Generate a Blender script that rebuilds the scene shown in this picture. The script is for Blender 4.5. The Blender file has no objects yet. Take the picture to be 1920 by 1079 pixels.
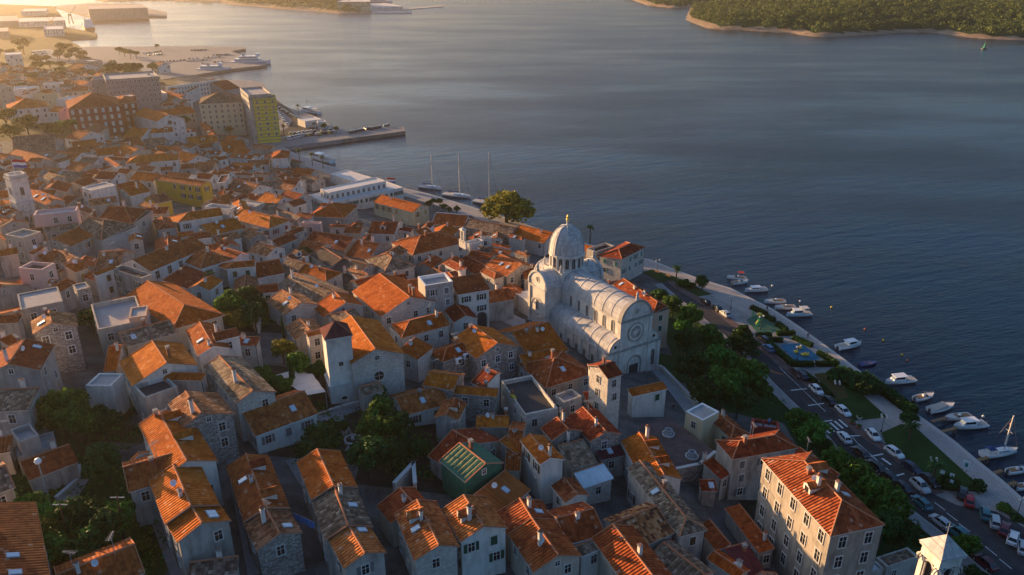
import bpy, bmesh, math, random
from math import sin, cos, tan, pi, radians, sqrt, exp, atan2, floor
from mathutils import Vector, Matrix
from mathutils.bvhtree import BVHTree
random.seed(7)
S = bpy.context.scene
COL = S.collection

# ------------------------------------------------------------------ camera
F = 1450.0            # focal length in photograph pixels (1920 wide)
PITCH = radians(23.3)
CAMZ = 97.0
cd = bpy.data.cameras.new('camera'); cam = bpy.data.objects.new('camera', cd); COL.objects.link(cam)
cam.location = (0, 0, CAMZ); cam.rotation_euler = (radians(90) - PITCH, 0, 0)
cd.sensor_width = 36.0; cd.lens = F / 1920 * 36.0
cd.clip_start = 1.0; cd.clip_end = 9000.0
S.camera = cam

# ------------------------------------------------------------------ sky, sun, exposure
HAZE = 0.000075; HAZE_G = 0.68
SUN_EL = radians(7.6)
SUN_AZ = atan2(0.60, -0.80)          # direction towards the sun in the ground plane
w = bpy.data.worlds.new('World'); S.world = w; w.use_nodes = True
nt = w.node_tree; nt.nodes.clear()
sky = nt.nodes.new('ShaderNodeTexSky'); sky.sky_type = 'NISHITA'; sky.sun_disc = False
sky.sun_elevation = SUN_EL; sky.sun_rotation = pi/2 - SUN_AZ
sky.altitude = 50; sky.air_density = 1.0; sky.dust_density = 4.6; sky.ozone_density = 4.0
bg = nt.nodes.new('ShaderNodeBackground'); bg.inputs['Strength'].default_value = 0.115
wo = nt.nodes.new('ShaderNodeOutputWorld')
nt.links.new(sky.outputs[0], bg.inputs[0]); nt.links.new(bg.outputs[0], wo.inputs[0])
sd = bpy.data.lights.new('sun', 'SUN'); sd.energy = 4.6; sd.angle = radians(0.5); sd.color = (1.0, 0.60, 0.27)
so = bpy.data.objects.new('sun', sd); COL.objects.link(so)
SUN = Vector((cos(SUN_AZ)*cos(SUN_EL), sin(SUN_AZ)*cos(SUN_EL), sin(SUN_EL)))
so.rotation_euler = (-SUN).to_track_quat('-Z', 'Y').to_euler()
S.view_settings.view_transform = 'Standard'; S.view_settings.look = 'None'
S.view_settings.gamma = 1.0; S.view_settings.use_curve_mapping = False
S.view_settings.exposure = 1.38

# ------------------------------------------------------------------ photograph pixel <-> place
CP, SP = cos(PITCH), sin(PITCH)
def ray(px, py):
    a = (px - 960) / F; b = (py - 539.5) / F
    return Vector((a, CP - b*SP, -SP - b*CP))
def at(px, py, z=2.0):
    d = ray(px, py); t = (z - CAMZ) / d.z
    return Vector((d.x*t, d.y*t, z))
def proj(p):
    x, y, z = p[0], p[1], p[2] - CAMZ
    dep = y*CP - z*SP; up = y*SP + z*CP
    return 960 + F*x/dep, 539.5 - F*up/dep

# ------------------------------------------------------------------ shoreline and the lie of the land
SHORE_PX = [(2150,1130),(1920,938),(1880,902),(1830,862),(1790,828),(1740,792),(1690,757),(1640,717),(1570,665),(1500,614),
 (1450,581),(1420,566),(1370,541),(1310,523),(1220,488),(1150,470),(1060,447),(1000,426),(930,403),(880,387),(850,378),(800,363),
 (760,354),(740,346),(690,331),(640,319),(610,309),(585,301),(558,291),(532,277)]
SHORE_FAR_PX = [(620,236),(580,213),(545,203),(520,190),(503,168),(494,155),(470,150),(420,146),(385,143),(330,118),(150,92),(125,72),(100,20)]
SH = [at(x, y).to_2d() for x, y in SHORE_PX + SHORE_FAR_PX]
def shore_dist(x, y):
    """distance inland from the quay line (negative over the sea)"""
    p = Vector((x, y)); best = 1e9; sg = 1
    for a, b in zip(SH, SH[1:]):
        e = b - a; t = max(0, min(1, (p - a).dot(e) / e.length_squared)); q = a + e*t
        d = (p - q).length
        if d < best - 1e-9:
            best = d; sg = 1 if e.x*(p.y - a.y) - e.y*(p.x - a.x) > 0 else -1
    return best*sg
def smooth(a, b, x):
    t = max(0, min(1, (x - a)/(b - a))); return t*t*(3 - 2*t)
def terrain(x, y):
    d = shore_dist(x, y)
    if d < 32: return 2.0
    k = (1 - 0.62*smooth(280, 520, y))*(1 - smooth(640, 780, y))
    return 2.0 + 36*k*(1 - exp(-(d - 32)/130.0))
def on_ground(px, py, dz=0.0):
    z = 10.0
    for i in range(30):
        p = at(px, py, z + dz); z = 0.5*z + 0.5*terrain(p.x, p.y)
    p = at(px, py, z + dz); return Vector((p.x, p.y, z))
def at_height(px, py, h):
    return on_ground(px, py, h).to_2d().to_3d() + Vector((0, 0, on_ground(px, py, h).z + h))

# ------------------------------------------------------------------ mesh helper
class MB:
    def __init__(s): s.v = []; s.f = []; s.m = []; s.uv = {}
    def add(s, pts, m=0, uv=None):
        i = len(s.v); s.v += [tuple(p) for p in pts]; s.f.append(tuple(range(i, i+len(pts)))); s.m.append(m)
        if uv: s.uv[len(s.f)-1] = uv
    def box(s, c, sz, m=0, rz=0.0, M=None):
        hx, hy, hz = sz[0]/2, sz[1]/2, sz[2]/2
        P = [Vector((x*hx, y*hy, z*hz)) for z in (-1,1) for x, y in ((-1,-1),(1,-1),(1,1),(-1,1))]
        R = Matrix.Rotation(rz, 3, 'Z') if M is None else M
        P = [R @ p + Vector(c) for p in P]
        for q in ((3,2,1,0),(4,5,6,7),(0,1,5,4),(1,2,6,5),(2,3,7,6),(3,0,4,7)): s.add([P[k] for k in q], m)
    def prism(s, poly, z0, z1, m=0, mt=None, bottom=False):
        n = len(poly)
        for i in range(n):
            a, b = poly[i], poly[(i+1) % n]
            s.add([(a[0],a[1],z0),(b[0],b[1],z0),(b[0],b[1],z1),(a[0],a[1],z1)], m)
        s.add([(p[0],p[1],z1) for p in poly], m if mt is None else mt)
        if bottom: s.add([(p[0],p[1],z0) for p in reversed(poly)], m)
    def cyl(s, a, b, r0, r1, n=8, m=0, caps=True):
        a = Vector(a); b = Vector(b); d = (b-a).normalized()
        u = d.orthogonal().normalized(); v = d.cross(u)
        A = [a + (u*cos(2*pi*k/n) + v*sin(2*pi*k/n))*r0 for k in range(n)]
        B = [b + (u*cos(2*pi*k/n) + v*sin(2*pi*k/n))*r1 for k in range(n)]
        for k in range(n): s.add([A[k], A[(k+1)%n], B[(k+1)%n], B[k]], m)
        if caps:
            if r1 > 1e-3: s.add(B, m)
            if r0 > 1e-3: s.add(A[::-1], m)
    def lathe(s, prof, n=16, m=0, c=(0,0,0), a0=0, a1=2*pi):
        full = abs(a1-a0-2*pi) < 1e-6
        for i in range(len(prof)-1):
            r0, z0 = prof[i]; r1, z1 = prof[i+1]
            for k in range(n):
                t0 = a0+(a1-a0)*k/n; t1 = a0+(a1-a0)*(k+1)/n
                P = [(c[0]+r0*cos(t0), c[1]+r0*sin(t0), c[2]+z0), (c[0]+r0*cos(t1), c[1]+r0*sin(t1), c[2]+z0),
                     (c[0]+r1*cos(t1), c[1]+r1*sin(t1), c[2]+z1), (c[0]+r1*cos(t0), c[1]+r1*sin(t0), c[2]+z1)]
                if r0 < 1e-4: P = [P[0], P[2], P[3]]
                elif r1 < 1e-4: P = P[:3]
                s.add(P, m)
    def mesh(s, name, mats, smooth_=False):
        me = bpy.data.meshes.new(name); me.from_pydata(s.v, [], s.f)
        for m in mats: me.materials.append(m)
        me.polygons.foreach_set('material_index', s.m)
        if s.uv:
            ul = me.uv_layers.new(name='UVMap')
            for fi, uv in s.uv.items():
                for li, c in zip(me.polygons[fi].loop_indices, uv): ul.data[li].uv = c
        if smooth_: me.polygons.foreach_set('use_smooth', [True]*len(s.f))
        me.update(); return me

def link(name, me, parent=None, loc=None, rz=0.0, label=None):
    o = bpy.data.objects.new(name, me); COL.objects.link(o)
    if parent is not None: o.parent = parent
    if loc is not None: o.location = loc
    if rz: o.rotation_euler = (0, 0, rz)
    if label: o['label'] = label
    return o
def tag(o, label=None, cat=None, group=None, kind=None):
    if label: o['label'] = label
    if cat: o['category'] = cat
    if group: o['group'] = group
    if kind: o['kind'] = kind
    return o
def empty(name, loc, rz=0.0):
    o = bpy.data.objects.new(name, None); COL.objects.link(o); o.location = loc; o.rotation_euler = (0,0,rz)
    o.empty_display_size = 0.5; return o
CH = {}
def reg(o):
    return o
def copy_tree(o, parent=None):
    c = o.copy(); COL.objects.link(c)
    if parent is not None: c.parent = parent
    for ch in list(o.children): copy_tree(ch, c)
    return c

# ------------------------------------------------------------------ materials
MATS = {}
class NT:
    def __init__(s, name, rough=0.85, spec=0.3):
        s.mat = bpy.data.materials.new(name); s.mat.use_nodes = True; s.t = s.mat.node_tree
        s.b = s.t.nodes['Principled BSDF']; s.b.inputs['Roughness'].default_value = rough
        s.b.inputs['Specular IOR Level'].default_value = spec
    def n(s, typ, **kw):
        x = s.t.nodes.new(typ)
        for k, v in kw.items():
            if k.startswith('i_'):
                key = k[2:]; key = int(key) if key.isdigit() else key.replace('_', ' ')
                x.inputs[key].default_value = v
            else: setattr(x, k, v)
        return x
    def l(s, a, b): s.t.links.new(a, b)
    def math(s, op, a, b=None):
        x = s.n('ShaderNodeMath', operation=op)
        for i, v in enumerate((a, b)):
            if v is None: continue
            if isinstance(v, (int, float)): x.inputs[i].default_value = v
            else: s.l(v, x.inputs[i])
        return x.outputs[0]
    def mix(s, fac, a, b, blend='MIX'):
        x = s.n('ShaderNodeMix', data_type='RGBA', blend_type=blend)
        for i, v in ((0, fac), (6, a), (7, b)):
            if isinstance(v, (int, float)): x.inputs[i].default_value = v
            elif isinstance(v, tuple): x.inputs[i].default_value = (*v, 1) if len(v) == 3 else v
            else: s.l(v, x.inputs[i])
        return x.outputs[2]
    def ramp(s, fac, stops):
        x = s.n('ShaderNodeValToRGB'); e = x.color_ramp.elements
        while len(e) < len(stops): e.new(0.5)
        for k, (p, c) in enumerate(stops):
            e[k].position = p; e[k].color = (*c, 1) if len(c) == 3 else c
        s.l(fac, x.inputs[0]); return x.outputs[0]
    def noise(s, vec, scale, detail=3.0, rough=0.55):
        x = s.n('ShaderNodeTexNoise', i_Scale=scale, i_Detail=detail, i_Roughness=rough)
        if vec is not None: s.l(vec, x.inputs['Vector'])
        return x.outputs['Fac']
    def pos(s, scale=(1,1,1)):
        g = s.n('ShaderNodeNewGeometry'); m = s.n('ShaderNodeMapping'); m.inputs['Scale'].default_value = scale
        s.l(g.outputs['Position'], m.inputs['Vector']); return m.outputs[0]
    def bump(s, h, strength=0.4, dist=0.1):
        x = s.n('ShaderNodeBump', i_Strength=strength, i_Distance=dist); s.l(h, x.inputs['Height'])
        s.l(x.outputs[0], s.b.inputs['Normal']); return x
    def rand(s): return s.n('ShaderNodeObjectInfo').outputs['Random']
    def col(s, c):
        if isinstance(c, tuple): s.b.inputs['Base Color'].default_value = (*c, 1)
        else: s.l(c, s.b.inputs['Base Color'])

def plain(name, c, rough=0.6, spec=0.4, metal=0.0, var=0.12, scale=1.5):
    k = NT(name, rough, spec); k.b.inputs['Metallic'].default_value = metal
    n = k.noise(k.pos(), scale, 4)
    k.col(k.mix(n, tuple(x*(1-var) for x in c), tuple(min(1, x*(1+var)) for x in c)))
    MATS[name] = k.mat; return k.mat

def tile(name, ca, cb, cc, var=1.0, p=0.5, q=0.5, moss=None, bumps=1.0):
    """clay roof tile laid in courses: columns down the slope, colour varying tile by tile and patch by patch"""
    k = NT(name, 0.92, 0.1)
    uv = k.n('ShaderNodeUVMap'); sp = k.n('ShaderNodeSeparateXYZ'); k.l(uv.outputs[0], sp.inputs[0])
    u = k.math('DIVIDE', sp.outputs[0], p); v = k.math('DIVIDE', sp.outputs[1], q)
    fu = k.math('FLOOR', u); fv = k.math('FLOOR', v)
    cmb = k.n('ShaderNodeCombineXYZ'); k.l(fu, cmb.inputs[0]); k.l(fv, cmb.inputs[1]); k.l(k.math('MULTIPLY', k.rand(), 31.0), cmb.inputs[2])
    wn = k.n('ShaderNodeTexWhiteNoise', noise_dimensions='3D'); k.l(cmb.outputs[0], wn.inputs[0])
    # patch-scale weathering, streaked down the slope
    c2 = k.n('ShaderNodeCombineXYZ'); k.l(k.math('MULTIPLY', sp.outputs[0], 0.55), c2.inputs[0]); k.l(k.math('MULTIPLY', sp.outputs[1], 0.25), c2.inputs[1]); k.l(k.math('MULTIPLY', k.rand(), 57.0), c2.inputs[2])
    big = k.noise(c2.outputs[0], 1.0, 4, 0.65)
    f = k.math('ADD', k.math('MULTIPLY', wn.outputs[0], 0.5*var), k.math('MULTIPLY', big, 1.5))
    f = k.math('SUBTRACT', f, 0.25*var + 0.22)
    base = k.ramp(f, [(0.22, ca), (0.5, cb), (0.8, cc)])
    hs = k.n('ShaderNodeHueSaturation'); k.l(base, hs.inputs['Color'])
    k.l(k.math('ADD', 0.82, k.math('MULTIPLY', k.rand(), 0.36)), hs.inputs['Value'])
    k.l(k.math('ADD', 0.489, k.math('MULTIPLY', k.rand(), 0.015)), hs.inputs['Hue'])
    outc = hs.outputs[0]
    if moss:
        mn = k.noise(c2.outputs[0], 3.1, 5, 0.7)
        mf = k.ramp(mn, [(0.55, (0,0,0)), (0.68, (1,1,1))])
        outc = k.mix(k.math('MULTIPLY', mf, 0.65), outc, moss)
    # pale lime spots and broken tiles
    sp2 = k.math('GREATER_THAN', wn.outputs[0], 0.972)
    outc = k.mix(k.math('MULTIPLY', sp2, 0.35*var), outc, (0.55, 0.42, 0.32))
    k.col(outc)
    h = k.math('ABSOLUTE', k.math('SINE', k.math('MULTIPLY', u, pi)))
    st = k.math('FRACT', v)
    hh = k.math('ADD', k.math('MULTIPLY', h, 0.11), k.math('MULTIPLY', st, 0.05))
    hh = k.math('ADD', hh, k.math('MULTIPLY', wn.outputs[0], 0.05*var))
    k.bump(hh, bumps, 1.0)
    MATS[name] = k.mat; return k.mat

def plaster(name, c, stain=(0.25,0.22,0.2), amt=0.5, rough=0.9):
    k = NT(name, rough, 0.15)
    n1 = k.noise(k.pos((0.35,0.35,0.35)), 1.0, 5, 0.65)
    n2 = k.noise(k.pos((1.1,1.1,0.22)), 1.0, 4, 0.6)
    off = k.math('MULTIPLY', k.rand(), 0.16)
    f = k.ramp(k.math('ADD', k.math('MULTIPLY', n2, 0.6), k.math('MULTIPLY', n1, 0.5)), [(0.5, (0,0,0)), (0.72, (1,1,1))])
    base = k.mix(k.noise(k.pos(), 2.5, 4), tuple(x*0.88 for x in c), tuple(min(.9, x*1.08) for x in c))
    k.col(k.mix(k.math('MULTIPLY', f, amt), base, stain))
    k.bump(k.noise(k.pos(), 6, 3), 0.25, 0.05)
    MATS[name] = k.mat; return k.mat

def stone(name, ca, cb, cc, mortar, sc=2.0, zs=1.7, bump=0.6, amt=0.8):
    k = NT(name, 0.93, 0.12)
    vo = k.n('ShaderNodeTexVoronoi', i_Scale=sc); k.l(k.pos((1,1,zs)), vo.inputs['Vector'])
    ve = k.n('ShaderNodeTexVoronoi', feature='DISTANCE_TO_EDGE', i_Scale=sc); k.l(k.pos((1,1,zs)), ve.inputs['Vector'])
    sx = k.n('ShaderNodeSeparateColor'); k.l(vo.outputs['Color'], sx.inputs[0])
    c = k.ramp(sx.outputs[0], [(0.1, ca), (0.5, cb), (0.9, cc)])
    j = k.ramp(ve.outputs['Distance'], [(0.03, (1,1,1)), (0.1, (0,0,0))])
    big = k.noise(k.pos((.3,.3,.2)), 1.0, 4)
    c = k.mix(k.math('MULTIPLY', j, amt), c, mortar)
    c = k.mix(k.ramp(big, [(0.45, (0,0,0)), (0.7, (.45,.45,.45))]), c, tuple(x*0.55 for x in cb))
    k.col(c); k.bump(k.math('MINIMUM', ve.outputs['Distance'], 0.15), bump, 0.5)
    MATS[name] = k.mat; return k.mat

tile('tile_orange', (0.29,0.066,0.010), (0.43,0.108,0.013), (0.53,0.155,0.03), 0.75)
tile('tile_red', (0.18,0.040,0.014), (0.29,0.066,0.018), (0.38,0.10,0.03), 0.85)
tile('tile_terracotta', (0.21,0.055,0.02), (0.34,0.09,0.024), (0.46,0.15,0.05), 1.0, moss=(0.24,0.09,0.04))
tile('tile_brown', (0.15,0.06,0.03), (0.27,0.105,0.045), (0.42,0.20,0.10), 1.2, moss=(0.16,0.13,0.09))
tile('tile_grey', (0.10,0.065,0.045), (0.185,0.125,0.085), (0.30,0.22,0.15), 1.2, moss=(0.10,0.09,0.06))
tile('tile_patch', (0.14,0.055,0.03), (0.36,0.14,0.05), (0.55,0.28,0.12), 1.6, p=0.45, q=0.5)
tile('tile_dark', (0.045,0.038,0.038), (0.065,0.05,0.047), (0.09,0.07,0.06), 0.4)
tile('sheet_maroon', (0.10,0.03,0.03), (0.13,0.038,0.038), (0.17,0.05,0.048), 0.3, p=0.5, q=3.0)
tile('sheet_blue', (0.42,0.50,0.55), (0.50,0.58,0.62), (0.6,0.66,0.7), 0.2, p=0.6, q=30.0)
tile('sheet_rust', (0.30,0.09,0.02), (0.38,0.12,0.03), (0.44,0.15,0.04), 0.3, p=0.8, q=4.0)
plain('ridge_mortar_lit', (0.46,0.19,0.10), 0.95, 0.1, var=0.3)  # mortar colour lightened to draw lit lines along ridges and hips
plain('eave_board', (0.5,0.46,0.42), 0.8, 0.2)
plaster('wall_white', (0.74,0.69,0.62), (0.37,0.32,0.28), 0.6)
plaster('wall_grey', (0.46,0.415,0.365), (0.185,0.16,0.14), 0.8)
plaster('wall_beige', (0.52,0.45,0.36), (0.26,0.22,0.18), 0.6)
plaster('wall_yellow', (0.62,0.40,0.06), (0.35,0.24,0.10), 0.35)
plaster('wall_pink', (0.66,0.45,0.40), (0.40,0.30,0.27), 0.4)
plaster('wall_peach', (0.66,0.42,0.29), (0.40,0.28,0.2), 0.35)
plaster('wall_cream', (0.66,0.56,0.36), (0.36,0.31,0.25), 0.4)
plaster('wall_red', (0.26,0.05,0.04), (0.16,0.04,0.035), 0.35)
plaster('wall_concrete', (0.34,0.32,0.30), (0.14,0.13,0.12), 0.7)
plaster('wall_aged', (0.37,0.325,0.275), (0.15,0.125,0.105), 0.85)
stone('stone_light', (0.52,0.465,0.40), (0.63,0.575,0.51), (0.73,0.675,0.60), (0.44,0.385,0.335), 2.6, amt=.6)
stone('stone_rough', (0.27,0.23,0.20), (0.44,0.39,0.35), (0.62,0.57,0.51), (0.20,0.17,0.15), 2.6, 1.9, 0.9)
stone('stone_dark', (0.19,0.16,0.135), (0.27,0.235,0.20), (0.36,0.32,0.28), (0.14,0.12,0.10), 1.8)
plain('terrace_floor', (0.40,0.36,0.34), 0.9, 0.2, var=0.25, scale=0.8)
k = NT("netting", 0.8, 0.2); k.col(k.mix(k.noise(k.pos(), 1.2, 4), (0.018,0.08,0.05), (0.06,0.20,0.13))); k.bump(k.noise(k.pos((1,1,.4)), 1.6, 4), 0.8, 0.3); MATS["netting"] = k.mat
plain('roof_felt', (0.075,0.068,0.066), 0.95, 0.1, var=0.3, scale=0.7)
plain('roof_white', (0.66,0.62,0.58), 0.9, 0.2, var=0.12, scale=0.5)
plain('glass_dark', (0.018,0.02,0.024), 0.12, 0.6, var=0.3)
plain('frame_pale', (0.62,0.58,0.53), 0.85, 0.2)
plain('frame_white', (0.74,0.74,0.74), 0.6, 0.3)
plain('shutter_green', (0.012,0.075,0.045), 0.7, 0.3)
plain('shutter_teal', (0.02,0.21,0.19), 0.7, 0.3)
plain('shutter_brown', (0.09,0.05,0.03), 0.7, 0.3)
plain('shutter_grey', (0.16,0.17,0.17), 0.7, 0.3)
plain('shutter_red', (0.28,0.03,0.03), 0.7, 0.3)
plain('shutter_ochre', (0.42,0.26,0.08), 0.7, 0.3)
plain('metal_dark', (0.05,0.05,0.055), 0.5, 0.5)
plain('metal_grey', (0.36,0.37,0.38), 0.45, 0.5)
plain('white_paint', (0.78,0.78,0.78), 0.45, 0.4, var=0.05)
plain('brick', (0.30,0.12,0.07), 0.9, 0.1, var=0.4, scale=5)
plain('iron_gold', (0.9,0.55,0.12), 0.3, 0.5, metal=1.0)
k = NT('skylight_glass', 0.1, 0.8); k.col((0.55,0.62,0.68)); MATS['skylight_glass'] = k.mat
k = NT('painted', 0.28, 0.5); k.b.inputs['Coat Weight'].default_value = 0.4; k.l(k.n('ShaderNodeObjectInfo').outputs['Color'], k.b.inputs['Base Color']); MATS['painted'] = k.mat
k = NT('painted_matt', 0.8, 0.3); k.l(k.n('ShaderNodeObjectInfo').outputs['Color'], k.b.inputs['Base Color']); MATS['painted_matt'] = k.mat
M = MATS
k = NT('wall_striped', 0.8, 0.2); sp = k.n('ShaderNodeSeparateXYZ'); k.l(k.pos(), sp.inputs[0])
k.col(k.mix(k.math('GREATER_THAN', k.math('FRACT', k.math('MULTIPLY', sp.outputs[2], 0.55)), 0.72), (0.74,0.53,0.07), (0.33,0.29,0.13))); MATS['wall_striped'] = k.mat
# ------------------------------------------------------------------ houses
ROOF = dict(o='tile_orange', r='tile_red', t='tile_terracotta', b='tile_brown', k='tile_grey', p='tile_patch', d='tile_dark', m='sheet_maroon',
            B='sheet_blue', R='sheet_rust', F='roof_felt', W='roof_white', T='terrace_floor', N='netting', C='wall_concrete')
WALL = dict(w='wall_white', g='wall_grey', e='wall_beige', y='wall_yellow', q='wall_pink', c='wall_cream', P='wall_peach', s='stone_light',
            S='stone_rough', n='stone_dark', R='wall_red', C='wall_concrete', N='netting', Y='wall_striped', a='wall_aged')
SHUT = dict(sg='shutter_green', st='shutter_teal', sb='shutter_brown', sy='shutter_grey', sr='shutter_red', so='shutter_ochre', sp='frame_pale')  # sp: pale panels over the glass, standing in for curtained windows
ROOFNAME = dict(o='orange', r='dark red', t='terracotta', b='mottled brown', k='grey-brown', p='patchwork',
                d='charcoal', m='maroon sheet', B='pale blue sheet', R='rust sheet', F='black felt', W='white', T='paved', N='netted')
WALLNAME = dict(w='white', g='grey', e='beige', y='yellow', q='pink', c='cream', P='peach', s='pale stone', S='rough stone', n='dark stone', R='red', C='concrete', N='netted', Y='yellow striped', a='stained grey')
HOUSES = []; PEND = []; BV = []; BF = []
def bvh_add(mb, org):
    i = len(BV); BV.extend([Vector(v) + org for v in mb.v]); BF.extend([tuple(k+i for k in f) for f in mb.f])

# shared small parts -------------------------------------------------
def window_mesh(w, h, frame, arch=False):
    m = MB(); t = 0.14
    m.box((0, 0.03, 0), (w, 0.06, h), 1)
    m.box((-w/2-t/2, 0.06, 0), (t, 0.12, h+2*t), 0); m.box((w/2+t/2, 0.06, 0), (t, 0.12, h+2*t), 0)
    m.box((0, 0.06, h/2+t/2), (w, 0.12, t), 0); m.box((0, 0.08, -h/2-t/2), (w+0.1, 0.18, t), 0)
    m.box((0, 0.065, 0), (0.06, 0.05, h), 0); m.box((0, 0.063, h*0.12), (w, 0.05, 0.05), 0)
    if arch: m.lathe([(w/2, 0), (w/2+t, 0)], 8, 0, (0,0,0))if 0 else None
    return m.mesh('window', [M[frame], M['glass_dark']])
WIN = {'n': window_mesh(0.95, 1.45, 'frame_pale'), 's': window_mesh(0.65, 0.8, 'frame_pale'), 't': window_mesh(1.1, 1.9, 'frame_pale'),
       'w': window_mesh(1.0, 1.45, 'frame_white'), 'l': window_mesh(1.35, 1.9, 'frame_pale')}
def shutter_mesh(w, h, mat):
    m = MB(); m.box((0, 0, 0), (w, 0.05, h), 0)
    for i in range(7): m.box((0, 0.03, -h/2 + h*(i+.5)/7), (w*0.8, 0.03, h/7*0.45), 0)
    return m.mesh('shutter', [M[mat]])
SHM = {}
def chimney_mesh(kind):
    m = MB()
    if kind == 0:
        m.box((0,0,0.2), (0.7,0.55,2.2), 0); m.box((0,0,1.36), (0.9,0.75,0.12), 1)
        for x in (-0.2, 0.2): m.cyl((x,0,1.4), (x,0,1.75), 0.12, 0.10, 8, 2)
    elif kind == 1:
        m.box((0,0,0.1), (0.6,0.6,2.0), 2); m.box((0,0,1.16), (0.8,0.8,0.14), 1)
        for x in (-0.22, 0.22):
            for y in (-0.22, 0.22): m.box((x,y,1.38), (0.12,0.12,0.32), 2)
        m.box((0,0,1.58), (0.85,0.85,0.1), 1)
    elif kind == 2:
        m.box((0,0,0.4), (0.5,0.5,2.8), 0); m.box((0,0,1.86), (0.66,0.66,0.12), 0)
        m.box((0,0,2.05), (0.4,0.4,0.3), 1); m.lathe([(0.5,2.2),(0.02,2.6)], 4, 2)
    return m.mesh('chimney', [[M['wall_white'], M['wall_beige'], M['wall_white']][kind], M['wall_concrete'], M['brick']])
CHM = [chimney_mesh(i) for i in range(3)]
def skylight_mesh():
    m = MB(); m.box((0,0,0.05), (0.95,1.35,0.1), 0); m.box((0,0,0.12), (0.78,1.16,0.05), 1); return m.mesh('skylight', [M['metal_grey'], M['skylight_glass']])
SKM = skylight_mesh()
def dish_mesh():
    m = MB(); m.cyl((0,0,-0.3), (0,0,0.7), 0.03, 0.03, 6, 0)
    R = Matrix.Rotation(radians(60), 3, 'X'); pr = [(0.001,0.0),(0.2,0.03),(0.38,0.1),(0.46,0.16)]
    n = 12; pts = [[R @ Vector((r*cos(2*pi*k/n), r*sin(2*pi*k/n), z)) + Vector((0,-0.05,0.75)) for k in range(n)] for r, z in pr]
    for i in range(3):
        for k in range(n): m.add([pts[i][k], pts[i][(k+1)%n], pts[i+1][(k+1)%n], pts[i+1][k]], 1)
    m.cyl(Vector((0,-0.05,0.75)), Vector((0,-0.5,1.0)), 0.02, 0.02, 5, 0)
    return m.mesh('satellite_dish', [M['metal_dark'], M['white_paint']])
DSM = dish_mesh()
def aerial_mesh():
    m = MB(); m.cyl((0,0,-0.2), (0,0,3.0), 0.035, 0.03, 6, 0); m.cyl((-0.9,0,2.9), (0.9,0,2.9), 0.025, 0.025, 5, 0)
    for i in range(8): x = -0.8+0.22*i; m.cyl((x,-0.38+.02*i,2.9), (x,0.38-.02*i,2.9), 0.018, 0.018, 4, 0)
    return m.mesh('aerial', [M['metal_grey']])
AEM = aerial_mesh()
def ac_mesh():
    m = MB(); m.box((0,0.2,0), (0.85,0.35,0.65), 0); m.box((-0.12,0.385,0), (0.5,0.02,0.5), 1); return m.mesh('air_conditioner', [M['white_paint'], M['metal_dark']])
ACM = ac_mesh()

def put_windows(H, a, b, nrm, z0, z1, rows=None, gable=None):
    """queue window places on the wall from a to b (2-D, root space)"""
    L = (b-a).length
    if L < 2.2: return
    rnd = H['rnd']; sp = H['wsp']
    n = max(1, int(L/sp)); e = (b-a)/L
    zt = z1 - 1.45
    rows = max(1, int((z1 - z0 - 0.6)/H['sto']))
    for r in range(rows):
        z = zt - r*H['sto']
        for i in range(n):
            if rnd.random() < H['skip'] : continue
            t = (i + 0.5)/n*L + rnd.uniform(-0.25, 0.25)*(1 if H['skip'] else 0)
            PEND.append((H, a + e*t, nrm, z, H['wk'] if not (r and rnd.random() < H['small']) else 's'))
    if gable and L > 6.5: PEND.append((H, (a+b)/2, nrm, gable, 's'))

def new_house(label, cat='house', name='house', base=None):
    root = empty(name, base); tag(root, label, cat)
    return root

def nrm2(v): v = Vector((v[0], v[1])); return v.normalized()

def solve_s(PA, d, n, zr, tn, hip, C, lo=1.0, hi=16.0, sign=None):
    best = None
    for k in range(1, 320):
        for sg in ((1,-1) if sign is None else (sign,)):
            s = sg*(lo + (hi-lo)*k/320)
            p = Vector((PA.x, PA.y)) + n*s - (d*abs(s) if hip else d*0)
            q = proj((p.x, p.y, zr - abs(s)*tn)); e = (q[0]-C[0])**2 + (q[1]-C[1])**2
            if best is None or e < best[0]: best = (e, s)
    return best

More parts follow.
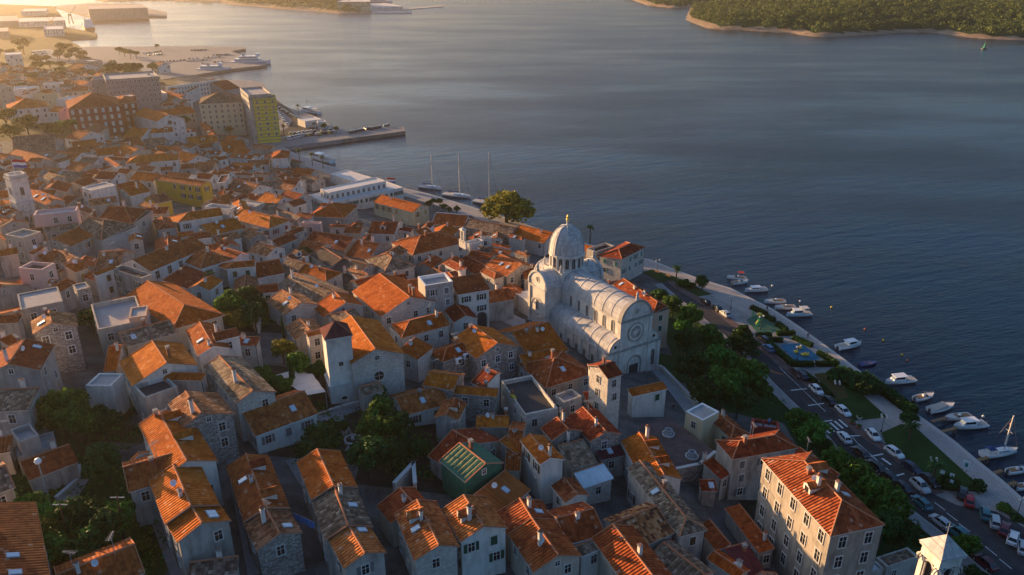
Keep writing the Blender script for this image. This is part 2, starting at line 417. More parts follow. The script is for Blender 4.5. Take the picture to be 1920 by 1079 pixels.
LOG = []
def house(kind, A, B, C, D, h, rc, wc, fl, label, auto=False):
    rnd = random.Random(int(A[0]*7 + A[1]*13 + C[0]))
    fs = set(fl); tn = 0.42
    cat = 'house'; nm = 'house'
    for f in fl:
        if f[0] == 't' and f[1:2] in '.0123456789' and len(f) > 1: tn = float(f[1:])
        if f[:2] == 'n=': nm = f[2:]
        if f[:2] == 'c=': cat = f[2:].replace('_', ' ')
    mid = ((A[0]+B[0])/2, (A[1]+B[1])/2)
    P = at_height(mid[0], mid[1], h); zr = P.z; g = zr - h
    quad = None
    if kind == 'h' or (kind == 'f' and D):
        pts = [A, B, C, D] if kind == 'h' else [A, B, D, C]
        mx = (sum(p[0] for p in pts)/4, sum(p[1] for p in pts)/4)
        P = at_height(mx[0], mx[1], h); zr = P.z; g = zr - h; mid = mx
        quad = [at(*p, zr).to_2d() for p in pts]
        a_ = sum(quad[i].cross(quad[(i+1) % 4]) for i in range(4))
        if a_ < 0: quad = quad[::-1]
        # rectangle closest to the four corners
        l01 = ((quad[1]-quad[0]).length + (quad[2]-quad[3]).length)/2; l12 = ((quad[2]-quad[1]).length + (quad[3]-quad[0]).length)/2
        if l12 > l01: quad = quad[1:] + quad[:1]; l01, l12 = l12, l01
    PA = at(*A, zr); PB = at(*B, zr)
    d = nrm2(PB - PA); n = Vector((-d.y, d.x))
    hipA = 'ha' in fs; hipB = 'hb' in fs
    a2 = PA.to_2d(); b2 = PB.to_2d()
    if kind == 'g':
        e, s1 = solve_s(PA, d, n, zr, tn, hipA, C)
        s2 = -s1
        if D: e2, s2 = solve_s(PA, d, n, zr, tn, hipA, D, sign=-1 if s1 > 0 else 1); e = max(e, e2)
        if e > 160: LOG.append((label or 'house', mid, round(sqrt(e)), round(s1,1), round(s2,1)))
    elif quad:
        q0 = (quad[0]+quad[3])/2; q1 = (quad[1]+quad[2])/2; d = (q1-q0).normalized(); n = Vector((-d.y, d.x)); hwid = l12/2
        if kind == 'h':
            kind = 'g'; hipA = hipB = True; rise = hwid*tn; zr = zr + rise
            in_ = min(hwid, l01/2 - 0.2); a2 = q0 + d*in_; b2 = q1 - d*in_; s1, s2 = hwid, -hwid
        else:
            a2, b2 = q0 - n*hwid, q1 - n*hwid; s1 = 2*hwid; s2 = 0.0; tn = 0.0
    else:
        t2 = 0.0 if kind == 'f' else (0.28 if tn == 0.42 else tn)
        e, s1 = solve_s(PA, d, n, zr, t2, False, C, lo=1.0, hi=30.0); s2 = 0.0; tn = t2
        if e > 160: LOG.append((label or 'house', mid, round(sqrt(e)), round(s1,1), kind))
    ctr = (a2 + b2)/2 + n*(s1+s2)/2
    org = Vector((ctr.x, ctr.y, min(g, terrain(ctr.x, ctr.y))))
    root = new_house(label, cat, nm, org)
    L = lambda p, z: Vector((p.x - org.x, p.y - org.y, z - org.z))
    H = dict(root=root, rnd=rnd, wsp=3.1, skip=0.2, sto=2.9, small=0.15, wk='n', rc=rc, wc=wc, label=label, shut=None, kind=kind, h=h, org=org, auto=auto, flags=fs, hips=(hipA, hipB))
    for f in fl:
        if rc == 'N': H['skip'] = 1.1
        if f in SHUT: H['shut'] = SHUT[f]
        if f == 'zw': H['skip'] = 1.1
        if f == 'nw': H['skip'] = 0.62 if rc != 'N' else 1.1; H['small'] = .4
        if f == 'ww': H['wsp'] = 2.3; H['skip'] = 0.03
        if f == 'reg': H['skip'] = 0.0; H['small'] = 0
        if f == 'tall': H['wk'] = 't'; H['sto'] = 3.5
        if f == 'wf': H['wk'] = 'w'
        if f == 'few': H['skip'] = 0.32
    roof = MB(); wall = MB(); rm = M[ROOF[rc]]; wm = M[WALL[wc]]
    th = 0.16
    def slab(poly, uv):
        roof.add(poly, 0, uv)
        low = [p - Vector((0,0,th)) for p in poly]; roof.add(low[::-1], 2, uv[::-1])
        for i in range(len(poly)):
            j = (i+1) % len(poly); roof.add([poly[i], low[i], low[j], poly[j]], 2)
    ins = 0.28
    gz = min([terrain(ctr.x + x*4, ctr.y + y*4) for x in (-1,1) for y in (-1,1)]) - 1.0
    if kind == 'g':
        sides = []
        ext = 0.12
        Ax = a2 - (d*0 if hipA else d*ext); Bx = b2 + (d*0 if hipB else d*ext)
        RA, RB = L(Ax, zr), L(Bx, zr)
        cor = {}
        for s in (s1, s2):
            ca = Ax + n*s - (d*abs(s) if hipA else d*0); cb = Bx + n*s + (d*abs(s) if hipB else d*0)
            ze = zr - abs(s)*tn; EA, EB = L(ca, ze), L(cb, ze)
            sl = sqrt(s*s*(1+tn*tn)); u0, u1 = (ca-a2).dot(d), (cb-a2).dot(d)
            poly = [RA, EA, EB, RB]; uv = [((Ax-a2).dot(d), 0), (u0, sl), (u1, sl), ((Bx-a2).dot(d), 0)]
            if (EA-RA).cross(EB-RA).z < 0: poly = poly[::-1]; uv = uv[::-1]
            slab(poly, uv); cor[s] = (EA, EB)
        for hip, R_, idx in ((hipA, RA, 0), (hipB, RB, 1)):
            if hip:
                p1, p2 = cor[s1][idx], cor[s2][idx]
                # both eaves may sit at different heights
                poly = [R_, p1, p2]; W_ = (p1-p2).length; sl = max(abs(s1), abs(s2))*1.09
                uv = [(W_*0.5, 0), (0, sl), (W_, sl)]
                if (p1-R_).cross(p2-R_).z < 0: poly = poly[::-1]; uv = uv[::-1]
                slab(poly, uv)
                for p in (p1, p2): roof.cyl(R_ + Vector((0,0,.02)), p + Vector((0,0,.04)), 0.13, 0.13, 5, 1)
        roof.cyl(RA + Vector((0,0,.03)), RB + Vector((0,0,.03)), 0.15, 0.15, 5, 1)
        # verge lines at gables
        for hip, R_, idx in ((hipA, RA, 0), (hipB, RB, 1)):
            if not hip and rnd.random() < 0.8:
                for s in (s1, s2): roof.cyl(R_ + Vector((0,0,.0)), cor[s][idx] + Vector((0,0,.02)), 0.09, 0.09, 4, 1)
        # walls
        def in_s(s): return s - math.copysign(min(ins, abs(s)*0.2), s)
        i1, i2 = in_s(s1), in_s(s2)
        wa = a2 - d*(abs(s1)-ins if hipA else -0.1); wb = b2 + d*(abs(s1)-ins if hipB else -0.1)
        c = [wa + n*i1, wb + n*i1, wb + n*i2, wa + n*i2]
        zs = [zr - abs(s1)*tn - 0.02, zr - abs(s2)*tn - 0.02]
        z1w, z2w = zs[0] - 0.0, zs[1] - 0.0
        z1w = zr - abs(i1)*tn - th - 0.02; z2w = zr - abs(i2)*tn - th - 0.02
        if hipA or hipB: z1w = zs[0] - th; z2w = zs[1] - th
        if (c[1]-c[0]).cross(c[2]-c[1]) < 0: flip = True
        else: flip = False
        def wf(pts):
            wall.add(pts[::-1] if flip else pts, 0)
        wf([L(c[0], gz), L(c[1], gz), L(c[1], z1w), L(c[0], z1w)])
        wf([L(c[2], gz), L(c[3], gz), L(c[3], z2w), L(c[2], z2w)])
        ap = zr - th - 0.03
        if hipB: wf([L(c[1], gz), L(c[2], gz), L(c[2], z2w), L(c[1], z1w)])
        else: wf([L(c[1], gz), L(c[2], gz), L(c[2], z2w), L(wb, ap), L(c[1], z1w)])
        if hipA: wf([L(c[3], gz), L(c[0], gz), L(c[0], z1w), L(c[3], z2w)])
        else: wf([L(c[3], gz), L(c[0], gz), L(c[0], z1w), L(wa, ap), L(c[3], z2w)])
        base = terrain(ctr.x, ctr.y)
        sg = 1 if s1 > 0 else -1
        lz = base - org.z
        lo = lambda p: Vector((p.x-org.x, p.y-org.y))
        put_windows(H, lo(c[0]), lo(c[1]), n*sg, lz, z1w - org.z)
        put_windows(H, lo(c[2]), lo(c[3]), -n*sg, lz, z2w - org.z)
        zm = min(z1w, z2w) - org.z
        put_windows(H, lo(c[1]), lo(c[2]), d, lz, zm, gable=None if hipB else (zr - org.z - 1.5 if 'nog' not in fs else None))
        put_windows(H, lo(c[3]), lo(c[0]), -d, lz, zm, gable=None if hipA else (zr - org.z - 1.5 if 'nog' not in fs else None))
        H['foot'] = c
    elif kind == 's':
        lowp = [a2 + n*s1, b2 + n*s1]; ze = zr - abs(s1)*tn
        poly = [L(a2, zr), L(lowp[0], ze), L(lowp[1], ze), L(b2, zr)]; sl = abs(s1)*1.04; ll = (b2-a2).length
        uv = [(0,0),(0,sl),(ll,sl),(ll,0)]
        if (poly[1]-poly[0]).cross(poly[2]-poly[0]).z < 0: poly = poly[::-1]; uv = uv[::-1]
        slab(poly, uv)
        roof.cyl(L(a2, zr+.03), L(b2, zr+.03), 0.12, 0.12, 5, 1)
        sg = 1 if s1 > 0 else -1
        i = 0.25
        c = [a2 + d*i + n*sg*0.1, b2 - d*i + n*sg*0.1, b2 - d*i + n*(s1 - sg*i), a2 + d*i + n*(s1 - sg*i)]
        zt = zr - th - 0.05; zl = zr - (abs(s1)-i)*tn - th - 0.02
        flip = (c[1]-c[0]).cross(c[2]-c[1]) < 0
        def wf(pts): wall.add(pts[::-1] if flip else pts, 0)
        wf([L(c[0], gz), L(c[1], gz), L(c[1], zt), L(c[0], zt)]); wf([L(c[2], gz), L(c[3], gz), L(c[3], zl), L(c[2], zl)])
        wf([L(c[1], gz), L(c[2], gz), L(c[2], zl), L(c[1], zt)]); wf([L(c[3], gz), L(c[0], gz), L(c[0], zt), L(c[3], zl)])
        lo = lambda p: Vector((p.x-org.x, p.y-org.y)); lz = terrain(ctr.x, ctr.y) - org.z
        put_windows(H, lo(c[2]), lo(c[3]), n*sg, lz, zl - org.z); put_windows(H, lo(c[0]), lo(c[1]), -n*sg, lz, zt - org.z)
        put_windows(H, lo(c[1]), lo(c[2]), d, lz, zl - org.z); put_windows(H, lo(c[3]), lo(c[0]), -d, lz, zl - org.z)
        H['foot'] = c
    else:
        c = [a2, b2, b2 + n*s1, a2 + n*s1]
        if (c[1]-c[0]).cross(c[2]-c[1]) < 0: c = c[::-1]
        cc = sum((p for p in c), Vector((0,0)))/4
        par = 0.75 if 'low' not in fs else 0.2
        inn = [p + (cc-p).normalized()*0.5 for p in c]
        for k_ in range(4):
            j = (k_+1) % 4
            wall.add([L(c[k_], gz), L(c[j], gz), L(c[j], zr), L(c[k_], zr)], 0)
            roof.add([L(c[k_], zr+.06), L(c[j], zr+.06), L(inn[j], zr+.06), L(inn[k_], zr+.06)], 1)
            roof.add([L(c[k_], zr), L(c[j], zr), L(c[j], zr+.06), L(c[k_], zr+.06)], 1)
            roof.add([L(inn[k_], zr+.06), L(inn[j], zr+.06), L(inn[j], zr-par), L(inn[k_], zr-par)], 1)
        roof.add([L(p, zr-par) for p in inn], 0, [(p.x, p.y) for p in inn])
        lo = lambda p: Vector((p.x-org.x, p.y-org.y)); lz = terrain(ctr.x, ctr.y) - org.z
        for k_ in range(4):
            j = (k_+1) % 4; e2 = nrm2(c[j]-c[k_])
            put_windows(H, lo(c[k_]), lo(c[j]), Vector((e2.y, -e2.x)), lz, zr - org.z - 0.5)
        H['foot'] = c
    bvh_add(roof, org); bvh_add(wall, org)
    edge = {'w': 'white_paint'}.get(wc, 'eave_board')
    cop = wm if kind == 'f' else M['ridge_mortar_lit']
    if 'wp' in fs: cop = M['white_paint']
    r_o = link('roof', roof.mesh('roof', [rm, cop, M[edge]]), root)
    w_o = link('wall', wall.mesh('wall', [wm]), root)
    H['roof'] = r_o; H['frame'] = (a2, b2, d, n, zr, s1, s2, tn)
    def on_roof(side, t, f):
        s = s1 if side == '+' else s2
        if kind == 's': s = s1
        p = a2 + (b2-a2)*t + n*s*f
        return L(p, zr - abs(s)*f*tn), s
    if not auto and kind in 'gs' and ctr.length < 300:
        if not any(f[:2] in ('c.', 'C.') for f in fl) and rnd.random() < .55: fl = fl + ['c.%d' % rnd.randint(2, 8)]
        if rnd.random() < .22: fl = fl + ['ant']
        if rnd.random() < .12: fl = fl + ['dish']
        if not any(f[0] == 'k' for f in fl) and rnd.random() < .14: fl = fl + ['k%s.%d' % (rnd.choice('+-'), rnd.randint(2, 8))]
    for f in fl:
        if f[0] == 'c' and f[1:2] == '.':
            p, s = on_roof('+', float(f[1:]), 0.18*(1 if rnd.random() < .5 else -1))
            link('chimney', CHM[rnd.choice((0,0,1,1,2))], r_o, p - Vector((0,0,0.15)), atan2(d.y, d.x)).scale = (.85,.85,.8)
        elif f[0] == 'C' and f[1:2] == '.':
            p, s = on_roof('+', float(f[1:]), 0.3); link('chimney', CHM[2], r_o, p + Vector((0,0,0.2)), atan2(d.y, d.x))
        elif f[0] == 'k' and f[1:2] in '+-':
            p, s = on_roof(f[1], float(f[2:]), 0.5)
            o = link('skylight', SKM, r_o, p + Vector((0,0,0.03)))
            z_ = Vector((n.x*math.copysign(tn,s), n.y*math.copysign(tn,s), 1)).normalized(); x_ = Vector((d.x,d.y,0)); y_ = z_.cross(x_)
            o.rotation_euler = Matrix((x_, y_, z_)).transposed().to_euler()
        elif f[0] == 'm' and f[1:2] in '+-':
            sgn = f[1]; t = float(f[2:]); p, s = on_roof(sgn, t, 0.62); q, _ = on_roof(sgn, t, 0.02)
            m = MB(); hw = 0.85; out = n*math.copysign(1, s); ln = abs(s)*0.6; ztop = 1.05
            ex = Vector((d.x, d.y, 0)); ey = Vector((out.x, out.y, 0)); ez = Vector((0,0,1))
            F0 = p; bk = p - ey*ln
            m.add([F0-ex*hw-ez*.6, F0+ex*hw-ez*.6, F0+ex*hw+ez*ztop, F0+ez*(ztop+.5), F0-ex*hw+ez*ztop], 0)
            for sx in (-1, 1): m.add([F0+ex*hw*sx-ez*.6, bk+ex*hw*sx-ez*.6, bk+ex*hw*sx+ez*ztop, F0+ex*hw*sx+ez*ztop], 0)
            for sx in (-1, 1):
                e0 = F0+ey*.2+ex*(hw+.2)*sx+ez*(ztop-.05); r0 = F0+ey*.2+ez*(ztop+.58); r1 = bk-ey*.2+ez*(ztop+.58); e1 = bk-ey*.2+ex*(hw+.2)*sx+ez*(ztop-.05)
                pl = [e0, r0, r1, e1]; uvs = [(0,1.2),(0,0),(ln,0),(ln,1.2)]
                if (r0-e0).cross(r1-e0).z < 0: pl = pl[::-1]; uvs = uvs[::-1]
                m.add(pl, 1, uvs)
            m.box(F0 + ey*.03 + ez*.45, (0.8, 0.06, 0.85), 2, atan2(d.y, d.x))
            link('dormer', m.mesh('dormer', [M['wall_white'] if wc != 'S' else M['wall_grey'], rm, M['glass_dark']]), r_o)
        elif f == 'dish':
            p, s = on_roof('+', rnd.uniform(.2,.7), 0.25); link('satellite_dish', DSM, r_o, p, rnd.uniform(-0.6,0.9))
        elif f == 'ant':
            p, s = on_roof('+', rnd.uniform(.2,.8), 0.1); link('aerial', AEM, r_o, p, rnd.uniform(0,3))
    # rainwater pipes down the corners
    if H['shut'] is None and not auto and wc in 'wgc' and rnd.random() < .3: H['shut'] = rnd.choice(('shutter_green','shutter_brown','shutter_grey','shutter_brown'))
    if not auto and ctr.length < 330 and kind in 'gs' and rnd.random() < .6:
        f_ = H['foot']; i_ = rnd.randrange(4); p_ = f_[i_] + (f_[i_]-ctr).normalized()*.02
        dp = MB(); dp.cyl(L(p_, gz+1), L(p_, zr-max(abs(s1),abs(s2))*tn-.3), .07, .07, 5, 0); link('drainpipe', dp.mesh('drainpipe', [M['metal_dark']]), w_o)
    HOUSES.append(H)
    return H

def parse(text):
    ox = oy = 0; sc = 4.0
    for ln in text.strip().split('\n'):
        ln = ln.strip()
        if not ln or ln[0] == '#': continue
        if ln[0] == '@':
            q = ln[1:].split(); ox, oy = float(q[0]), float(q[1]); sc = float(q[2]) if len(q) > 2 else 4.0; continue
        a = ln.split('|'); q = a[0].split(); c = [float(x) for x in q[1:]]
        pts = [(ox + c[i]/sc, oy + c[i+1]/sc) for i in range(0, len(c), 2)]
        t = a[1].split(); label = a[2].strip() if len(a) > 2 and a[2].strip() else None
        hh_ = float(t[0]); hh_ = hh_*0.8 if 4 < hh_ < 14.5 and pts[0][1] > 250 else hh_
        house(q[0], pts[0], pts[1], pts[2], pts[3] if len(pts) > 3 else None, hh_, t[1], t[2], t[3:], label)
# ------------------------------------------------------------------ the town, house by house (points read off the photograph, h = ridge height in metres)
parse('''
@400 809
g 390 565 245 170 235 690 575 590 |9 r g m-.2 m-.75 k+.6 few| red tiled house with two tiled dormers beside the stepped lane
g 495 762 390 567 325 900 670 785 |9 b S k-.25 C.6| stone gabled house with arched attic window, below the blue laundry line
g 900 402 780 135 715 485 1085 395 |10 o g nw| upper bright orange end of the long tri-coloured roof
g 1010 700 902 405 835 820 1195 725 |10 k g k-.5 few| middle mottled grey-brown stretch of the long tri-coloured roof
g 1135 910 1012 702 985 1040 1300 950 |10 t g few| lower ribbed terracotta end of the long tri-coloured roof, grey gable
g 1690 850 1530 515 1520 995 1845 875 |10 t s k+.5 m+.72 few| pale stone gabled house with small tiled dormer, next to green-shuttered white house
g 1505 545 1400 425 1310 670 1620 530 |8 r e nw c.4| low red roof with two short ridges by the dark garden
@800 809
g 425 710 280 480 260 850 605 740 |11 t w m+.5 C.35 dish sg| white gabled house with dark green shutters and a white chimney
g 790 652 700 505 600 770 965 680 |9 t e k-.4 nw| red roof with one white skylight behind the dish-topped brown roof
g 985 925 792 655 810 1075 1160 975 |10 r e C.4 dish| ribbed brown-red roof carrying a white satellite dish, beige side wall
g 1250 580 980 650 1325 780 |10 r w c.5 few| dark red tiled house above a strip of grey sheet roofing
s 1300 790 1110 868 1355 860 |8 k w few| white-walled lean-to with grey corrugated roof and dark window
g 1690 1075 1400 700 1440 1079 1850 1079 |11 r e nw| long dark maroon-red roof running out of the bottom edge
g 1720 562 1405 690 1825 785 1640 522 |9 p g nw| house with a patchwork of orange and brown loose tiles
g 925 197 775 22 860 265 1035 222 |11 o w c.1 few| house with one brightly lit orange slope and pale blue gable
g 720 -5 620 -10 700 300 |9 r e nw| deep orange roof between the lit gable and the green netting
g 440 238 248 88 330 430 575 270 |10 N N nw| half-finished house wrapped in green netting with wooden battens
g 372 90 195 -8 110 225 575 160 |8 r g nw| plain red tiled house behind the green-netted house
s 590 290 345 485 752 475 |7 R g nw| wide rust-coloured sheet roof below the green-netted house
s 1325 238 1100 312 1412 348 |6 B s few| small stone outbuilding with pale blue metal roof
s 1175 58 985 110 1285 235 |7 k g nw| dark grey-brown tiled lean-to beside the pale blue metal roof
s 1440 80 1252 120 1485 185 |6 m g nw| small dark maroon lean-to under the stone gable
@800 580
g 1062 897 978 812 942 988 1168 908 |9 r S nog few| nearer of the twin stone gables trimmed in pale blue
g 1345 915 1172 735 1240 1018 1456 963 |10 r S nog few ant| farther and longer of the twin stone gables
s 660 905 545 990 780 1010 |8 o g nw| orange roof beside the twin stone gables
f 740 795 985 745 470 600 |8 F s few| broad black flat roof with stone parapet and a yellow debris chute
g 528 478 440 437 400 578 552 490 |10.5 r w nog few| white glazed attic gable rising at the black flat roof
g 240 500 20 465 205 612 |9 o S few| orange roofed rough stone house with a kinked ridge
s 540 598 215 572 628 682 |8 o S few| orange lean-to on rough stone wall beside the black flat roof
s 250 700 165 690 372 795 |6 o S nw| narrow orange roof against the rough stone wall
s 620 800 372 800 690 885 |7 o g c.1 c.5| low orange roof with two chimneys below the rough stone wall
f 1030 702 1165 652 965 630 |9 T g few| small grey flat-roofed block with two skylight panels
s 1290 608 1170 625 1402 715 |8 r n nw| dark red lean-to between grey block and white tower house
g 1395 392 1290 425 1495 470 |15 r s few ant| tall white stone tower house with notched wall top
s 1255 408 1205 412 1340 525 |13 t s nw| narrow ragged-edged red roof joined to the white tower house
s 1770 543 1505 600 1848 570 |8 o w sg few| white stone wall-house with stepped battlements facing the courtyard
g 955 370 975 364 885 592 692 432 |10 r g ha hb c.5 k+.4 k-.5| pyramid-roofed house with white skylights near the cathedral
s 930 300 690 345 1000 385 |8 o w nw c.7| low orange roof below the aerial-topped roof
g 910 98 640 170 1090 290 |10 o g nw c.4 ant c.7| big dim orange roof against the cathedral's aisle wall
g 530 252 342 117 370 375 692 270 |11 o S wf few c.9| orange gabled house, rough stone gable with one white window
g 150 288 265 250 150 408 0 385 |8 o S ha k+.5 few| hipped orange roof beside the two white air conditioners
@400 560
g 1470 168 1710 106 1425 306 1335 212 |10 o s ha k+.5 c.8| hipped orange house around a tiny dark courtyard
s 1520 290 1390 385 1650 375 |8 o s nw| low orange roof closing the tiny courtyard
g 1700 656 1372 742 1757 795 |6 t w c.5 few| low white house with ribbed orange roof by the monastery garden
g 295 690 45 430 205 835 470 745 |11 k s few C.35| large grey-brown gable with stained slopes left of the monastery garden
g 680 695 222 853 768 874 |7.5 t w k+.3 few| long white house with streaky brown roof and blue skylight
s 355 290 205 285 465 425 |8 r s few c.8| red-roofed white stone house behind the garden pergola
s 175 218 -10 262 195 285 |11 r w nw| tall white house end with small red roof
@0 809
g 1430 555 1300 250 1228 688 1650 555 |11 o g nw| lit orange roof with ribbed slope and white verge, middle of the front terrace
g 1513 684 1432 557 1312 820 1735 680 |11 o g k-.3 k-.5 few| orange roof with a pair of white skylights and grey-blue gable
g -150 1150 -200 540 385 1100 |13 r g k+.1 k+.3 C.6 nw| dark red roof filling the bottom corner with two white skylights
g 1000 850 430 1075 1090 1060 |8 r g c.75 ant nw| low dark roof with one lit ridge and a chimney with aerial
s 1790 935 1420 985 1890 1075 |6 k g nw| dark mossy lean-to roof under the grey-blue gable
@0 680
g 1400 735 1190 365 1130 712 1635 770 |11 o w m-.45 m-.85 c.95 few| orange roof with two red dormers and a lit ribbed slope
g 930 785 1330 672 1010 965 |10 r g nw| dark red cross roof ending in an ivy-covered wall
g 1050 680 1040 672 1000 745 1130 712 |8 o w nw| tiny hipped orange roof by the round garden tree
g 1508 378 1392 216 1330 425 1760 398 |12 b S C.2 few| rough stone house with black windows and lit mottled roof
f 690 155 885 190 695 100 870 75 |8 T w nw low| white annex with plain beige flat roof
f 1085 268 1330 182 985 185 |9 F g nw| small terrace covered with a black sheet
s 1545 80 1250 75 1580 165 |10 o g nw| orange strip roof behind the black-sheeted terrace
s 300 190 10 205 140 320 |10 k g nw| old grey roof patched with stones at the edge
s 520 612 150 745 578 752 |5 r g nw| red ribbed lean-to with white coping over the lawn
f 130 605 305 545 85 490 210 470 |7 T C few| bare concrete house with flat ochre slab roof
s 95 545 -60 575 130 672 |6 r g nw| red tiled corner roof beside the bare concrete house
f 130 700 440 632 110 610 385 510 |3.5 C C nw low| lower stained concrete block under the ochre slab house
@0 440
g 390 660 370 572 258 768 585 695 |13 b S c.9 k+.4 wf| tall rough stone house with pale framed windows in its gable
g 65 968 188 785 298 1042 |12 r g few| red-brown roof with a rounded corner above a pale shuttered wall
s 285 530 10 600 210 580 |7 o e nw| glowing yellow-orange terrace roof at the edge
s 170 600 -20 610 185 690 |8 r g nw| dull red roof under the glowing terrace
s 85 750 -10 790 140 830 |8 o g nw| small orange roof with lit face under the dull red one
f 735 715 1090 640 692 522 |8 T e few| beige house with walled roof terrace and white table
f 965 628 1098 610 935 540 |9.6 T P nw low| small stair-head room on the walled roof terrace
g 1383 527 1105 347 1305 718 1680 645 |10 o e ha nw| large hipped orange roof with a bright lit slope and blue sheet strip
g 1440 15 1000 190 1590 55 |11 r w tall| long plain dark red roof above tall grey windows
h 1315 178 1490 243 1775 198 1580 105 |8 t w few| hipped roof speckled with pale tiles, by the inner court
g 1755 208 1905 195 1745 330 1615 288 |10 o w ha sg c.5| white house with green shutters and a hipped orange roof
s 1390 232 1215 345 1570 358 |8 r w nw| plain dark red roof below the speckled hipped roof
f 1060 330 835 255 1130 275 |10 F C few sg| grey ruined house with an open roof terrace and mast
s 850 232 692 290 870 270 |10 o w few sb| grey-white house with thin lit orange roof
f 135 252 315 265 235 205 |10 F q nw| pink and white cubic house with a sunken dark roof
g 545 180 405 112 490 235 |8 b g nw| old brown roof behind the pink cubic house
s 585 196 480 232 660 262 |8 o e so few| small orange roof with a lit yellow window
g 755 130 930 122 690 290 |9 b g ant few| wide mottled roof topped by a rusty mast
f 535 385 650 350 590 420 665 400 |10 T S nw low| blank rough stone wall-house with orange coping
f 150 470 410 370 215 590 410 480 |9 T C nw low| roofless concrete shell with lit orange coping
g 820 838 905 830 672 1010 |7 o g nw| low fan-shaped orange roof in the alley
g 1270 640 900 738 1305 750 |8 k e nw| grey-brown striped roof with yellow lit end wall
g 1600 835 1500 657 1495 930 |10 r w k+.4 c.1| red roof with one white skylight between two white houses
g 1250 962 1142 797 985 1135 1490 945 |12 o w few c.3| tall white house with crooked orange gable roof
s 1690 795 1610 800 1722 845 |7 r w nw| small red balcony roof on the white house end
@400 809
''')
parse('''
@640 400 6
h 590 322 765 485 1368 330 1190 190 |9.5 r s few c.2 k+.2 n=chapel| hipped red roof of the pale chapel with a bellcote
''')
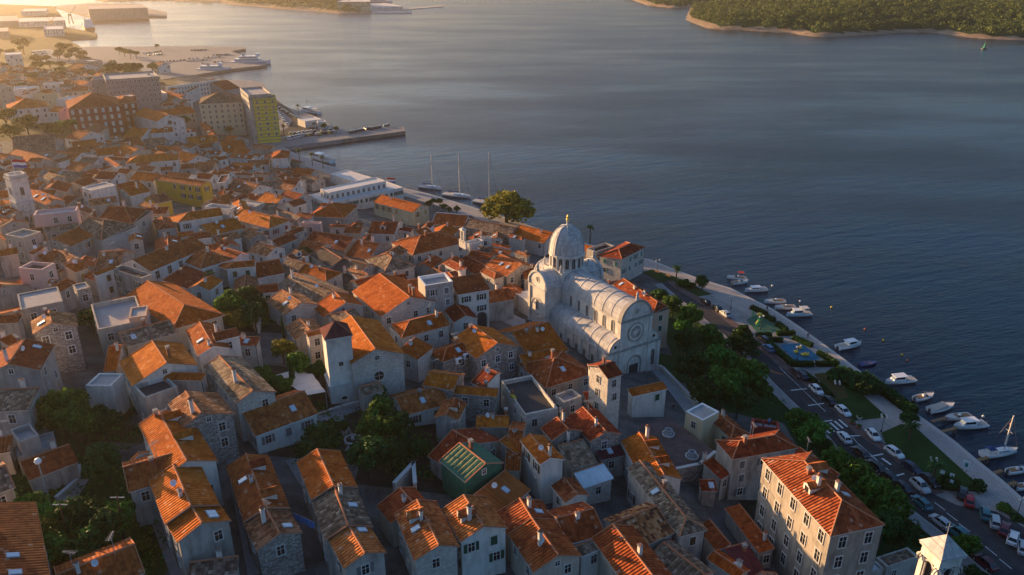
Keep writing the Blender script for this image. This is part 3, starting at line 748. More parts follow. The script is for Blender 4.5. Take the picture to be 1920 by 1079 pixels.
parse('''
@440 360
g 1312 787 1085 612 1080 918 1508 842 |11 o s c.05 c.15 few| bright orange gabled house with chimneys and brown gable window
g 500 830 355 735 385 935 628 865 |8 b s nog few| pale stone gabled house with lit brown roof by the walled trees
g 735 742 440 605 605 830 |8 k g nw C.9| broad dark mossy roof behind the lit brown gabled house
g 832 828 752 752 668 955 968 850 |9 o g nw| orange hipped roof with a wedge of pale gable, before the bell tower
g 680 583 540 545 660 675 805 640 |8 o g ha nw c.2| half-lit orange roof in the middle of dark old roofs
g 305 412 165 380 250 500 |8 b w few| house with a plain tan-brown roof and white gable by the dark tree
g 330 505 130 540 375 610 |8 r w nw| flat red roof beside the white house's downpipe
g 530 540 400 500 430 605 |8 k g nw c.2| small dark mossy roof below the dark tree
f 1428 706 1637 673 1405 612 |14 T g wp few sy wf| tall grey house with white-edged square roof terrace
s 1845 612 1605 650 1955 710 |14 r w reg wf| red-roofed palace with twin arches onto the square
s 1740 570 1620 512 1695 615 |9 r w nw c.3| narrow red roof of the yard behind the roof terrace
g 660 414 800 500 570 480 |8 d g nw| charcoal roof nearer the red twin roofs
g 990 545 820 495 830 690 |8 d g nw| charcoal roof with a pale hip line
s 1000 620 905 560 960 690 |7 b w nw| small brown roof framed by a white parapet
h 1000 520 1130 612 1345 558 1180 440 |7.5 k s few c.3| grey-brown roof with scattered tiles and pale end wall
s 880 575 830 600 960 640 |6 k n nw| small low mossy roof behind the bright orange gabled house
g 890 340 590 296 760 402 |8 r g nw k+.3| red roof, first of the two long twins by the dark tree
g 1085 388 920 362 920 452 |9 r g nw c.4 c.7 ant| red roof, second of the two long twins, crowded with chimneys
h 575 165 800 217 910 105 680 88 |8.5 o C c.9 c.6 m+.3 m+.6 tall| grey house with two dormers and tall pale windows
g 1398 96 1097 22 1392 212 |10 o c few so c.7 tall| long pale yellow house with ochre shutters and steep orange roof
g 1225 228 1033 221 1195 320 |10 r w c.2 m+.5 few| white stone house with dark red roof and one gabled dormer
s 1345 275 1250 260 1350 330 |9 r w nw C.9| small dark red hipped roof with a big chimney
s 1440 265 1350 290 1530 320 |10 r g nw c.5| dark red roof just behind the chapel
g 1755 175 1515 155 1722 265 |9 r n few wp ant| dark red terrace roof with a white end coping by the quay
f 1840 345 1930 345 1785 325 |8 m w nw low| flat pink-roofed shed near the chapel
f 1760 395 1870 365 1720 370 |8 T w nw| small grey box roof under the chapel bellcote
g 60 128 30 60 55 235 |9 o w nw| sliver of orange roof at the white house edge
g 265 182 60 130 240 275 415 228 |11 o s ha sr| pale house with red shutters and a collapsed mossy corner
s 500 190 230 90 480 240 |8 k g nw| narrow dark roof strip behind the red-shuttered house
g 360 35 230 2 270 88 |9 o w nw c.3| lit orange roof with a chimney before the long white hall
s 600 170 480 155 570 215 |7 r w nw| small low red roof with a white-blue awning
f 500 235 640 240 520 225 |8 T q few| weathered pink wall-house with a flat roof
g 165 80 330 90 170 160 |9 k g nw| flat grey-brown roof beside a lit mast pole
@860 380
g 430 188 80 122 405 265 |9 k n c.3 few| long grey-brown waterfront roof with stubby chimneys
g 705 225 462 170 660 325 |9 o s few| long orange waterfront roof just behind the dome
g 475 463 313 386 350 548 |12 t g k+.3 k+.6 reg| grey house with brown-red roof and rows of small windows by the square
s 592 468 478 470 540 580 |11 t s few| corner house with low brown-red roof beside the cathedral square
g 1200 350 1290 306 1180 440 1022 375 |13 r s ha hb st| pale stone waterfront house with teal shutters and hipped red roof
f 1025 372 1168 326 965 332 |11 F e nw| beige box with a sunken roof terrace behind the cathedral
s 1010 330 920 310 990 390 |9 o g nw| small orange roof wedged behind the dome
g 1490 745 1236 570 1428 826 1562 800 |14 r P ha sg c.3 c.6 k+.9| peach house with green shutters and long red roof against the cathedral
g 1230 580 1110 600 1190 660 |10 k g nw c.9| old grey-brown roof between cathedral and peach house
s 540 395 440 360 525 430 |9 b g nw c.3| low lit brown roof cluttered with chimneys by the dome
s 395 330 255 305 380 345 |8 o w nw| thin orange roof beside the pink flat roof
@1200 740
g 180 598 -5 285 312 662 |10 o w m+.3 m+.7 C.9 few| orange house with two tiled dormers and a thin white chimney
g 345 925 0 495 318 1075 500 1030 |10 k g ha few| long grey-brown decayed roof ending in a hipped pale blue wall
g 705 240 585 138 640 322 |9 t c ha sg few| pale yellow house with brown hipped roof above the well courtyard
f 345 125 470 200 462 68 600 125 |9.3 T c nw wp low| octagonal-edged white parapet terrace of the pale yellow house
h 565 345 690 486 1190 402 1040 262 |12.5 r g c.1 sy k+.3| grey stained house with a broad hipped red roof
f 845 235 1050 260 1035 160 |11 T R nw| red-walled roof terrace with pale balustrade
g 1513 790 1235 502 1465 1078 1825 1000 |18 t a ha hb m+.45 m-.85 c.25 C.4 c.75 dish tall reg| big stone apartment house with rows of tall pale windows
s 1500 600 1195 395 1440 640 |11 r y nw| dark red roof strip with an ochre end behind the big apartment house
s 545 470 470 512 672 602 |7 r g nw| dark red lean-to with glazed blue porch
s 560 640 440 640 600 720 |4 r g nw| low dark red shed roof in the courtyard garden
@1200 809
s 1010 880 745 545 885 890 |5 r g nw t.15| long low dark red roof beside the big apartment house
s 800 832 630 880 1015 1079 |7 m g nw| maroon ribbed sheet roof at the bottom
s 680 850 520 660 562 885 |7 r w nw| plain red roof with a white edge beside the decayed roof
g 780 1050 555 900 700 1090 |8 o g k-.3 nw| orange roof with a rounded front end at the bottom
g 480 1070 180 836 290 1085 |8 k s few| grey-brown ribbed roof running to the bottom edge
f 1850 1020 2090 940 1830 880 |5 k g nw low| dull grey corrugated yard roof by the white bell tower
f 1650 1079 1830 1030 1610 1000 |5 B g nw low| small blue-grey flat roof under the big apartment house
''')
parse('''
@0 320 6
''')
parse('''
@0 320 6
f 445 500 890 450 335 455 850 412 |11 W q nw| pink flat-roofed block beside the tall white bell tower
g 140 560 125 545 10 690 320 650 |9 k g nw| grey pyramid roof under the tall white bell tower
g 620 322 345 212 540 420 |10 o g k+.3 k+.6 nw| lit orange roof behind the tall white bell tower
f 250 760 460 690 60 690 |9 T e few| beige ruin-like yard house with lit top edge
g 880 640 600 760 1040 790 |9 r g so few| dark red roof on a blue-grey wall with yellow windows
g 1400 410 1230 400 1430 630 1650 520 |12 r e ha nw| large red roof with one bright vertical hip line
g 1165 550 1010 520 1150 790 1510 680 |11 k s ha c.9 few| ruined pale house with a grey-brown hipped roof
g 880 430 940 400 1000 500 |9 b g nw| small brown roof before the large bright-hipped red roof
s 880 590 500 640 890 650 |8 k g nw| dark old roof strip under the pink flat-roofed block
g 640 110 560 190 800 240 |8 r g nw c.2| red roof with lit verges behind the clock faces
s 640 220 400 230 700 330 |8 r g nw| red roof slope beside a white-fronted dormer
f 915 190 1190 130 1090 40 |10 T w nw low| white blank gable wall among red roofs
g 1130 10 1330 20 1200 130 |10 r w nw| red roof leaning on the white blank gable wall
s 1180 140 900 230 1330 250 |8 r g nw c.8| red roof edged by a white gutter line
g 1300 290 1000 330 1320 360 |8 b g k+.3 nw| brown roof with a white box light
g 1600 150 1380 200 1700 230 |9 o w nw C.4| orange roof with a white chimney below the big white house
g 1850 250 1680 290 1880 390 |8 b y nw| patched brown roof below the yellow house
s 1900 410 1640 420 1900 500 |9 r C nw| dark red roof on a tall grey wall
s 190 865 -40 905 285 912 |8 o g nw| orange roof with lit verge at the edge
g 640 900 430 950 700 1010 |8 t g nw c.5| terracotta roof with a white chimney by the pink cubic house
s 460 850 320 930 480 960 |9 r q nw| low red roof behind a pale pink wall
g 960 960 900 1040 700 1060 |7 t e nw| small tan roof above a lit window
g 1130 910 1400 890 860 1010 |8 o g nw| long brown-orange roof with lit ridge under the ruined pale house
@280 360 6
g 435 232 790 180 395 412 90 315 |12 o w ha k-.2 k-.5 c.2 sy| white house with hipped orange roof, twin chimneys and rows of shutters
g 590 372 970 290 680 495 |9 o e nw k+.5 c.9| orange roof with a lit yellow gable
s 990 450 700 510 1045 520 |7 b w nw| low brown lean-to in front of the lit yellow gable
f 780 240 1000 280 720 190 |10 T w nw| white railed roof terrace with lit posts
s 790 580 640 600 780 700 |8 r w nw| narrow red roof beside a bluish white wall
g 1030 690 790 620 900 720 |9 r w nw| dark red roof in shade with a white end
s 1230 545 1380 580 1270 600 |7 r w nw| small red roof with a pale blue panel
@280 220 6
''')
parse('''
@0 200
g 1040 366 1238 352 962 467 |11 o w ha hb few| big white house with a wide hipped orange roof
g 1195 512 1545 562 1175 570 |11 r y sb few| mustard yellow house with dark shuttered windows
g 1262 58 1080 8 1196 152 1378 130 |15 o w nw n=church c=church| white gabled church with round window and lit orange roof
''')
parse('''
@280 220 6
g 795 275 1055 250 880 398 |10 o w k+.3 few| plain orange gabled roof with one white skylight near the market
g 1180 430 930 410 1200 520 |9 r w nw k+.3 k+.6| red roof with two white skylights above a lower red roof
s 1195 520 935 510 1110 605 |8 o w few k+.5| lower red roof with white gable end under the two-skylight roof
h 1365 465 1568 462 1585 385 1400 390 |11.5 o w few| tall white house with shaded balcony floor near the harbour
g 1180 300 1400 322 1200 405 |8 b g nw| dull brown roof before the grey market road
g 540 430 360 380 370 450 |9 o w few| white house with steep orange hip among mottled roofs
g 500 520 360 530 340 580 |8 t g nw| rounded terracotta roof behind the yellow house
g 470 640 220 620 390 690 |8 t w few| brown-orange roof with small white gable behind the yellow house
g 660 560 560 600 700 640 |8 b w nw| low pale brown roof with white wall
f 760 740 855 735 750 620 |8 m w nw low| deep pink flat wall-top among grey roofs
g 420 230 740 195 480 305 |9 o w few m+.5| orange roof with a white dormered front below the church
g 730 200 600 50 650 160 |9 o g nw k+.3| orange pyramid-like roof with a lit hip below the church
g 1000 220 900 200 860 260 |7 o g nw| little orange roof with lit face near the market road
g 1240 760 970 700 1100 880 |9 b w k+.6 few| mottled brown roof with white gable below the roof garden
g 1490 720 1260 730 1370 800 |8 k w few| brown roof pair with a small white wall and dark door
g 1650 770 1500 740 1540 800 |9 b w few| small brown roof on a white wall with one dark window
g 1700 690 1540 680 1560 720 |8 r g nw| dull red roof at the foot of the tall white balcony house
g 1510 900 1300 850 1340 960 |9 o w c.3 nw| bright orange roof with a lone lit chimney
f 1050 930 1300 960 870 830 |9 T e nw low| long lit ochre wall with white sloping top
f 700 970 990 1000 580 920 |8 T w nw| white roof terrace with frames and awnings
g 1860 590 1650 570 1700 640 |8 r g nw| dull red roof behind the quay palms
g 1900 680 1750 650 1780 700 |7 k g few| dark old roof by the white waterfront hall
s 260 110 0 130 270 165 |9 o w nw m+.3| long orange roof with a white round dormer under the church
g 340 330 90 320 200 390 |8 o w nw| lit orange roof cluster below the dormered roof
g 380 360 290 330 340 420 |9 o w nw| peaked orange roof beside the lit cluster
g 170 230 -10 240 60 300 |8 k g nw| dark brown roof between the church and the lit cluster
g 1600 470 1720 500 1600 540 |7 k g few|
@0 180 6
g 800 520 1060 488 850 575 |8 o g nw|
g 640 470 420 470 560 560 |9 b g m+.3 m+.8 nw| brown roof with two round white dormers
g 380 500 180 520 200 590 |8 b g nw|
g 1020 400 860 380 840 440 |9 r w few| white house with red roof and two dark windows below the pines
g 1090 310 960 380 1000 410 1220 370 |9 b e few| beige gabled house in front of the red building
g 920 640 640 620 720 700 |8 t w nw|
g 660 640 480 620 580 740 |8 k g nw k+.5| grey roof with a pair of blue solar panels
g 1190 690 1340 780 1200 790 |8 r w few|
g 1110 700 940 690 1040 770 1195 748 |8 k w few| grey-green roof over a white gable with two windows
g 1070 600 1330 570 1130 670 |9 o w few| orange roof with a white wall and a paved upper step
g 1560 590 1390 560 1410 640 |8 o e nw|
g 1000 760 830 740 900 860 |8 t g nw|
g 960 860 720 850 800 960 |8 k g nw|
g 480 820 290 810 310 940 |8 t g few| terracotta roof with white dormer just behind the tall white bell tower
g 700 820 490 800 540 890 |8 b w few|
g 420 690 180 600 200 680 |8 r g nw|
g 110 660 -40 640 0 780 |9 o g nw| orange gable at the edge under the flag
g 640 900 540 860 560 960 |8 k g nw|
g 600 420 140 460 640 500 |10 k e nw| long brown roof with a glowing ochre back edge
h 100 180 525 108 460 55 120 110 |8 o w few reg| white villa with wide orange roof among pines
g 720 130 620 120 660 210 |9 o w few|
g 1680 370 1480 360 1500 410 |8 o w nw|
g 1860 480 1620 490 1660 560 |8 k g nw|
g 1560 450 1400 470 1450 520 |8 t w nw|
@0 60 6
g 470 520 310 510 320 540 |8 o w nw| orange roof over a long low white wall on the hill
g 900 560 740 540 760 610 |8 t e few|
g 1000 560 880 540 920 590 |9 o q few| small pink house with red roof on the hill
f 440 610 320 610 310 650 |9 W w nw low|
f 480 590 700 580 490 560 |9 W w few|
f 150 650 300 640 150 612 |9 W w few| white flat-roofed house with one tiny window on the hill
f 140 610 0 600 -20 640 |14 T e few|
f 380 700 650 700 390 670 |9 T c few| cream house with two oval windows above the villa
f 930 720 760 720 780 700 |8 W w few|
g 130 500 0 480 20 540 |8 o w few|
g 980 360 840 350 850 390 |10 t w ww reg| pale hillside house with a colonnade of tall windows
g 1840 350 1760 340 1760 370 |9 b w few c=house| white gabled house at the edge of the ferry car park
f 1150 320 1000 300 1010 280 |8 T C few|
f 50 260 240 250 45 236 |11 W w nw low| white block with two orange-red panels by the car park
f 1880 690 1780 640 1800 600 |9 T w few|
s 2000 640 1890 620 1960 700 |9 r w few|
@0 0
s 1390 690 1600 590 1400 720 |9 r w few| long red roof on the shore before the cream government block
f 1255 655 1650 600 1245 612 |11 W w ww reg n=hall c=hall| long pale flat hall with a strip of windows by the ferry quay
g 1700 600 1590 620 1620 650 |12 r C nw| dark block with red roof at the shore
g 1430 800 1190 830 1440 870 |10 o e few| orange hipped house beside the slim church tower
g 1270 690 1380 715 1225 735 |9 r w few|
f 980 705 830 720 1000 760 |15 T R nw low| maroon end block with pale flat roof
''')
# ------------------------------------------------------------------ sea, land
k = NT('sea_water', 0.16, 0.5)
k.b.inputs['IOR'].default_value = 1.33
k.col((0.001, 0.015, 0.033))
rot = lambda sx, sy, a: (lambda mp: (mp.inputs['Rotation'].__setattr__('default_value', (0,0,a)), mp.inputs['Scale'].__setattr__('default_value', (sx,sy,1)), k.l(k.n('ShaderNodeNewGeometry').outputs['Position'], mp.inputs['Vector']), mp.outputs[0])[-1])(k.n('ShaderNodeMapping', vector_type='TEXTURE'))
n1 = k.noise(rot(3.2,0.95,.28), 1.0, 3, 0.6); n2 = k.noise(rot(14,4.5,.4), 1.0, 3, 0.55); n3 = k.noise(k.pos((0.005,0.014,1)), 1.0, 5, .6)
gust = k.ramp(n3, [(0.38, (0.2,)*3), (0.62, (1,1,1))])
h = k.math('ADD', k.math('MULTIPLY', n1, k.math('MULTIPLY', gust, 0.95)), k.math('MULTIPLY', n2, 0.9))
k.bump(h, 0.42, 1.0)
k.l(k.math('ADD', .09, k.math('MULTIPLY', gust, .13)), k.b.inputs['Roughness']); MATS['sea_water'] = k.mat
m = MB(); m.add([(-1450,-50,0),(1450,-50,0),(1450,2700,0),(-1450,2700,0)]); tag(link('sea', m.mesh('sea', [M['sea_water']])), kind='structure')

def ground_mat(name, ca, cb, cc, sc=0.25, rough=0.95, fine=3.0):
    k = NT(name, rough, 0.1); a = k.noise(k.pos(), sc, 6, 0.65); b = k.noise(k.pos(), fine, 3)
    k.col(k.ramp(k.math('ADD', k.math('MULTIPLY', a, 0.75), k.math('MULTIPLY', b, 0.25)), [(0.35, ca), (0.5, cb), (0.65, cc)]))
    k.bump(b, 0.3, 0.08); MATS[name] = k.mat
ground_mat('alley', (0.07,0.06,0.055), (0.13,0.12,0.11), (0.20,0.18,0.165))
ground_mat('asphalt', (0.040,0.041,0.044), (0.055,0.056,0.06), (0.075,0.075,0.078), 0.4)
ground_mat('pale_paving', (0.34,0.30,0.285), (0.42,0.385,0.365), (0.48,0.44,0.42), 0.35)
k = NT('pale_paving', .9, .15); bt_ = k.n('ShaderNodeTexBrick', i_Scale=0.55); mp = k.n('ShaderNodeMapping'); mp.inputs['Rotation'].default_value = (0,0,.95); k.l(k.n('ShaderNodeNewGeometry').outputs['Position'], mp.inputs['Vector']); k.l(mp.outputs[0], bt_.inputs['Vector'])
bt_.inputs['Color1'].default_value = (.44,.40,.375,1); bt_.inputs['Color2'].default_value = (.36,.33,.315,1); bt_.inputs['Mortar'].default_value = (.24,.22,.21,1); bt_.inputs['Mortar Size'].default_value = .03
k.col(k.mix(k.math('MULTIPLY', k.ramp(k.noise(k.pos(), .3, 5, .65), [(.45,(0,0,0)),(.7,(1,1,1))]), .5), bt_.outputs['Color'], (.24,.215,.2))); MATS['pale_paving'] = k.mat
ground_mat('grey_paving', (0.20,0.19,0.185), (0.26,0.25,0.245), (0.31,0.30,0.295), 0.4)
ground_mat('red_paving', (0.11,0.075,0.068), (0.15,0.10,0.09), (0.185,0.13,0.12), 0.4)
ground_mat('grass_lawn', (0.012,0.035,0.01), (0.02,0.055,0.014), (0.038,0.07,0.02), 0.15)
ground_mat('dry_grass', (0.05,0.05,0.018), (0.09,0.075,0.03), (0.13,0.10,0.045), 0.12)
ground_mat('soil', (0.03,0.026,0.02), (0.055,0.045,0.033), (0.08,0.065,0.05), 0.3)
ground_mat('rocky', (0.22,0.15,0.10), (0.34,0.24,0.16), (0.44,0.32,0.22), 0.1)
ground_mat('plaza_stone', (0.30,0.30,0.305), (0.36,0.36,0.365), (0.42,0.42,0.425), 0.5)
plain('green_court', (0.045,0.13,0.085), 0.9, 0.2, var=0.1); plain('blue_court', (0.03,0.16,0.27), 0.9, 0.2, var=0.1)
plain('road_paint', (0.62,0.62,0.62), 0.8, 0.2, var=0.15, scale=6)
plain('kerb_stone', (0.42,0.40,0.38), 0.9, 0.2)

# hillside
def inside(p, poly):
    c = False; j = len(poly)-1
    for i in range(len(poly)):
        if (poly[i][1] > p[1]) != (poly[j][1] > p[1]) and p[0] < (poly[j][0]-poly[i][0])*(p[1]-poly[i][1])/(poly[j][1]-poly[i][1]) + poly[i][0]: c = not c
        j = i
    return c
GARDENS = [(1, [(1215,530),(1260,545),(1350,625),(1447,718),(1512,780),(1545,812),(1640,905),(1700,965),(1790,1045),(1720,1090),(1560,1000),(1480,800),(1400,790),(1320,760),(1245,700),(1238,600)]),
 (2, [(450,700),(600,690),(760,740),(830,800),(840,900),(760,940),(640,880),(520,840),(440,760)]), (2, [(380,540),(500,530),(520,620),(400,620)]),
 (3, [(40,720),(240,720),(275,830),(150,870),(20,830)]), (1, [(-40,870),(250,860),(340,1000),(280,1120),(-60,1120)]), (3, [(-100,200),(160,190),(170,260),(-100,270)]), (2, [(1360,860),(1480,880),(1560,1030),(1480,1079),(1380,960)]),
 (3, [(-200,60),(330,110),(330,160),(-200,170)])]
m = MB(); X0, X1, Y0, Y1, st = -620, 130, 30, 800, 5
nx, ny = int((X1-X0)/st)+1, int((Y1-Y0)/st)+1
idx = {}
for j in range(ny):
    for i in range(nx):
        x, y = X0+i*st, Y0+j*st; d = shore_dist(x, y)
        z = terrain(x, y) if d > 4 else -3.0
        idx[i,j] = len(m.v); m.v.append((x, y, z - 0.06))
for j in range(ny-1):
    for i in range(nx-1):
        q = [idx[i,j], idx[i+1,j], idx[i+1,j+1], idx[i,j+1]]
        if all(m.v[k_][2] < -2 for k_ in q): continue
        cxy = [sum(m.v[k_][a] for k_ in q)/4 for a in range(3)]
        pp = proj(cxy); mi = 0
        for gi, poly in GARDENS:
            if inside(pp, poly): mi = gi
        m.f.append(tuple(q)); m.m.append(mi)
tag(link('ground', m.mesh('ground', [M['alley'], M['grass_lawn'], M['soil'], M['dry_grass']], True)), kind='structure')

def sheet(name, px, mat, z=2.0, kind='structure', world=False, label=None):
    m = MB(); P = [Vector(p) if world else at(p[0], p[1], z) for p in px]
    a = sum(P[i].x*P[(i+1)%len(P)].y - P[(i+1)%len(P)].x*P[i].y for i in range(len(P)))
    if a < 0: P = P[::-1]
    m.add([(p[0], p[1], z) for p in P]); o = link(name, m.mesh(name, [M[mat]])); tag(o, label=label, kind=kind); return o
def block(name, px, mat, z0, z1, sidemat=None, kind='structure'):
    m = MB(); P = [at(x, y, z1) for x, y in px]
    a = sum(P[i].x*P[(i+1)%len(P)].y - P[(i+1)%len(P)].x*P[i].y for i in range(len(P)))
    if a < 0: P = P[::-1]
    m.prism(P, z0, z1, 1, 0); o = link(name, m.mesh(name, [M[mat], M[sidemat or mat]])); tag(o, kind=kind); return o

# quay strip with real edge: from the shoreline 11 m inland
def offset_line(pts, d):
    out = []
    for i, p in enumerate(pts):
        a = pts[max(0,i-1)]; b = pts[min(len(pts)-1,i+1)]; e = (b-a).normalized(); nn = Vector((-e.y, e.x)); out.append(p + nn*d)
    return out
near = SH[:len(SHORE_PX)]
def strip(name, pts, d0, d1, z, mat, edge_to=None, sidemat=None):
    m = MB(); A = offset_line(pts, d0); B = offset_line(pts, d1)
    for i in range(len(pts)-1):
        m.add([(A[i].x,A[i].y,z),(A[i+1].x,A[i+1].y,z),(B[i+1].x,B[i+1].y,z),(B[i].x,B[i].y,z)][::-1] if (A[i+1]-A[i]).cross(B[i]-A[i]) < 0 else [(A[i].x,A[i].y,z),(A[i+1].x,A[i+1].y,z),(B[i+1].x,B[i+1].y,z),(B[i].x,B[i].y,z)], 0)
        if edge_to is not None: m.add([(A[i].x,A[i].y,edge_to),(A[i+1].x,A[i+1].y,edge_to),(A[i+1].x,A[i+1].y,z),(A[i].x,A[i].y,z)], 1)
    return tag(link(name, m.mesh(name, [M[mat], M[sidemat or mat]])), kind='structure')
strip('quay', near, 0, 9.0, 2.02, 'pale_paving', -3, 'stone_light')
strip('quay_coping', near, -0.15, 0.9, 2.06, 'kerb_stone', 1.6, 'kerb_stone')
# far harbour street and pier
block('harbour_square', [(532,277),(470,290),(440,262),(380,245),(330,200),(420,150),(470,151),(494,156),(503,169),(520,191),(545,204),(580,214),(605,224),(620,236),(650,246),(640,262)], 'grey_paving', -3, 2.05)
block('pier', [(532,277),(560,272),(760,246),(757,238),(690,242),(650,246),(620,240),(530,262)], 'grey_paving', -3, 2.11, 'stone_dark')
sheet('harbour_road', [(500,178),(512,183),(545,207),(575,235),(590,240),(610,250),(600,256),(545,252),(500,262),(480,262),(540,240),(548,226),(525,205),(505,190)], 'asphalt', 2.12)
# ferry quay
block('ferry_quay', [(130,100),(150,88),(330,87),(460,88),(460,92),(435,96),(462,108),(500,113),(500,122),(430,130),(370,140),(300,150),(240,140),(160,118)], 'grey_paving', -3, 2.3, 'stone_dark')
pass
block('industrial_shore', [(-260,260),(-260,20),(0,8),(100,12),(118,33),(115,50),(160,58),(182,64),(180,70),(125,73),(135,79),(152,88),(160,118),(240,142),(300,152),(330,165),(300,200),(180,240),(0,260)], 'dry_grass', -3, 2.25, 'rocky')
block('silo_pier', [(100,12),(160,28),(170,31),(312,31),(312,23),(268,14),(260,8),(170,6)], 'grey_paving', -3, 2.4, 'stone_dark')
sheet('far_car_park', [(60,95),(90,92),(170,108),(180,118),(100,120),(60,112)], 'grey_paving', 2.3)
sheet('ferry_car_park', [(185,93),(330,89),(430,98),(470,110),(420,124),(330,132),(250,112)], 'grey_paving', 2.35)
# ------------------------------------------------------------------ landmarks
def limestone(name, ca, cb, dirt, amt=0.6, slabs=False):
    k = NT(name, 0.88, 0.15)
    br = k.n('ShaderNodeTexVoronoi', i_Scale=0.9); k.l(k.pos((1,1,2.0)), br.inputs['Vector'])
    sx = k.n('ShaderNodeSeparateColor'); k.l(br.outputs['Color'], sx.inputs[0])
    c = k.mix(k.math('MULTIPLY', sx.outputs[1], 0.55), ca, cb)
    st = k.ramp(k.math('ADD', k.math('MULTIPLY', k.noise(k.pos((1.3,1.3,0.25)), 1.0, 5, .65), 0.6), k.math('MULTIPLY', k.noise(k.pos(), 0.35, 4), 0.5)), [(0.5, (0,0,0)), (0.75, (1,1,1))])
    c = k.mix(k.math('MULTIPLY', st, amt), c, dirt)
    if slabs:   # joints between the roofing slabs
        tc = k.n('ShaderNodeTexCoord'); s3 = k.n('ShaderNodeSeparateXYZ'); k.l(tc.outputs['Object'], s3.inputs[0])
        jx = k.math('LESS_THAN', k.math('FRACT', k.math('MULTIPLY', s3.outputs[0], .95)), .09); jz = k.math('LESS_THAN', k.math('FRACT', k.math('MULTIPLY', s3.outputs[2], .8)), .07)
        c = k.mix(k.math('MULTIPLY', k.math('MAXIMUM', jx, jz), .55), c, (.2,.19,.18))
    k.col(c); k.bump(k.noise(k.pos(), 3, 4), 0.25, 0.08); MATS[name] = k.mat
limestone('lime_wall', (0.76,0.70,0.62), (0.62,0.57,0.50), (0.27,0.24,0.21))
limestone('lime_roof', (0.62,0.59,0.56), (0.44,0.42,0.40), (0.25,0.235,0.225), 0.85, True)
limestone('lime_trim', (0.62,0.59,0.55), (0.5,0.47,0.44), (0.24,0.22,0.2), 0.6)

CA = Vector((27.5, 155.6, 7.6)); CR = atan2(0.848, -0.53)
cath = empty('cathedral', CA, CR); tag(cath, 'white stone cathedral with ribbed barrel roofs and tall ribbed dome', 'cathedral')
def arc_strip(m, r0, r1, n, plane, mi=0, c=(0,0), a0=0.0, a1=pi):
    """flat ring segment in a vertical plane; plane(y,z)->point"""
    for i in range(n):
        t0 = a0+(a1-a0)*i/n; t1 = a0+(a1-a0)*(i+1)/n
        m.add([plane(c[0]+r0*cos(t0), c[1]+r0*sin(t0)), plane(c[0]+r1*cos(t0), c[1]+r1*sin(t0)), plane(c[0]+r1*cos(t1), c[1]+r1*sin(t1)), plane(c[0]+r0*cos(t1), c[1]+r0*sin(t1))], mi)
w = MB()
def bx(x0,x1,y0,y1,z0,z1,mi=0,mb=None): (mb or w).box(((x0+x1)/2,(y0+y1)/2,(z0+z1)/2),(x1-x0,y1-y0,z1-z0),mi)
bx(0.4,23,-7,7,-6,8); bx(0.4,23,-3.75,3.75,8,15); bx(23,30,-8.5,8.5,-6,15); bx(22.7,30.3,-4.1,4.1,15,18.7); bx(30,37.5,-7.6,7.6,-6,8.5); bx(30,36,-3.6,3.6,8.5,14)
for s in (-1,1):
    # pilasters and arched hoods down the aisle
    for i in range(8): x = 1.2+i*3.1; bx(x-.35,x+.35,s*7-.25 if s>0 else -7.25, s*7+.25,-5,7.4)
    bx(0.2,23.2, s*7.0-.35, s*7.0+.35, 7.4, 8.02, 1); bx(0.2,23.2, s*3.75-.3, s*3.75+.3, 14.5, 15.05, 1)
    bx(22.75,30.25, s*8.5-.3, s*8.5+.3, 14.4, 15.03, 1); bx(22.75,30.25, s*8.5-.28, s*8.5+.28, 7.6, 8.3, 1)
    for x in (23.2, 29.8): bx(x-.4,x+.4, s*8.5-.3, s*8.5+.32, -5, 14.4)
    # semicircular transept gable with lunette
    yy = s*8.5
    for i in range(20):
        t0, t1 = pi*i/20, pi*(i+1)/20
        P = [(26.5, yy, 15.0), (26.5+3.9*cos(t0), yy, 15+3.9*sin(t0)), (26.5+3.9*cos(t1), yy, 15+3.9*sin(t1))]
        w.add(P if s < 0 else P[::-1], 0); w.add([(p[0], yy-s*.5, p[2]) for p in (P[::-1] if s < 0 else P)], 0)
    arc_strip(w, 3.6, 4.1, 20, lambda a, b: (26.5+a, yy+s*.22, 15+b), 1)
    for i in range(20):
        t0, t1 = pi*i/20, pi*(i+1)/20
        w.add([(26.5+4.1*cos(t0), yy+s*.22, 15+4.1*sin(t0)), (26.5+4.1*cos(t1), yy+s*.22, 15+4.1*sin(t1)), (26.5+4.1*cos(t1), yy-s*.5, 15+4.1*sin(t1)), (26.5+4.1*cos(t0), yy-s*.5, 15+4.1*sin(t0))], 1)
    # big blind arch below
    arc_strip(w, 2.5, 2.95, 16, lambda a, b: (26.5+a, yy+s*.16, 9.2+b), 1)
    bx(23.55,24.0, yy-.16, yy+.16, 8.3, 9.2, 1); bx(29.0,29.45, yy-.16, yy+.16, 8.3, 9.2, 1)
bx(30,37.7,-7.8,7.8,8.3,8.8,1)
link('wall', w.mesh('wall', [M['lime_wall'], M['lime_trim']]), cath)
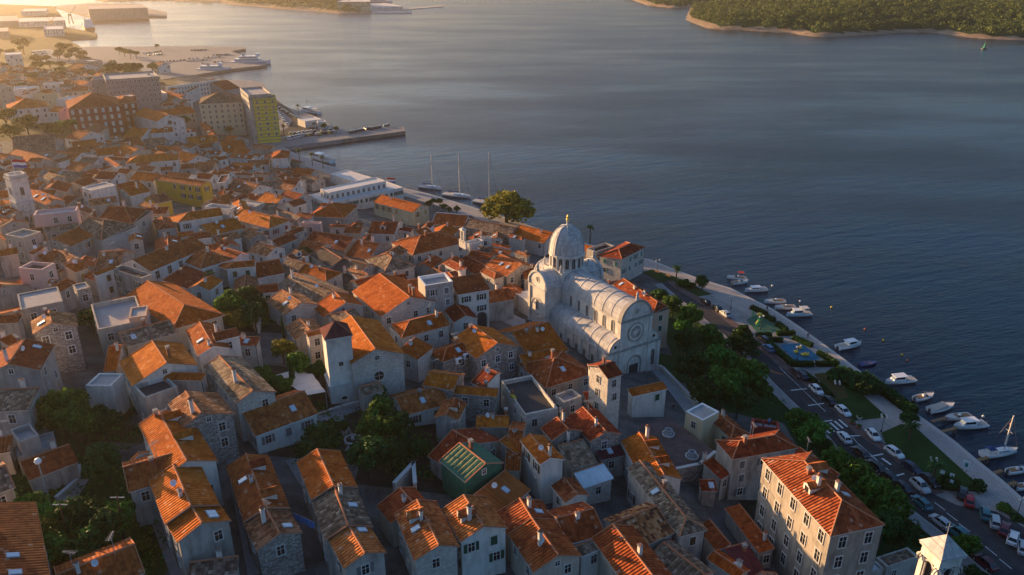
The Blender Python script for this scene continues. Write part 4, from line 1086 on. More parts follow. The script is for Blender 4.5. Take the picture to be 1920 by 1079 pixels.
def vault(name, x0, x1, ribs, cz, r, along='x', cc=0.0, a0=0.0, a1=pi, ry=None, cy=0.0, sgn=1):
    m = MB(); n = 18; ry = ry or r
    def P(x, t, rr=0.0):
        a = cy + sgn*(ry+rr)*cos(t); b = cz + (r+rr)*sin(t)
        return (x, a, b) if along == 'x' else (cc + (ry+rr)*cos(t), x, b)
    for i in range(n):
        t0, t1 = a0+(a1-a0)*i/n, a0+(a1-a0)*(i+1)/n; m.add([P(x0,t0),P(x1,t0),P(x1,t1),P(x0,t1)], 0)
        for xr in ribs:
            h = 0.09
            m.add([P(xr-.16,t0,h),P(xr+.16,t0,h),P(xr+.16,t1,h),P(xr-.16,t1,h)], 1)
            for e in (-.16,.16): m.add([P(xr+e,t0,0),P(xr+e,t0,h),P(xr+e,t1,h),P(xr+e,t1,0)], 1)
        # slab courses
        for c_ in range(1, int((x1-x0)/1.0)):
            pass
    link(name, m.mesh(name, [M['lime_roof'], M['lime_trim']]), cath)
vault('nave_roof', 0.4, 22.9, [0.7+i*3.15 for i in range(8)], 15.0, 3.95)
vault('aisle_roof', 0.4, 22.9, [0.7+i*3.15 for i in range(8)], 8.0, 3.2, ry=3.5, cy=3.75, a1=pi/2)
vault('aisle_roof', 0.4, 22.9, [0.7+i*3.15 for i in range(8)], 8.0, 3.2, ry=3.5, cy=-3.75, a1=pi/2, sgn=-1)
vault('transept_roof', 3.9, 8.4, [4.6, 6.5], 15.0, 3.75, along='y', cc=26.5)
vault('transept_roof', -8.4, -3.9, [-4.6, -6.5], 15.0, 3.75, along='y', cc=26.5)
vault('choir_roof', 30, 36, [33, 35.7], 14.0, 3.5)
# facade
f = MB(); x0, x1 = -0.35, 0.45
def fplate(poly, xa, xb, mi=0):
    n = len(poly)
    f.add([(xa, y, z) for y, z in poly], mi); f.add([(xb, y, z) for y, z in poly[::-1]], mi)
    for i in range(n):
        a, b = poly[i], poly[(i+1)%n]; f.add([(xa,a[0],a[1]),(xb,a[0],a[1]),(xb,b[0],b[1]),(xa,b[0],b[1])], mi)
poly = [(7.3,-6),(7.3,8)] + [(4.0+3.3*cos(t*pi/20), 8+3.1*sin(t*pi/20)) for t in range(1,10)] + [(4.2,11.2),(4.2,15)] + [(4.3*cos(t*pi/20), 15+4.3*sin(t*pi/20)) for t in range(1,20)] + [(-4.2,15),(-4.2,11.2)] + [(-4.0-3.3*cos(t*pi/20), 8+3.1*sin(t*pi/20)) for t in range(9,0,-1)] + [(-7.3,8),(-7.3,-6)]
fplate(poly, x0, x1)
arc_strip(f, 4.0, 4.5, 24, lambda a, b: (-0.55, a, 15+b), 1)
for i in range(24):
    t0, t1 = pi*i/24, pi*(i+1)/24
    f.add([(-.55,4.5*cos(t0),15+4.5*sin(t0)),(-.55,4.5*cos(t1),15+4.5*sin(t1)),(.5,4.5*cos(t1),15+4.5*sin(t1)),(.5,4.5*cos(t0),15+4.5*sin(t0))], 1)
for s in (-1,1):
    arc_strip(f, 3.1, 3.5, 12, lambda a, b: (-0.5, s*(4.0+a), 8+b*.94), 1, a1=pi/2)
    bx(-.6,.5, s*4.2-.4, s*4.2+.4, -5, 15, 0, f); bx(-.6,.5, s*7.2-.4, s*7.2+.35, -5, 8, 0, f)
    bx(-.45,-.3, s*5.6-.3, s*5.6+.3, 9.0, 9.6, 2, f)
bx(-.7,.5,-7.6,7.6,7.75,8.25,1,f); bx(-.7,.5,-4.7,4.7,14.8,15.25,1,f)
limestone('lime_band', (0.40,0.365,0.325), (0.31,0.285,0.25), (0.17,0.155,0.14))
link('facade', f.mesh('facade', [M['lime_wall'], M['lime_band'], M['glass_dark']]), cath)
def rose(name, z, r, spokes, x=-0.45):
    m = MB(); n = 32
    arc_strip(m, 0.05, r, n, lambda a, b: (x+.06, a, z+b), 2, a1=2*pi); arc_strip(m, r, r*1.32, n, lambda a, b: (x-.1, a, z+b), 0, a1=2*pi); arc_strip(m, r*1.42, r*1.58, n, lambda a, b: (x-.06, a, z+b), 1, a1=2*pi)
    for rr, d in ((r, -.1),(r*1.32,-.1)):
        for i in range(n):
            t0, t1 = 2*pi*i/n, 2*pi*(i+1)/n; m.add([(x+d,rr*cos(t0),z+rr*sin(t0)),(x+d,rr*cos(t1),z+rr*sin(t1)),(x+.1,rr*cos(t1),z+rr*sin(t1)),(x+.1,rr*cos(t0),z+rr*sin(t0))], 0)
    for i in range(spokes):
        t = 2*pi*i/spokes; m.cyl((x,0.22*r*cos(t),z+.22*r*sin(t)),(x,r*cos(t),z+r*sin(t)),0.035*r+.02,0.05*r+.02,5,0)
    m.cyl((x-.05,0,z),(x+.05,0,z),0.25*r,0.25*r,12,0)
    link(name, m.mesh(name, [M['lime_wall'], M['lime_dark'], M['glass_dark']]), cath)
limestone('lime_dark', (0.36,0.325,0.285), (0.27,0.245,0.215), (0.15,0.135,0.12))  # darker limestone for contrast on the rose ring and portal mouldings
rose('rose_window', 11.7, 1.5, 20); rose('small_rose', 16.9, 0.5, 8)
# portal and tall window of the facade
p = MB()
for i, (r, d) in enumerate(((2.6,-.62),(2.15,-.56),(1.75,-.5))):
    arc_strip(p, r-.38, r, 16, lambda a, b: (d, a, 3.7+b), i % 2)
    for s in (-1,1): p.box((d+.1, s*(r-.19), 0.8), (.2,.38,5.8), i % 2)
    for q in range(16):
        t0, t1 = pi*q/16, pi*(q+1)/16; p.add([(d,r*cos(t0),3.7+r*sin(t0)),(d,r*cos(t1),3.7+r*sin(t1)),(-.3,r*cos(t1),3.7+r*sin(t1)),(-.3,r*cos(t0),3.7+r*sin(t0))], 0)
p.box((-.4,0,1.0),(.12,2.7,5.0),2); arc_strip(p, 0.02, 1.38, 12, lambda a, b: (-.42, a, 3.55+b), 0)
link('portal', p.mesh('portal', [M['lime_wall'], M['lime_dark'], M['metal_dark']]), cath)
def arched(name, wd, h, mats=None):
    m = MB(); t = .14
    m.box((0,.03,h/2-wd/4),(wd,.06,h-wd/2),1); arc_strip(m, .01, wd/2, 8, lambda a, b: (a, .061, h-wd/2+b), 1)
    arc_strip(m, wd/2, wd/2+t, 8, lambda a, b: (a, .12, h-wd/2+b), 0)
    for q in range(8):
        t0, t1 = pi*q/8, pi*(q+1)/8; r = wd/2+t; m.add([(r*cos(t0),.12,h-wd/2+r*sin(t0)),(r*cos(t1),.12,h-wd/2+r*sin(t1)),(r*cos(t1),0,h-wd/2+r*sin(t1)),(r*cos(t0),0,h-wd/2+r*sin(t0))],0)
    for s in (-1,1): m.box((s*(wd/2+t/2),.06,(h-wd/2)/2),(t,.12,h-wd/2),0)
    m.box((0,.09,-.08),(wd+.4,.2,.16),0); m.box((0,.07,h/2),(.07,.05,h*.9),0)
    return m.mesh(name, mats or [M['lime_trim'], M['glass_dark']])
awin = arched('window', .75, 2.7); dwin = arched('window', .8, 2.5); fwin = arched('window', .85, 4.0)
for s in (-1,1):
    for i in range(6):
        link('window', awin, cath, (3.2+i*3.15, s*3.76, 11.4), 0 if s > 0 else pi)
    for i in range(7): link('window', awin, cath, (2.7+i*3.1, s*7.01, 2.6), 0 if s > 0 else pi)
    link('window', awin, cath, (26.5, s*8.52, 8.9), 0 if s > 0 else pi)
    link('window', fwin, cath, (-.36, s*5.7, 1.8), pi/2)
for s in (1,-1):
    m = MB(); arc_strip(m, .01, .55, 12, lambda a, b: (a, .05, b), 1, a1=2*pi); arc_strip(m, .55, .8, 12, lambda a, b: (a, .12, b), 0, a1=2*pi); m.box((0,.1,0),(.06,.06,1.1),0); m.box((0,.1,0),(1.1,.06,.06),0)
    link('small_rose', m.mesh('small_rose', [M['lime_trim'], M['glass_dark']]), cath, (26.5, s*8.52, 16.9), 0 if s > 0 else pi)
# drum and dome
d = MB(); n = 16; DC = (26.5, 0, 0)
d.lathe([(4.35,18.7),(4.35,19.0),(4.1,19.0),(4.1,22.0),(4.5,22.0),(4.5,22.45),(4.2,22.5)], n, 0, DC)
for k_ in range(n):
    t = 2*pi*(k_)/n; d.box((26.5+4.12*cos(t), 4.12*sin(t), 20.5), (.3,.42,3.1), 0, t)
link('drum', d.mesh('drum', [M['lime_wall']]), cath)
for k_ in range(n):
    t = 2*pi*(k_+.5)/n; rr = 4.1*cos(pi/n)
    link('window', dwin, cath, (26.5+rr*cos(t), rr*sin(t), 19.25), t - pi/2)
prof = [(4.2*cos(a)**0.82 if a < pi/2-1e-3 else 0.0, 22.5+6.6*sin(a)) for a in [pi/2*i/14 for i in range(15)]]
prof[-1] = (0.25, 29.1)
d = MB(); d.lathe(prof, 24, 0, DC)
for k_ in range(8):
    t = 2*pi*k_/8 + .2
    for i in range(14):
        (r0,z0),(r1,z1) = prof[i], prof[i+1]; a = Vector((26.5+(r0+.05)*cos(t),(r0+.05)*sin(t),z0)); b = Vector((26.5+(r1+.05)*cos(t),(r1+.05)*sin(t),z1)); d.cyl(a,b,.16,.16,5,1,False)
dm = link('dome', d.mesh('dome', [M['lime_roof'], M['lime_trim']], True), cath)
m = MB(); m.lathe([(.5,29.0),(.3,29.3),(.22,29.9),(.45,30.2),(.001,30.3)], 10, 0, DC); m.lathe([(.001,30.2),(.34,30.4),(.42,30.65),(.34,30.9),(.2,31.05),(.3,31.3),(.2,31.6),(.001,31.9)], 10, 1, DC)
link('finial', m.mesh('finial', [M['lime_wall'], M['iron_gold']]), dm)
st = MB(); st.lathe([(.42,0),(.42,.25),(.3,.3),(.34,.7),(.26,1.2),(.36,1.5),(.12,1.75),(.19,1.95),(.001,2.15)], 8, 0)
stm = st.mesh('statue', [M['lime_trim']])
for x, y, z in ((26.5,8.5,19.1),(23.0,8.5,15.1),(30.0,8.5,15.1),(26.5,-8.5,19.1),(-.2,0,19.4),(23.0,4.1,18.7),(30.0,4.1,18.7),(23.0,-4.1,18.7)): link('statue', stm, cath, (x,y,z))
for o in cath.children:
    if o.name.split('.')[0] in ('wall','nave_roof','transept_roof','drum','dome'):
        i = len(BV); mw = Matrix.Translation(CA) @ Matrix.Rotation(CR, 4, 'Z')
        BV.extend([mw @ v.co for v in o.data.vertices]); BF.extend([tuple(k+i for k in p_.vertices) for p_ in o.data.polygons])

# monastery church beside the garden
house('g', (400+1215/4, 560+377/4), (400+1032/4, 560+127/4), (400+1062/4, 560+540/4), (400+1428/4, 560+468/4), 11, 'o', 's', ['zw','nog','n=church','c=church'], 'orange-roofed monastery church with white gable and black round windows')
MC = HOUSES[-1]
house('g', (400+772/4, 560+240/4), (400+700/4, 560+258/4), (400+745/4, 560+410/4), None, 8, 'o', 's', ['nw','ha'], 'low orange side roof joined to the monastery church')
def on_wall(H, px, py, end=-1):
    pass
# round windows on its gable
a2, b2, dd, nn, zr, s1, s2, tn = MC['frame']
for px, py, r in ((400+1228/4, 560+444/4, .45),(400+1243/4, 560+578/4, .95)):
    # meet the ray with the gable plane
    rr = ray(px, py); O = Vector((0,0,CAMZ)); nd = -Vector((dd.x,dd.y,0)); P0 = Vector((a2.x,a2.y,0)) + nd*0.02
    t = (P0-O).dot(nd)/rr.dot(nd); q = O + rr*t
    m = MB(); arc_strip(m, .01, r, 16, lambda a, b: (a, .05, b), 1, a1=2*pi); arc_strip(m, r, r*1.3, 16, lambda a, b: (a, .1, b), 0, a1=2*pi)
    m.box((0,.08,0),(.06,.04,2*r),0); m.box((0,.08,0),(2*r,.04,.06),0)
    link('round_window', m.mesh('round_window', [M['frame_pale'], M['glass_dark']]), MC['root'], q - MC['org'], atan2(nd.y, nd.x) - pi/2)

def tower_at(pts, zt):
    """square plan from three roof corners seen in the photograph: left, front, right"""
    P = [at(*p, zt).to_2d() for p in pts]
    e = ((P[2]-P[1]).length + (P[0]-P[1]).length)/2
    dirv = (P[2]-P[1]).normalized(); nv = Vector((-dirv.y, dirv.x))
    if (P[0]-P[1]).dot(nv) < 0: nv = -nv
    wv = (P[2]-P[1]).length
    c = P[1] + dirv*wv/2 + nv*wv/2
    return c, wv, atan2(dirv.y, dirv.x)
# its square bell tower
g0 = on_ground(636, 735).z
TP = [(400+775/4,560+215/4),(400+835/4,560+300/4),(400+1040/4,560+265/4)]
HT = min([8+.25*i for i in range(50)], key=lambda h_: abs(proj((*tower_at(TP, g0+h_)[0], terrain(*tower_at(TP, g0+h_)[0])))[1]-742))
c, wv, rz = tower_at(TP, g0+HT)
bt = empty('bell_tower', (c.x, c.y, g0+HT-17), rz); tag(bt, 'plain square bell tower with maroon pyramid roof by the monastery garden', 'bell tower')
m = MB(); m.box((0,0,7.5),(wv-.3,wv-.3,18.6),0); m.box((0,0,3.0),(wv+.1,wv+.1,8.0),0); m.box((0,0,7.05),(wv+.4,wv+.4,.35),1); m.box((0,0,16.55),(wv+.1,wv+.1,.3),1)
link('wall', m.mesh('wall', [M['lime_wall'], M['frame_pale']]), bt)
m = MB(); m.lathe([(wv*.75,16.75),(.02,19.0)], 4, 0, a0=pi/4, a1=2*pi+pi/4)
for i in range(4): m.cyl((wv*.75*cos(pi/4+i*pi/2), wv*.75*sin(pi/4+i*pi/2),16.8),(0,0,19.05),.07,.07,4,1)
for f_ in range(4): m.uv[f_] = [(0,3),(4,3),(2,0)]
link('roof', m.mesh('roof', [M['sheet_maroon'], M['ridge_mortar_lit']]), bt)
m = MB()
for a in range(4): m.cyl((.28*cos(a*pi/2+pi/4),-wv/2-.0,11.3+.28*sin(a*pi/2+pi/4)),(.28*cos(a*pi/2+pi/4),-wv/2+.2,11.3+.28*sin(a*pi/2+pi/4)),.19,.19,10,0)
link('vent_opening', m.mesh('vent_opening', [M['glass_dark']]), bt)
m = MB(); arc_strip(m, .01, .32, 12, lambda a, b: (a*1.6, -wv/2-.06, 4.2+b), 0, a1=2*pi); link('window', m.mesh('window', [M['glass_dark']]), bt)

def belfry(name, label, pts, zt, ground, parts):
    c, wv, rz = tower_at(pts, zt); t = empty(name, (c.x, c.y, ground), rz); tag(t, label, 'bell tower'); return t, wv
# tall white clock tower, far side of the old town
g0 = on_ground(55, 412).z
ZT = [at_height(30, 322, 10+.5*i).z for i in range(40)]; TQ = [(5,318),(18,333),(50,327)]
zt = min(ZT, key=lambda z_: abs(proj((*tower_at(TQ, z_)[0], terrain(*tower_at(TQ, z_)[0])))[1]-418))
c, wv, rz = tower_at(TQ, zt); ct = empty('clock_tower', (c.x, c.y, zt-24), rz); tag(ct, 'tall white bell tower with clock numerals and an open flat top', 'bell tower')
m = MB(); m.box((0,0,11),(wv,wv,25.4),0); m.box((0,0,3.5),(wv+.5,wv+.5,9),0)
for z in (8.2, 16.2, 23.2): m.box((0,0,z),(wv+.5,wv+.5,.45),1)
for i in range(4):
    R = Matrix.Rotation(i*pi/2, 3, 'Z'); m.box(R @ Vector((0,-wv/2+.25,23.9)), (wv,.5,.9), 0, i*pi/2)
link('wall', m.mesh('wall', [M['lime_wall'], M['lime_trim']]), ct)
bw = arched('bell_opening', .95, 2.3)
for i in range(4):
    R = Matrix.Rotation(i*pi/2, 3, 'Z')
    link('bell_opening', bw, ct, R @ Vector((0,-wv/2-.01,18.3)), i*pi/2+pi)
    for x in (-.75,.75): link('bell_opening', bw, ct, R @ Vector((x,-wv/2-.01,9.6)), i*pi/2+pi)
m = MB()
for i in range(12):
    t = 2*pi*i/12; m.box((1.15*sin(t),-wv/2-.03,14.2+1.15*cos(t)),(.13,.05,.34),0,M=Matrix.Rotation(t,3,'Y'))
m.box((.2,-wv/2-.04,14.5),(.08,.05,.9),0,M=Matrix.Rotation(.4,3,'Y')); m.box((-.25,-wv/2-.04,14.2),(.08,.05,.6),0,M=Matrix.Rotation(-1.4,3,'Y'))
link('clock_face', m.mesh('clock_face', [M['metal_dark']]), ct)
# white bell tower in the near corner
g0 = 12.0
zt = 37.0
c, wv, rz = tower_at([(1440+1150/4,809+828/4),(1440+1300/4,809+972/4),(1440+1495/4,809+935/4)], zt)
wb = empty('bell_tower', (c.x, c.y, g0), rz); tag(wb, 'white stone bell tower with pyramid roof and triple arched openings, cut by the bottom edge', 'bell tower')
H_ = zt-g0
m = MB(); m.box((0,0,H_/2-3.2),(wv-.5,wv-.5,H_-6.0),0); m.box((0,0,H_-6.1),(wv-.1,wv-.1,.35),1); m.box((0,0,H_-.15),(wv,wv,.3),1)
for i in range(4):
    R = Matrix.Rotation(i*pi/2, 3, 'Z'); hw = (wv-.5)/2
    m.box(R @ Vector((-hw+.3,-hw+.3,H_-3.2)),(.62,.62,6.0),0,i*pi/2)
    m.box(R @ Vector((0,-hw+.2,H_-.9)),(wv-1.4,.38,1.3),0,i*pi/2); m.box(R @ Vector((0,-hw+.2,H_-5.3)),(wv-1.4,.38,1.4),0,i*pi/2)
    for x in (-.62,.62): m.cyl(R @ Vector((x,-hw+.2,H_-4.7)), R @ Vector((x,-hw+.2,H_-2.2)), .13,.11,8,1)
    # arches over the three lights: spandrel plate cut as ring pieces
    for x in (-1.22,0,1.22):
        arc_strip(m, .5, .72, 10, lambda a, b: R @ Vector((x+a,-hw+.02,H_-2.2+b)), 1); arc_strip(m, .5, .72, 10, lambda a, b: R @ Vector((x+a,-hw+.36,H_-2.2+b)), 1)
link('wall', m.mesh('wall', [M['lime_wall'], M['lime_trim']]), wb)
m = MB(); m.box((0,0,H_-3.3),(wv-1.7,wv-1.7,5.4),0); link('belfry_shade', m.mesh('belfry_shade', [M['metal_dark']]), wb)  # solid dark box standing for the shade inside the open belfry
m = MB(); m.lathe([(wv*.75,H_),(.03,H_+1.9)], 4, 0, a0=pi/4, a1=2*pi+pi/4); m.cyl((0,0,H_+1.7),(0,0,H_+3.5),.04,.04,5,1); m.box((0,0,H_+2.9),(.7,.06,.06),1)
link('roof', m.mesh('roof', [M['lime_roof'], M['metal_grey']]), wb)
# bellcote of the chapel
chap = next(H for H in HOUSES if H['root'].name.startswith('chapel'))
q = at_height(640+1368/6, 400+300/6, 11.5)
m = MB()
for s in (-1,1): m.box((s*.75,0,.6),(.5,.6,3.4),0)
m.box((0,0,2.6),(2.0,.6,.5),0); m.box((0,0,-1.6),(3.4,.6,2.4),0); m.lathe([(1.25,2.85),(.05,3.5)],4,0,a0=pi/4,a1=2*pi+pi/4); m.cyl((0,0,1.5),(0,0,2.1),.32,.12,8,1); m.cyl((0,0,3.4),(0,0,4.2),.04,.04,4,1)
link('bellcote', m.mesh('bellcote', [M['lime_wall'], M['metal_dark']]), chap['root'], q - chap['org'] + Vector((0,0,.3)), atan2(chap['frame'][2].y, chap['frame'][2].x)+pi/2)
# slim church tower far off
q = on_ground(290, 205)
sl = empty('church_tower', (q.x, q.y, q.z), .4); tag(sl, 'slim pale church tower with small spire beyond the white gabled church', 'church tower')
m = MB(); m.box((0,0,8),(4.2,4.2,20),0); m.box((0,0,13.5),(4.6,4.6,.4),1); m.box((0,0,18.1),(4.7,4.7,.4),1); link('wall', m.mesh('wall', [M['wall_cream'], M['frame_pale']]), sl)
m = MB(); m.lathe([(3.0,18.3),(1.2,20.3),(.05,24)],8,0); link('spire', m.mesh('spire', [M['wall_beige']]), sl)
for i in range(4):
    for x in (-.8,.8): link('bell_opening', bw, sl, Matrix.Rotation(i*pi/2,3,'Z') @ Vector((x,-2.12,14.6)), i*pi/2+pi)

# larger public buildings
parse('''
@0 0
h 525 822 895 796 880 742 488 748 |15 r R reg tall sp allclosed| long maroon building with two rows of pale windows
h 895 796 985 757 960 732 880 742 |15 r R reg tall sp allclosed| short angled wing of the maroon building
h 1472 783 1845 766 1800 722 1520 738 |17 k c reg| big cream government block with rows of small windows and brown roof
f 780 560 1175 548 870 590 1160 552 |20 T C ww| 
'''.replace("f 780 560 1175 548 870 590 1160 552 |20 T C ww| \n",""))
parse('''
@0 60 6
f 1160 545 1760 500 1180 470 1745 440 |21 T C ww| large grey concrete apartment block with stained balconies
f 1060 525 1250 540 1090 500 1240 505 |19 T C few| tall lit end wing of the grey concrete apartment block
@400 120
f 262 235 432 224 215 185 350 165 |26 T g ww| grey-blue slab block behind the yellow striped tower
f 300 264 476 254 288 240 456 232 |24 T Y reg| yellow block with thin grey stripes beside the harbour square
f 620 398 765 408 700 428 800 420 |4 W w nw low c=kiosk n=kiosk| long flat white market roof by the fishing boat
f 770 425 832 432 790 440 850 425 |4 B w nw low c=kiosk n=kiosk| small pale blue market roof at the pier root
@540 320 6
f 480 385 1255 182 175 268 1100 112 |7 W w ww reg low n=hall c=hall| long white waterfront hall with glazed lower storey
f 365 258 1100 118 455 200 1000 80 |10.5 W w ww reg low n=hall c=hall| raised upper storey of the long white waterfront hall
f 490 32 725 130 650 0 965 75 |5 W w nw low n=hall c=hall| low flat-roofed hall beside the quay, all white
@0 0
f 668 48 1045 28 705 75 1060 55 |16 T C nw low n=warehouse c=warehouse| grey silo warehouse on the far pier
@400 0
f 935 18 1160 12 950 2 1170 -6 |16 W c ww n=hotel c=hotel| far hotel block with a curved grid of balconies
f 1150 35 1290 60 1170 20 1300 45 |6 W w nw low n=hotel c=hotel| low white hotel pavilion at the far headland
@0 0
f 330 225 470 215 335 195 470 190 |9 W w few n=warehouse c=warehouse| stepped white warehouse near the cranes
f 150 170 470 150 140 140 460 125 |8 W w nw low n=warehouse c=warehouse| long white industrial shed on the far left shore
f 170 90 330 80 190 70 350 62 |8 W w nw low n=warehouse c=warehouse| farthest pale industrial shed
f 0 240 50 235 0 210 60 205 |9 T P nw low n=warehouse c=warehouse| orange-lit industrial block at the left edge
f -20 160 130 160 -20 120 120 118 |8 T C nw low n=warehouse c=warehouse| long grey shed at the left edge by the harbour
''')
# ------------------------------------------------------------------ promenade park and shore road
RL = [at(*p) for p in [(1240,532),(1255,545),(1300,582),(1350,622),(1405,668),(1447,715),(1480,748),(1512,778),(1545,808),(1567,836),(1602,866),(1652,904),(1710,957),(1778,1009),(1805,1036),(1862,1084),(1910,1125)]]
RR = [at(*p) for p in [(1250,528),(1263,540),(1302,562),(1347,592),(1402,636),(1452,680),(1507,720),(1565,772),(1603,812),(1660,848),(1702,883),(1752,928),(1795,948),(1868,960),(1925,992),(2060,1100)]]
m = MB(); n_ = max(len(RL), len(RR))
P = RL + RR[::-1]; m.add([(p.x, p.y, 2.05) for p in P]); o = link('road', m.mesh('road', [M['asphalt']])); tag(o, kind='structure')
rl2 = [p.to_2d() for p in RL]; rr2 = [p.to_2d() for p in RR]
strip('pavement', rl2, 0.0, -0.25, 2.17, 'kerb_stone', 2.0); strip('pavement', rl2, -0.25, -2.7, 2.165, 'grey_paving')
strip('parking_strip', rr2[:12], 0.05, 2.3, 2.09, 'red_paving')
sheet('park_paving', [(1190,500),(1220,490),(1310,524),(1370,542),(1420,568),(1450,583),(1500,616),(1570,667),(1640,719),(1690,759),(1740,794),(1790,830),(1830,864),(1880,904),(1920,940),(1990,1000),(1925,992),(1868,960),(1795,948),(1752,928),(1702,883),(1660,848),(1603,812),(1565,772),(1507,720),(1452,680),(1402,636),(1347,592),(1302,562),(1263,540),(1240,528)], 'grey_paving', 2.012)
sheet('lawn', [(1652,812),(1690,795),(1715,800),(1790,868),(1850,923),(1770,920),(1752,914),(1694,866),(1663,838)], 'grass_lawn', 2.045)
sheet('lawn', [(1528,702),(1560,697),(1600,725),(1665,783),(1601,789),(1550,737)], 'grass_lawn', 2.045)
sheet('dry_lawn', [(1526,701),(1556,698),(1580,715),(1590,745),(1565,752)], 'dry_grass', 2.05)
sheet('lawn', [(1205,510),(1222,505),(1262,518),(1285,527),(1335,552),(1300,558),(1262,540),(1225,522)], 'grass_lawn', 2.045)
sheet('lawn', [(1868,951),(1890,945),(1925,975),(1930,992)], 'dry_grass', 2.06)
sheet('playground_court', [(1399,600),(1418,590),(1438,592),(1468,620),(1440,625),(1418,622)], 'green_court', 2.05)
sheet('playground_court', [(1462,648),(1502,643),(1540,673),(1494,680)], 'blue_court', 2.05)
# road markings
def lerp(a, b, t): return a + (b-a)*t
def road_at(px, py):
    p = at(px, py).to_2d(); best = None
    for a, b in zip(rl2, rl2[1:]):
        e = b-a; t = max(0,min(1,(p-a).dot(e)/e.length_squared)); q = a+e*t
        if best is None or (p-q).length < best[0]: best = ((p-q).length, e.normalized())
    return p, best[1]
def mark(name, px, py, ln, wd, ang=0.0, z=2.056):
    p, e = road_at(px, py); m = MB(); r = atan2(e.y, e.x)+ang; d = Vector((cos(r), sin(r))); n = Vector((-d.y, d.x))
    m.add([tuple(p+d*a*ln/2+n*b*wd/2)+(z,) for a, b in ((-1,-1),(1,-1),(1,1),(-1,1))]); tag(link(name, m.mesh(name, [M['road_paint']])), kind='structure')
for i in range(7): mark('crosswalk_marking', 1548+i*8.2, 806-i*3.0, 3.0, 0.5)
for a, b in (((1462,690),(1545,770)),((1600,824),(1690,905))):
    for k_ in range(9):
        mark('road_marking', lerp(a[0],b[0],(k_+.5)/9), lerp(a[1],b[1],(k_+.5)/9), 3.2, 0.14)
for px, py in ((1762,950),(1785,970),(1808,990),(1832,1012),(1858,1034),(1885,1058)): mark('road_marking', px, py, 2.4, 0.15)
for px, py in ((1498,731),(1530,759),(1545,791),(1601,818),(1640,855),(1680,893)): mark('road_marking', px, py, 0.35, 4.2)
mark('road_marking', 1662, 866, 2.4, .5)

# terrace before the cathedral, squares and courtyards
def terrace(name, px, z, z0, mat, side='stone_light'): return block(name, px, mat, z0, z, side)
terrace('cathedral_terrace', [(1120,700),(1238,688),(1306,756),(1288,778),(1262,768),(1178,738),(1120,735)], 7.62, -1, 'plaza_stone')
zq = on_ground(950,600).z
terrace('cathedral_square', [(918,570),(985,600),(990,650),(960,655),(915,615)], max(terrain(at(918,570,zq).x, at(918,570,zq).y), zq)+.25, 0, 'plaza_stone')
zc = on_ground(1280,835).z + 3.0
terrace('well_courtyard', [(1196,800),(1255,782),(1342,848),(1312,874),(1268,880),(1225,852)], zc, 0, 'red_paving')
def wallthing(name, label, cat, pts, z0, z1, th, mat, cap=None):
    """a free-standing wall following world points"""
    o = empty(name, (pts[0][0], pts[0][1], z0)); tag(o, label, cat); m = MB(); c = MB(); O = Vector((pts[0][0], pts[0][1], z0))
    for a, b in zip(pts, pts[1:]):
        a = Vector(a[:2]); b = Vector(b[:2]); L_ = (b-a).length; mid = (a+b)/2; r = atan2((b-a).y, (b-a).x)
        m.box((mid.x-O.x, mid.y-O.y, (z1-z0)/2), (L_+th*.9, th, z1-z0), 0, r); c.box((mid.x-O.x, mid.y-O.y, z1-z0+.06), (L_+th, th+.14, .12), 0, r)
    link('wall', m.mesh('wall', [M[mat]]), o); link('coping', c.mesh('coping', [M[cap or 'frame_pale']]), o); return o
pw = lambda z, *px: [at(x, y, z) for x, y in px]
wallthing('parapet_wall', 'pale stone parapet wall curving along the cathedral terrace above the garden', 'wall', pw(8.6,(1237,687),(1243,690),(1307,755)), 2.0, 8.7, .5, 'stone_light')
wallthing('retaining_wall', 'stone wall of the well courtyard below the orange dormer house', 'wall', pw(zc+1,(1268,879),(1312,870),(1340,848)), zc-6, zc+1.0, .5, 'stone_rough')
gzm = on_ground(660,830).z
wallthing('garden_wall', 'pale cross wall at the foot of the monastery garden beds', 'wall', pw(gzm+.5,(700,748),(640,762),(590,780)), gzm-2, gzm+.6, .4, 'stone_light')
wallthing('garden_wall', 'rough stone wall at the edge of the dark garden by the netted house', 'wall', pw(gzm+2,(740,905),(775,868),(778,905)), gzm-5, gzm+2, .5, 'stone_light')
wallthing('garden_wall', 'low curved wall of the lawn beside the round garden tree', 'wall', [on_ground(*p) for p in ((150,880),(148,905),(108,938))], on_ground(140,905).z-2, on_ground(140,905).z+.7, .4, 'stone_light')
wallthing('ruined_wall', 'broken pale stone wall among the trees behind the bell tower garden', 'wall', [on_ground(*p) for p in ((458,590),(470,605),(485,625),(490,590))], on_ground(470,605).z-2, on_ground(470,605).z+3, .6, 'stone_light')
def gpath(px, wd):
    m = MB(); P = [on_ground(*p) for p in px]
    for a, b in zip(P, P[1:]):
        d = (b-a).to_2d().normalized(); n = Vector((-d.y, d.x))*wd/2
        N = 6
        for i in range(N):
            q0, q1 = a.lerp(b, i/N), a.lerp(b, (i+1)/N)
            m.add([(q0.x-n.x,q0.y-n.y,terrain(q0.x-n.x,q0.y-n.y)+.12),(q1.x-n.x,q1.y-n.y,terrain(q1.x-n.x,q1.y-n.y)+.12),(q1.x+n.x,q1.y+n.y,terrain(q1.x+n.x,q1.y+n.y)+.12),(q0.x+n.x,q0.y+n.y,terrain(q0.x+n.x,q0.y+n.y)+.12)])
    tag(link('garden_path', m.mesh('garden_path', [M['grey_paving']], True)), kind='structure')
gpath([(590,790),(640,775),(700,755)], 2.2); gpath([(630,775),(660,830)], 1.8); gpath([(690,760),(705,790)], 1.6); gpath([(655,830),(668,832)], 5.5)
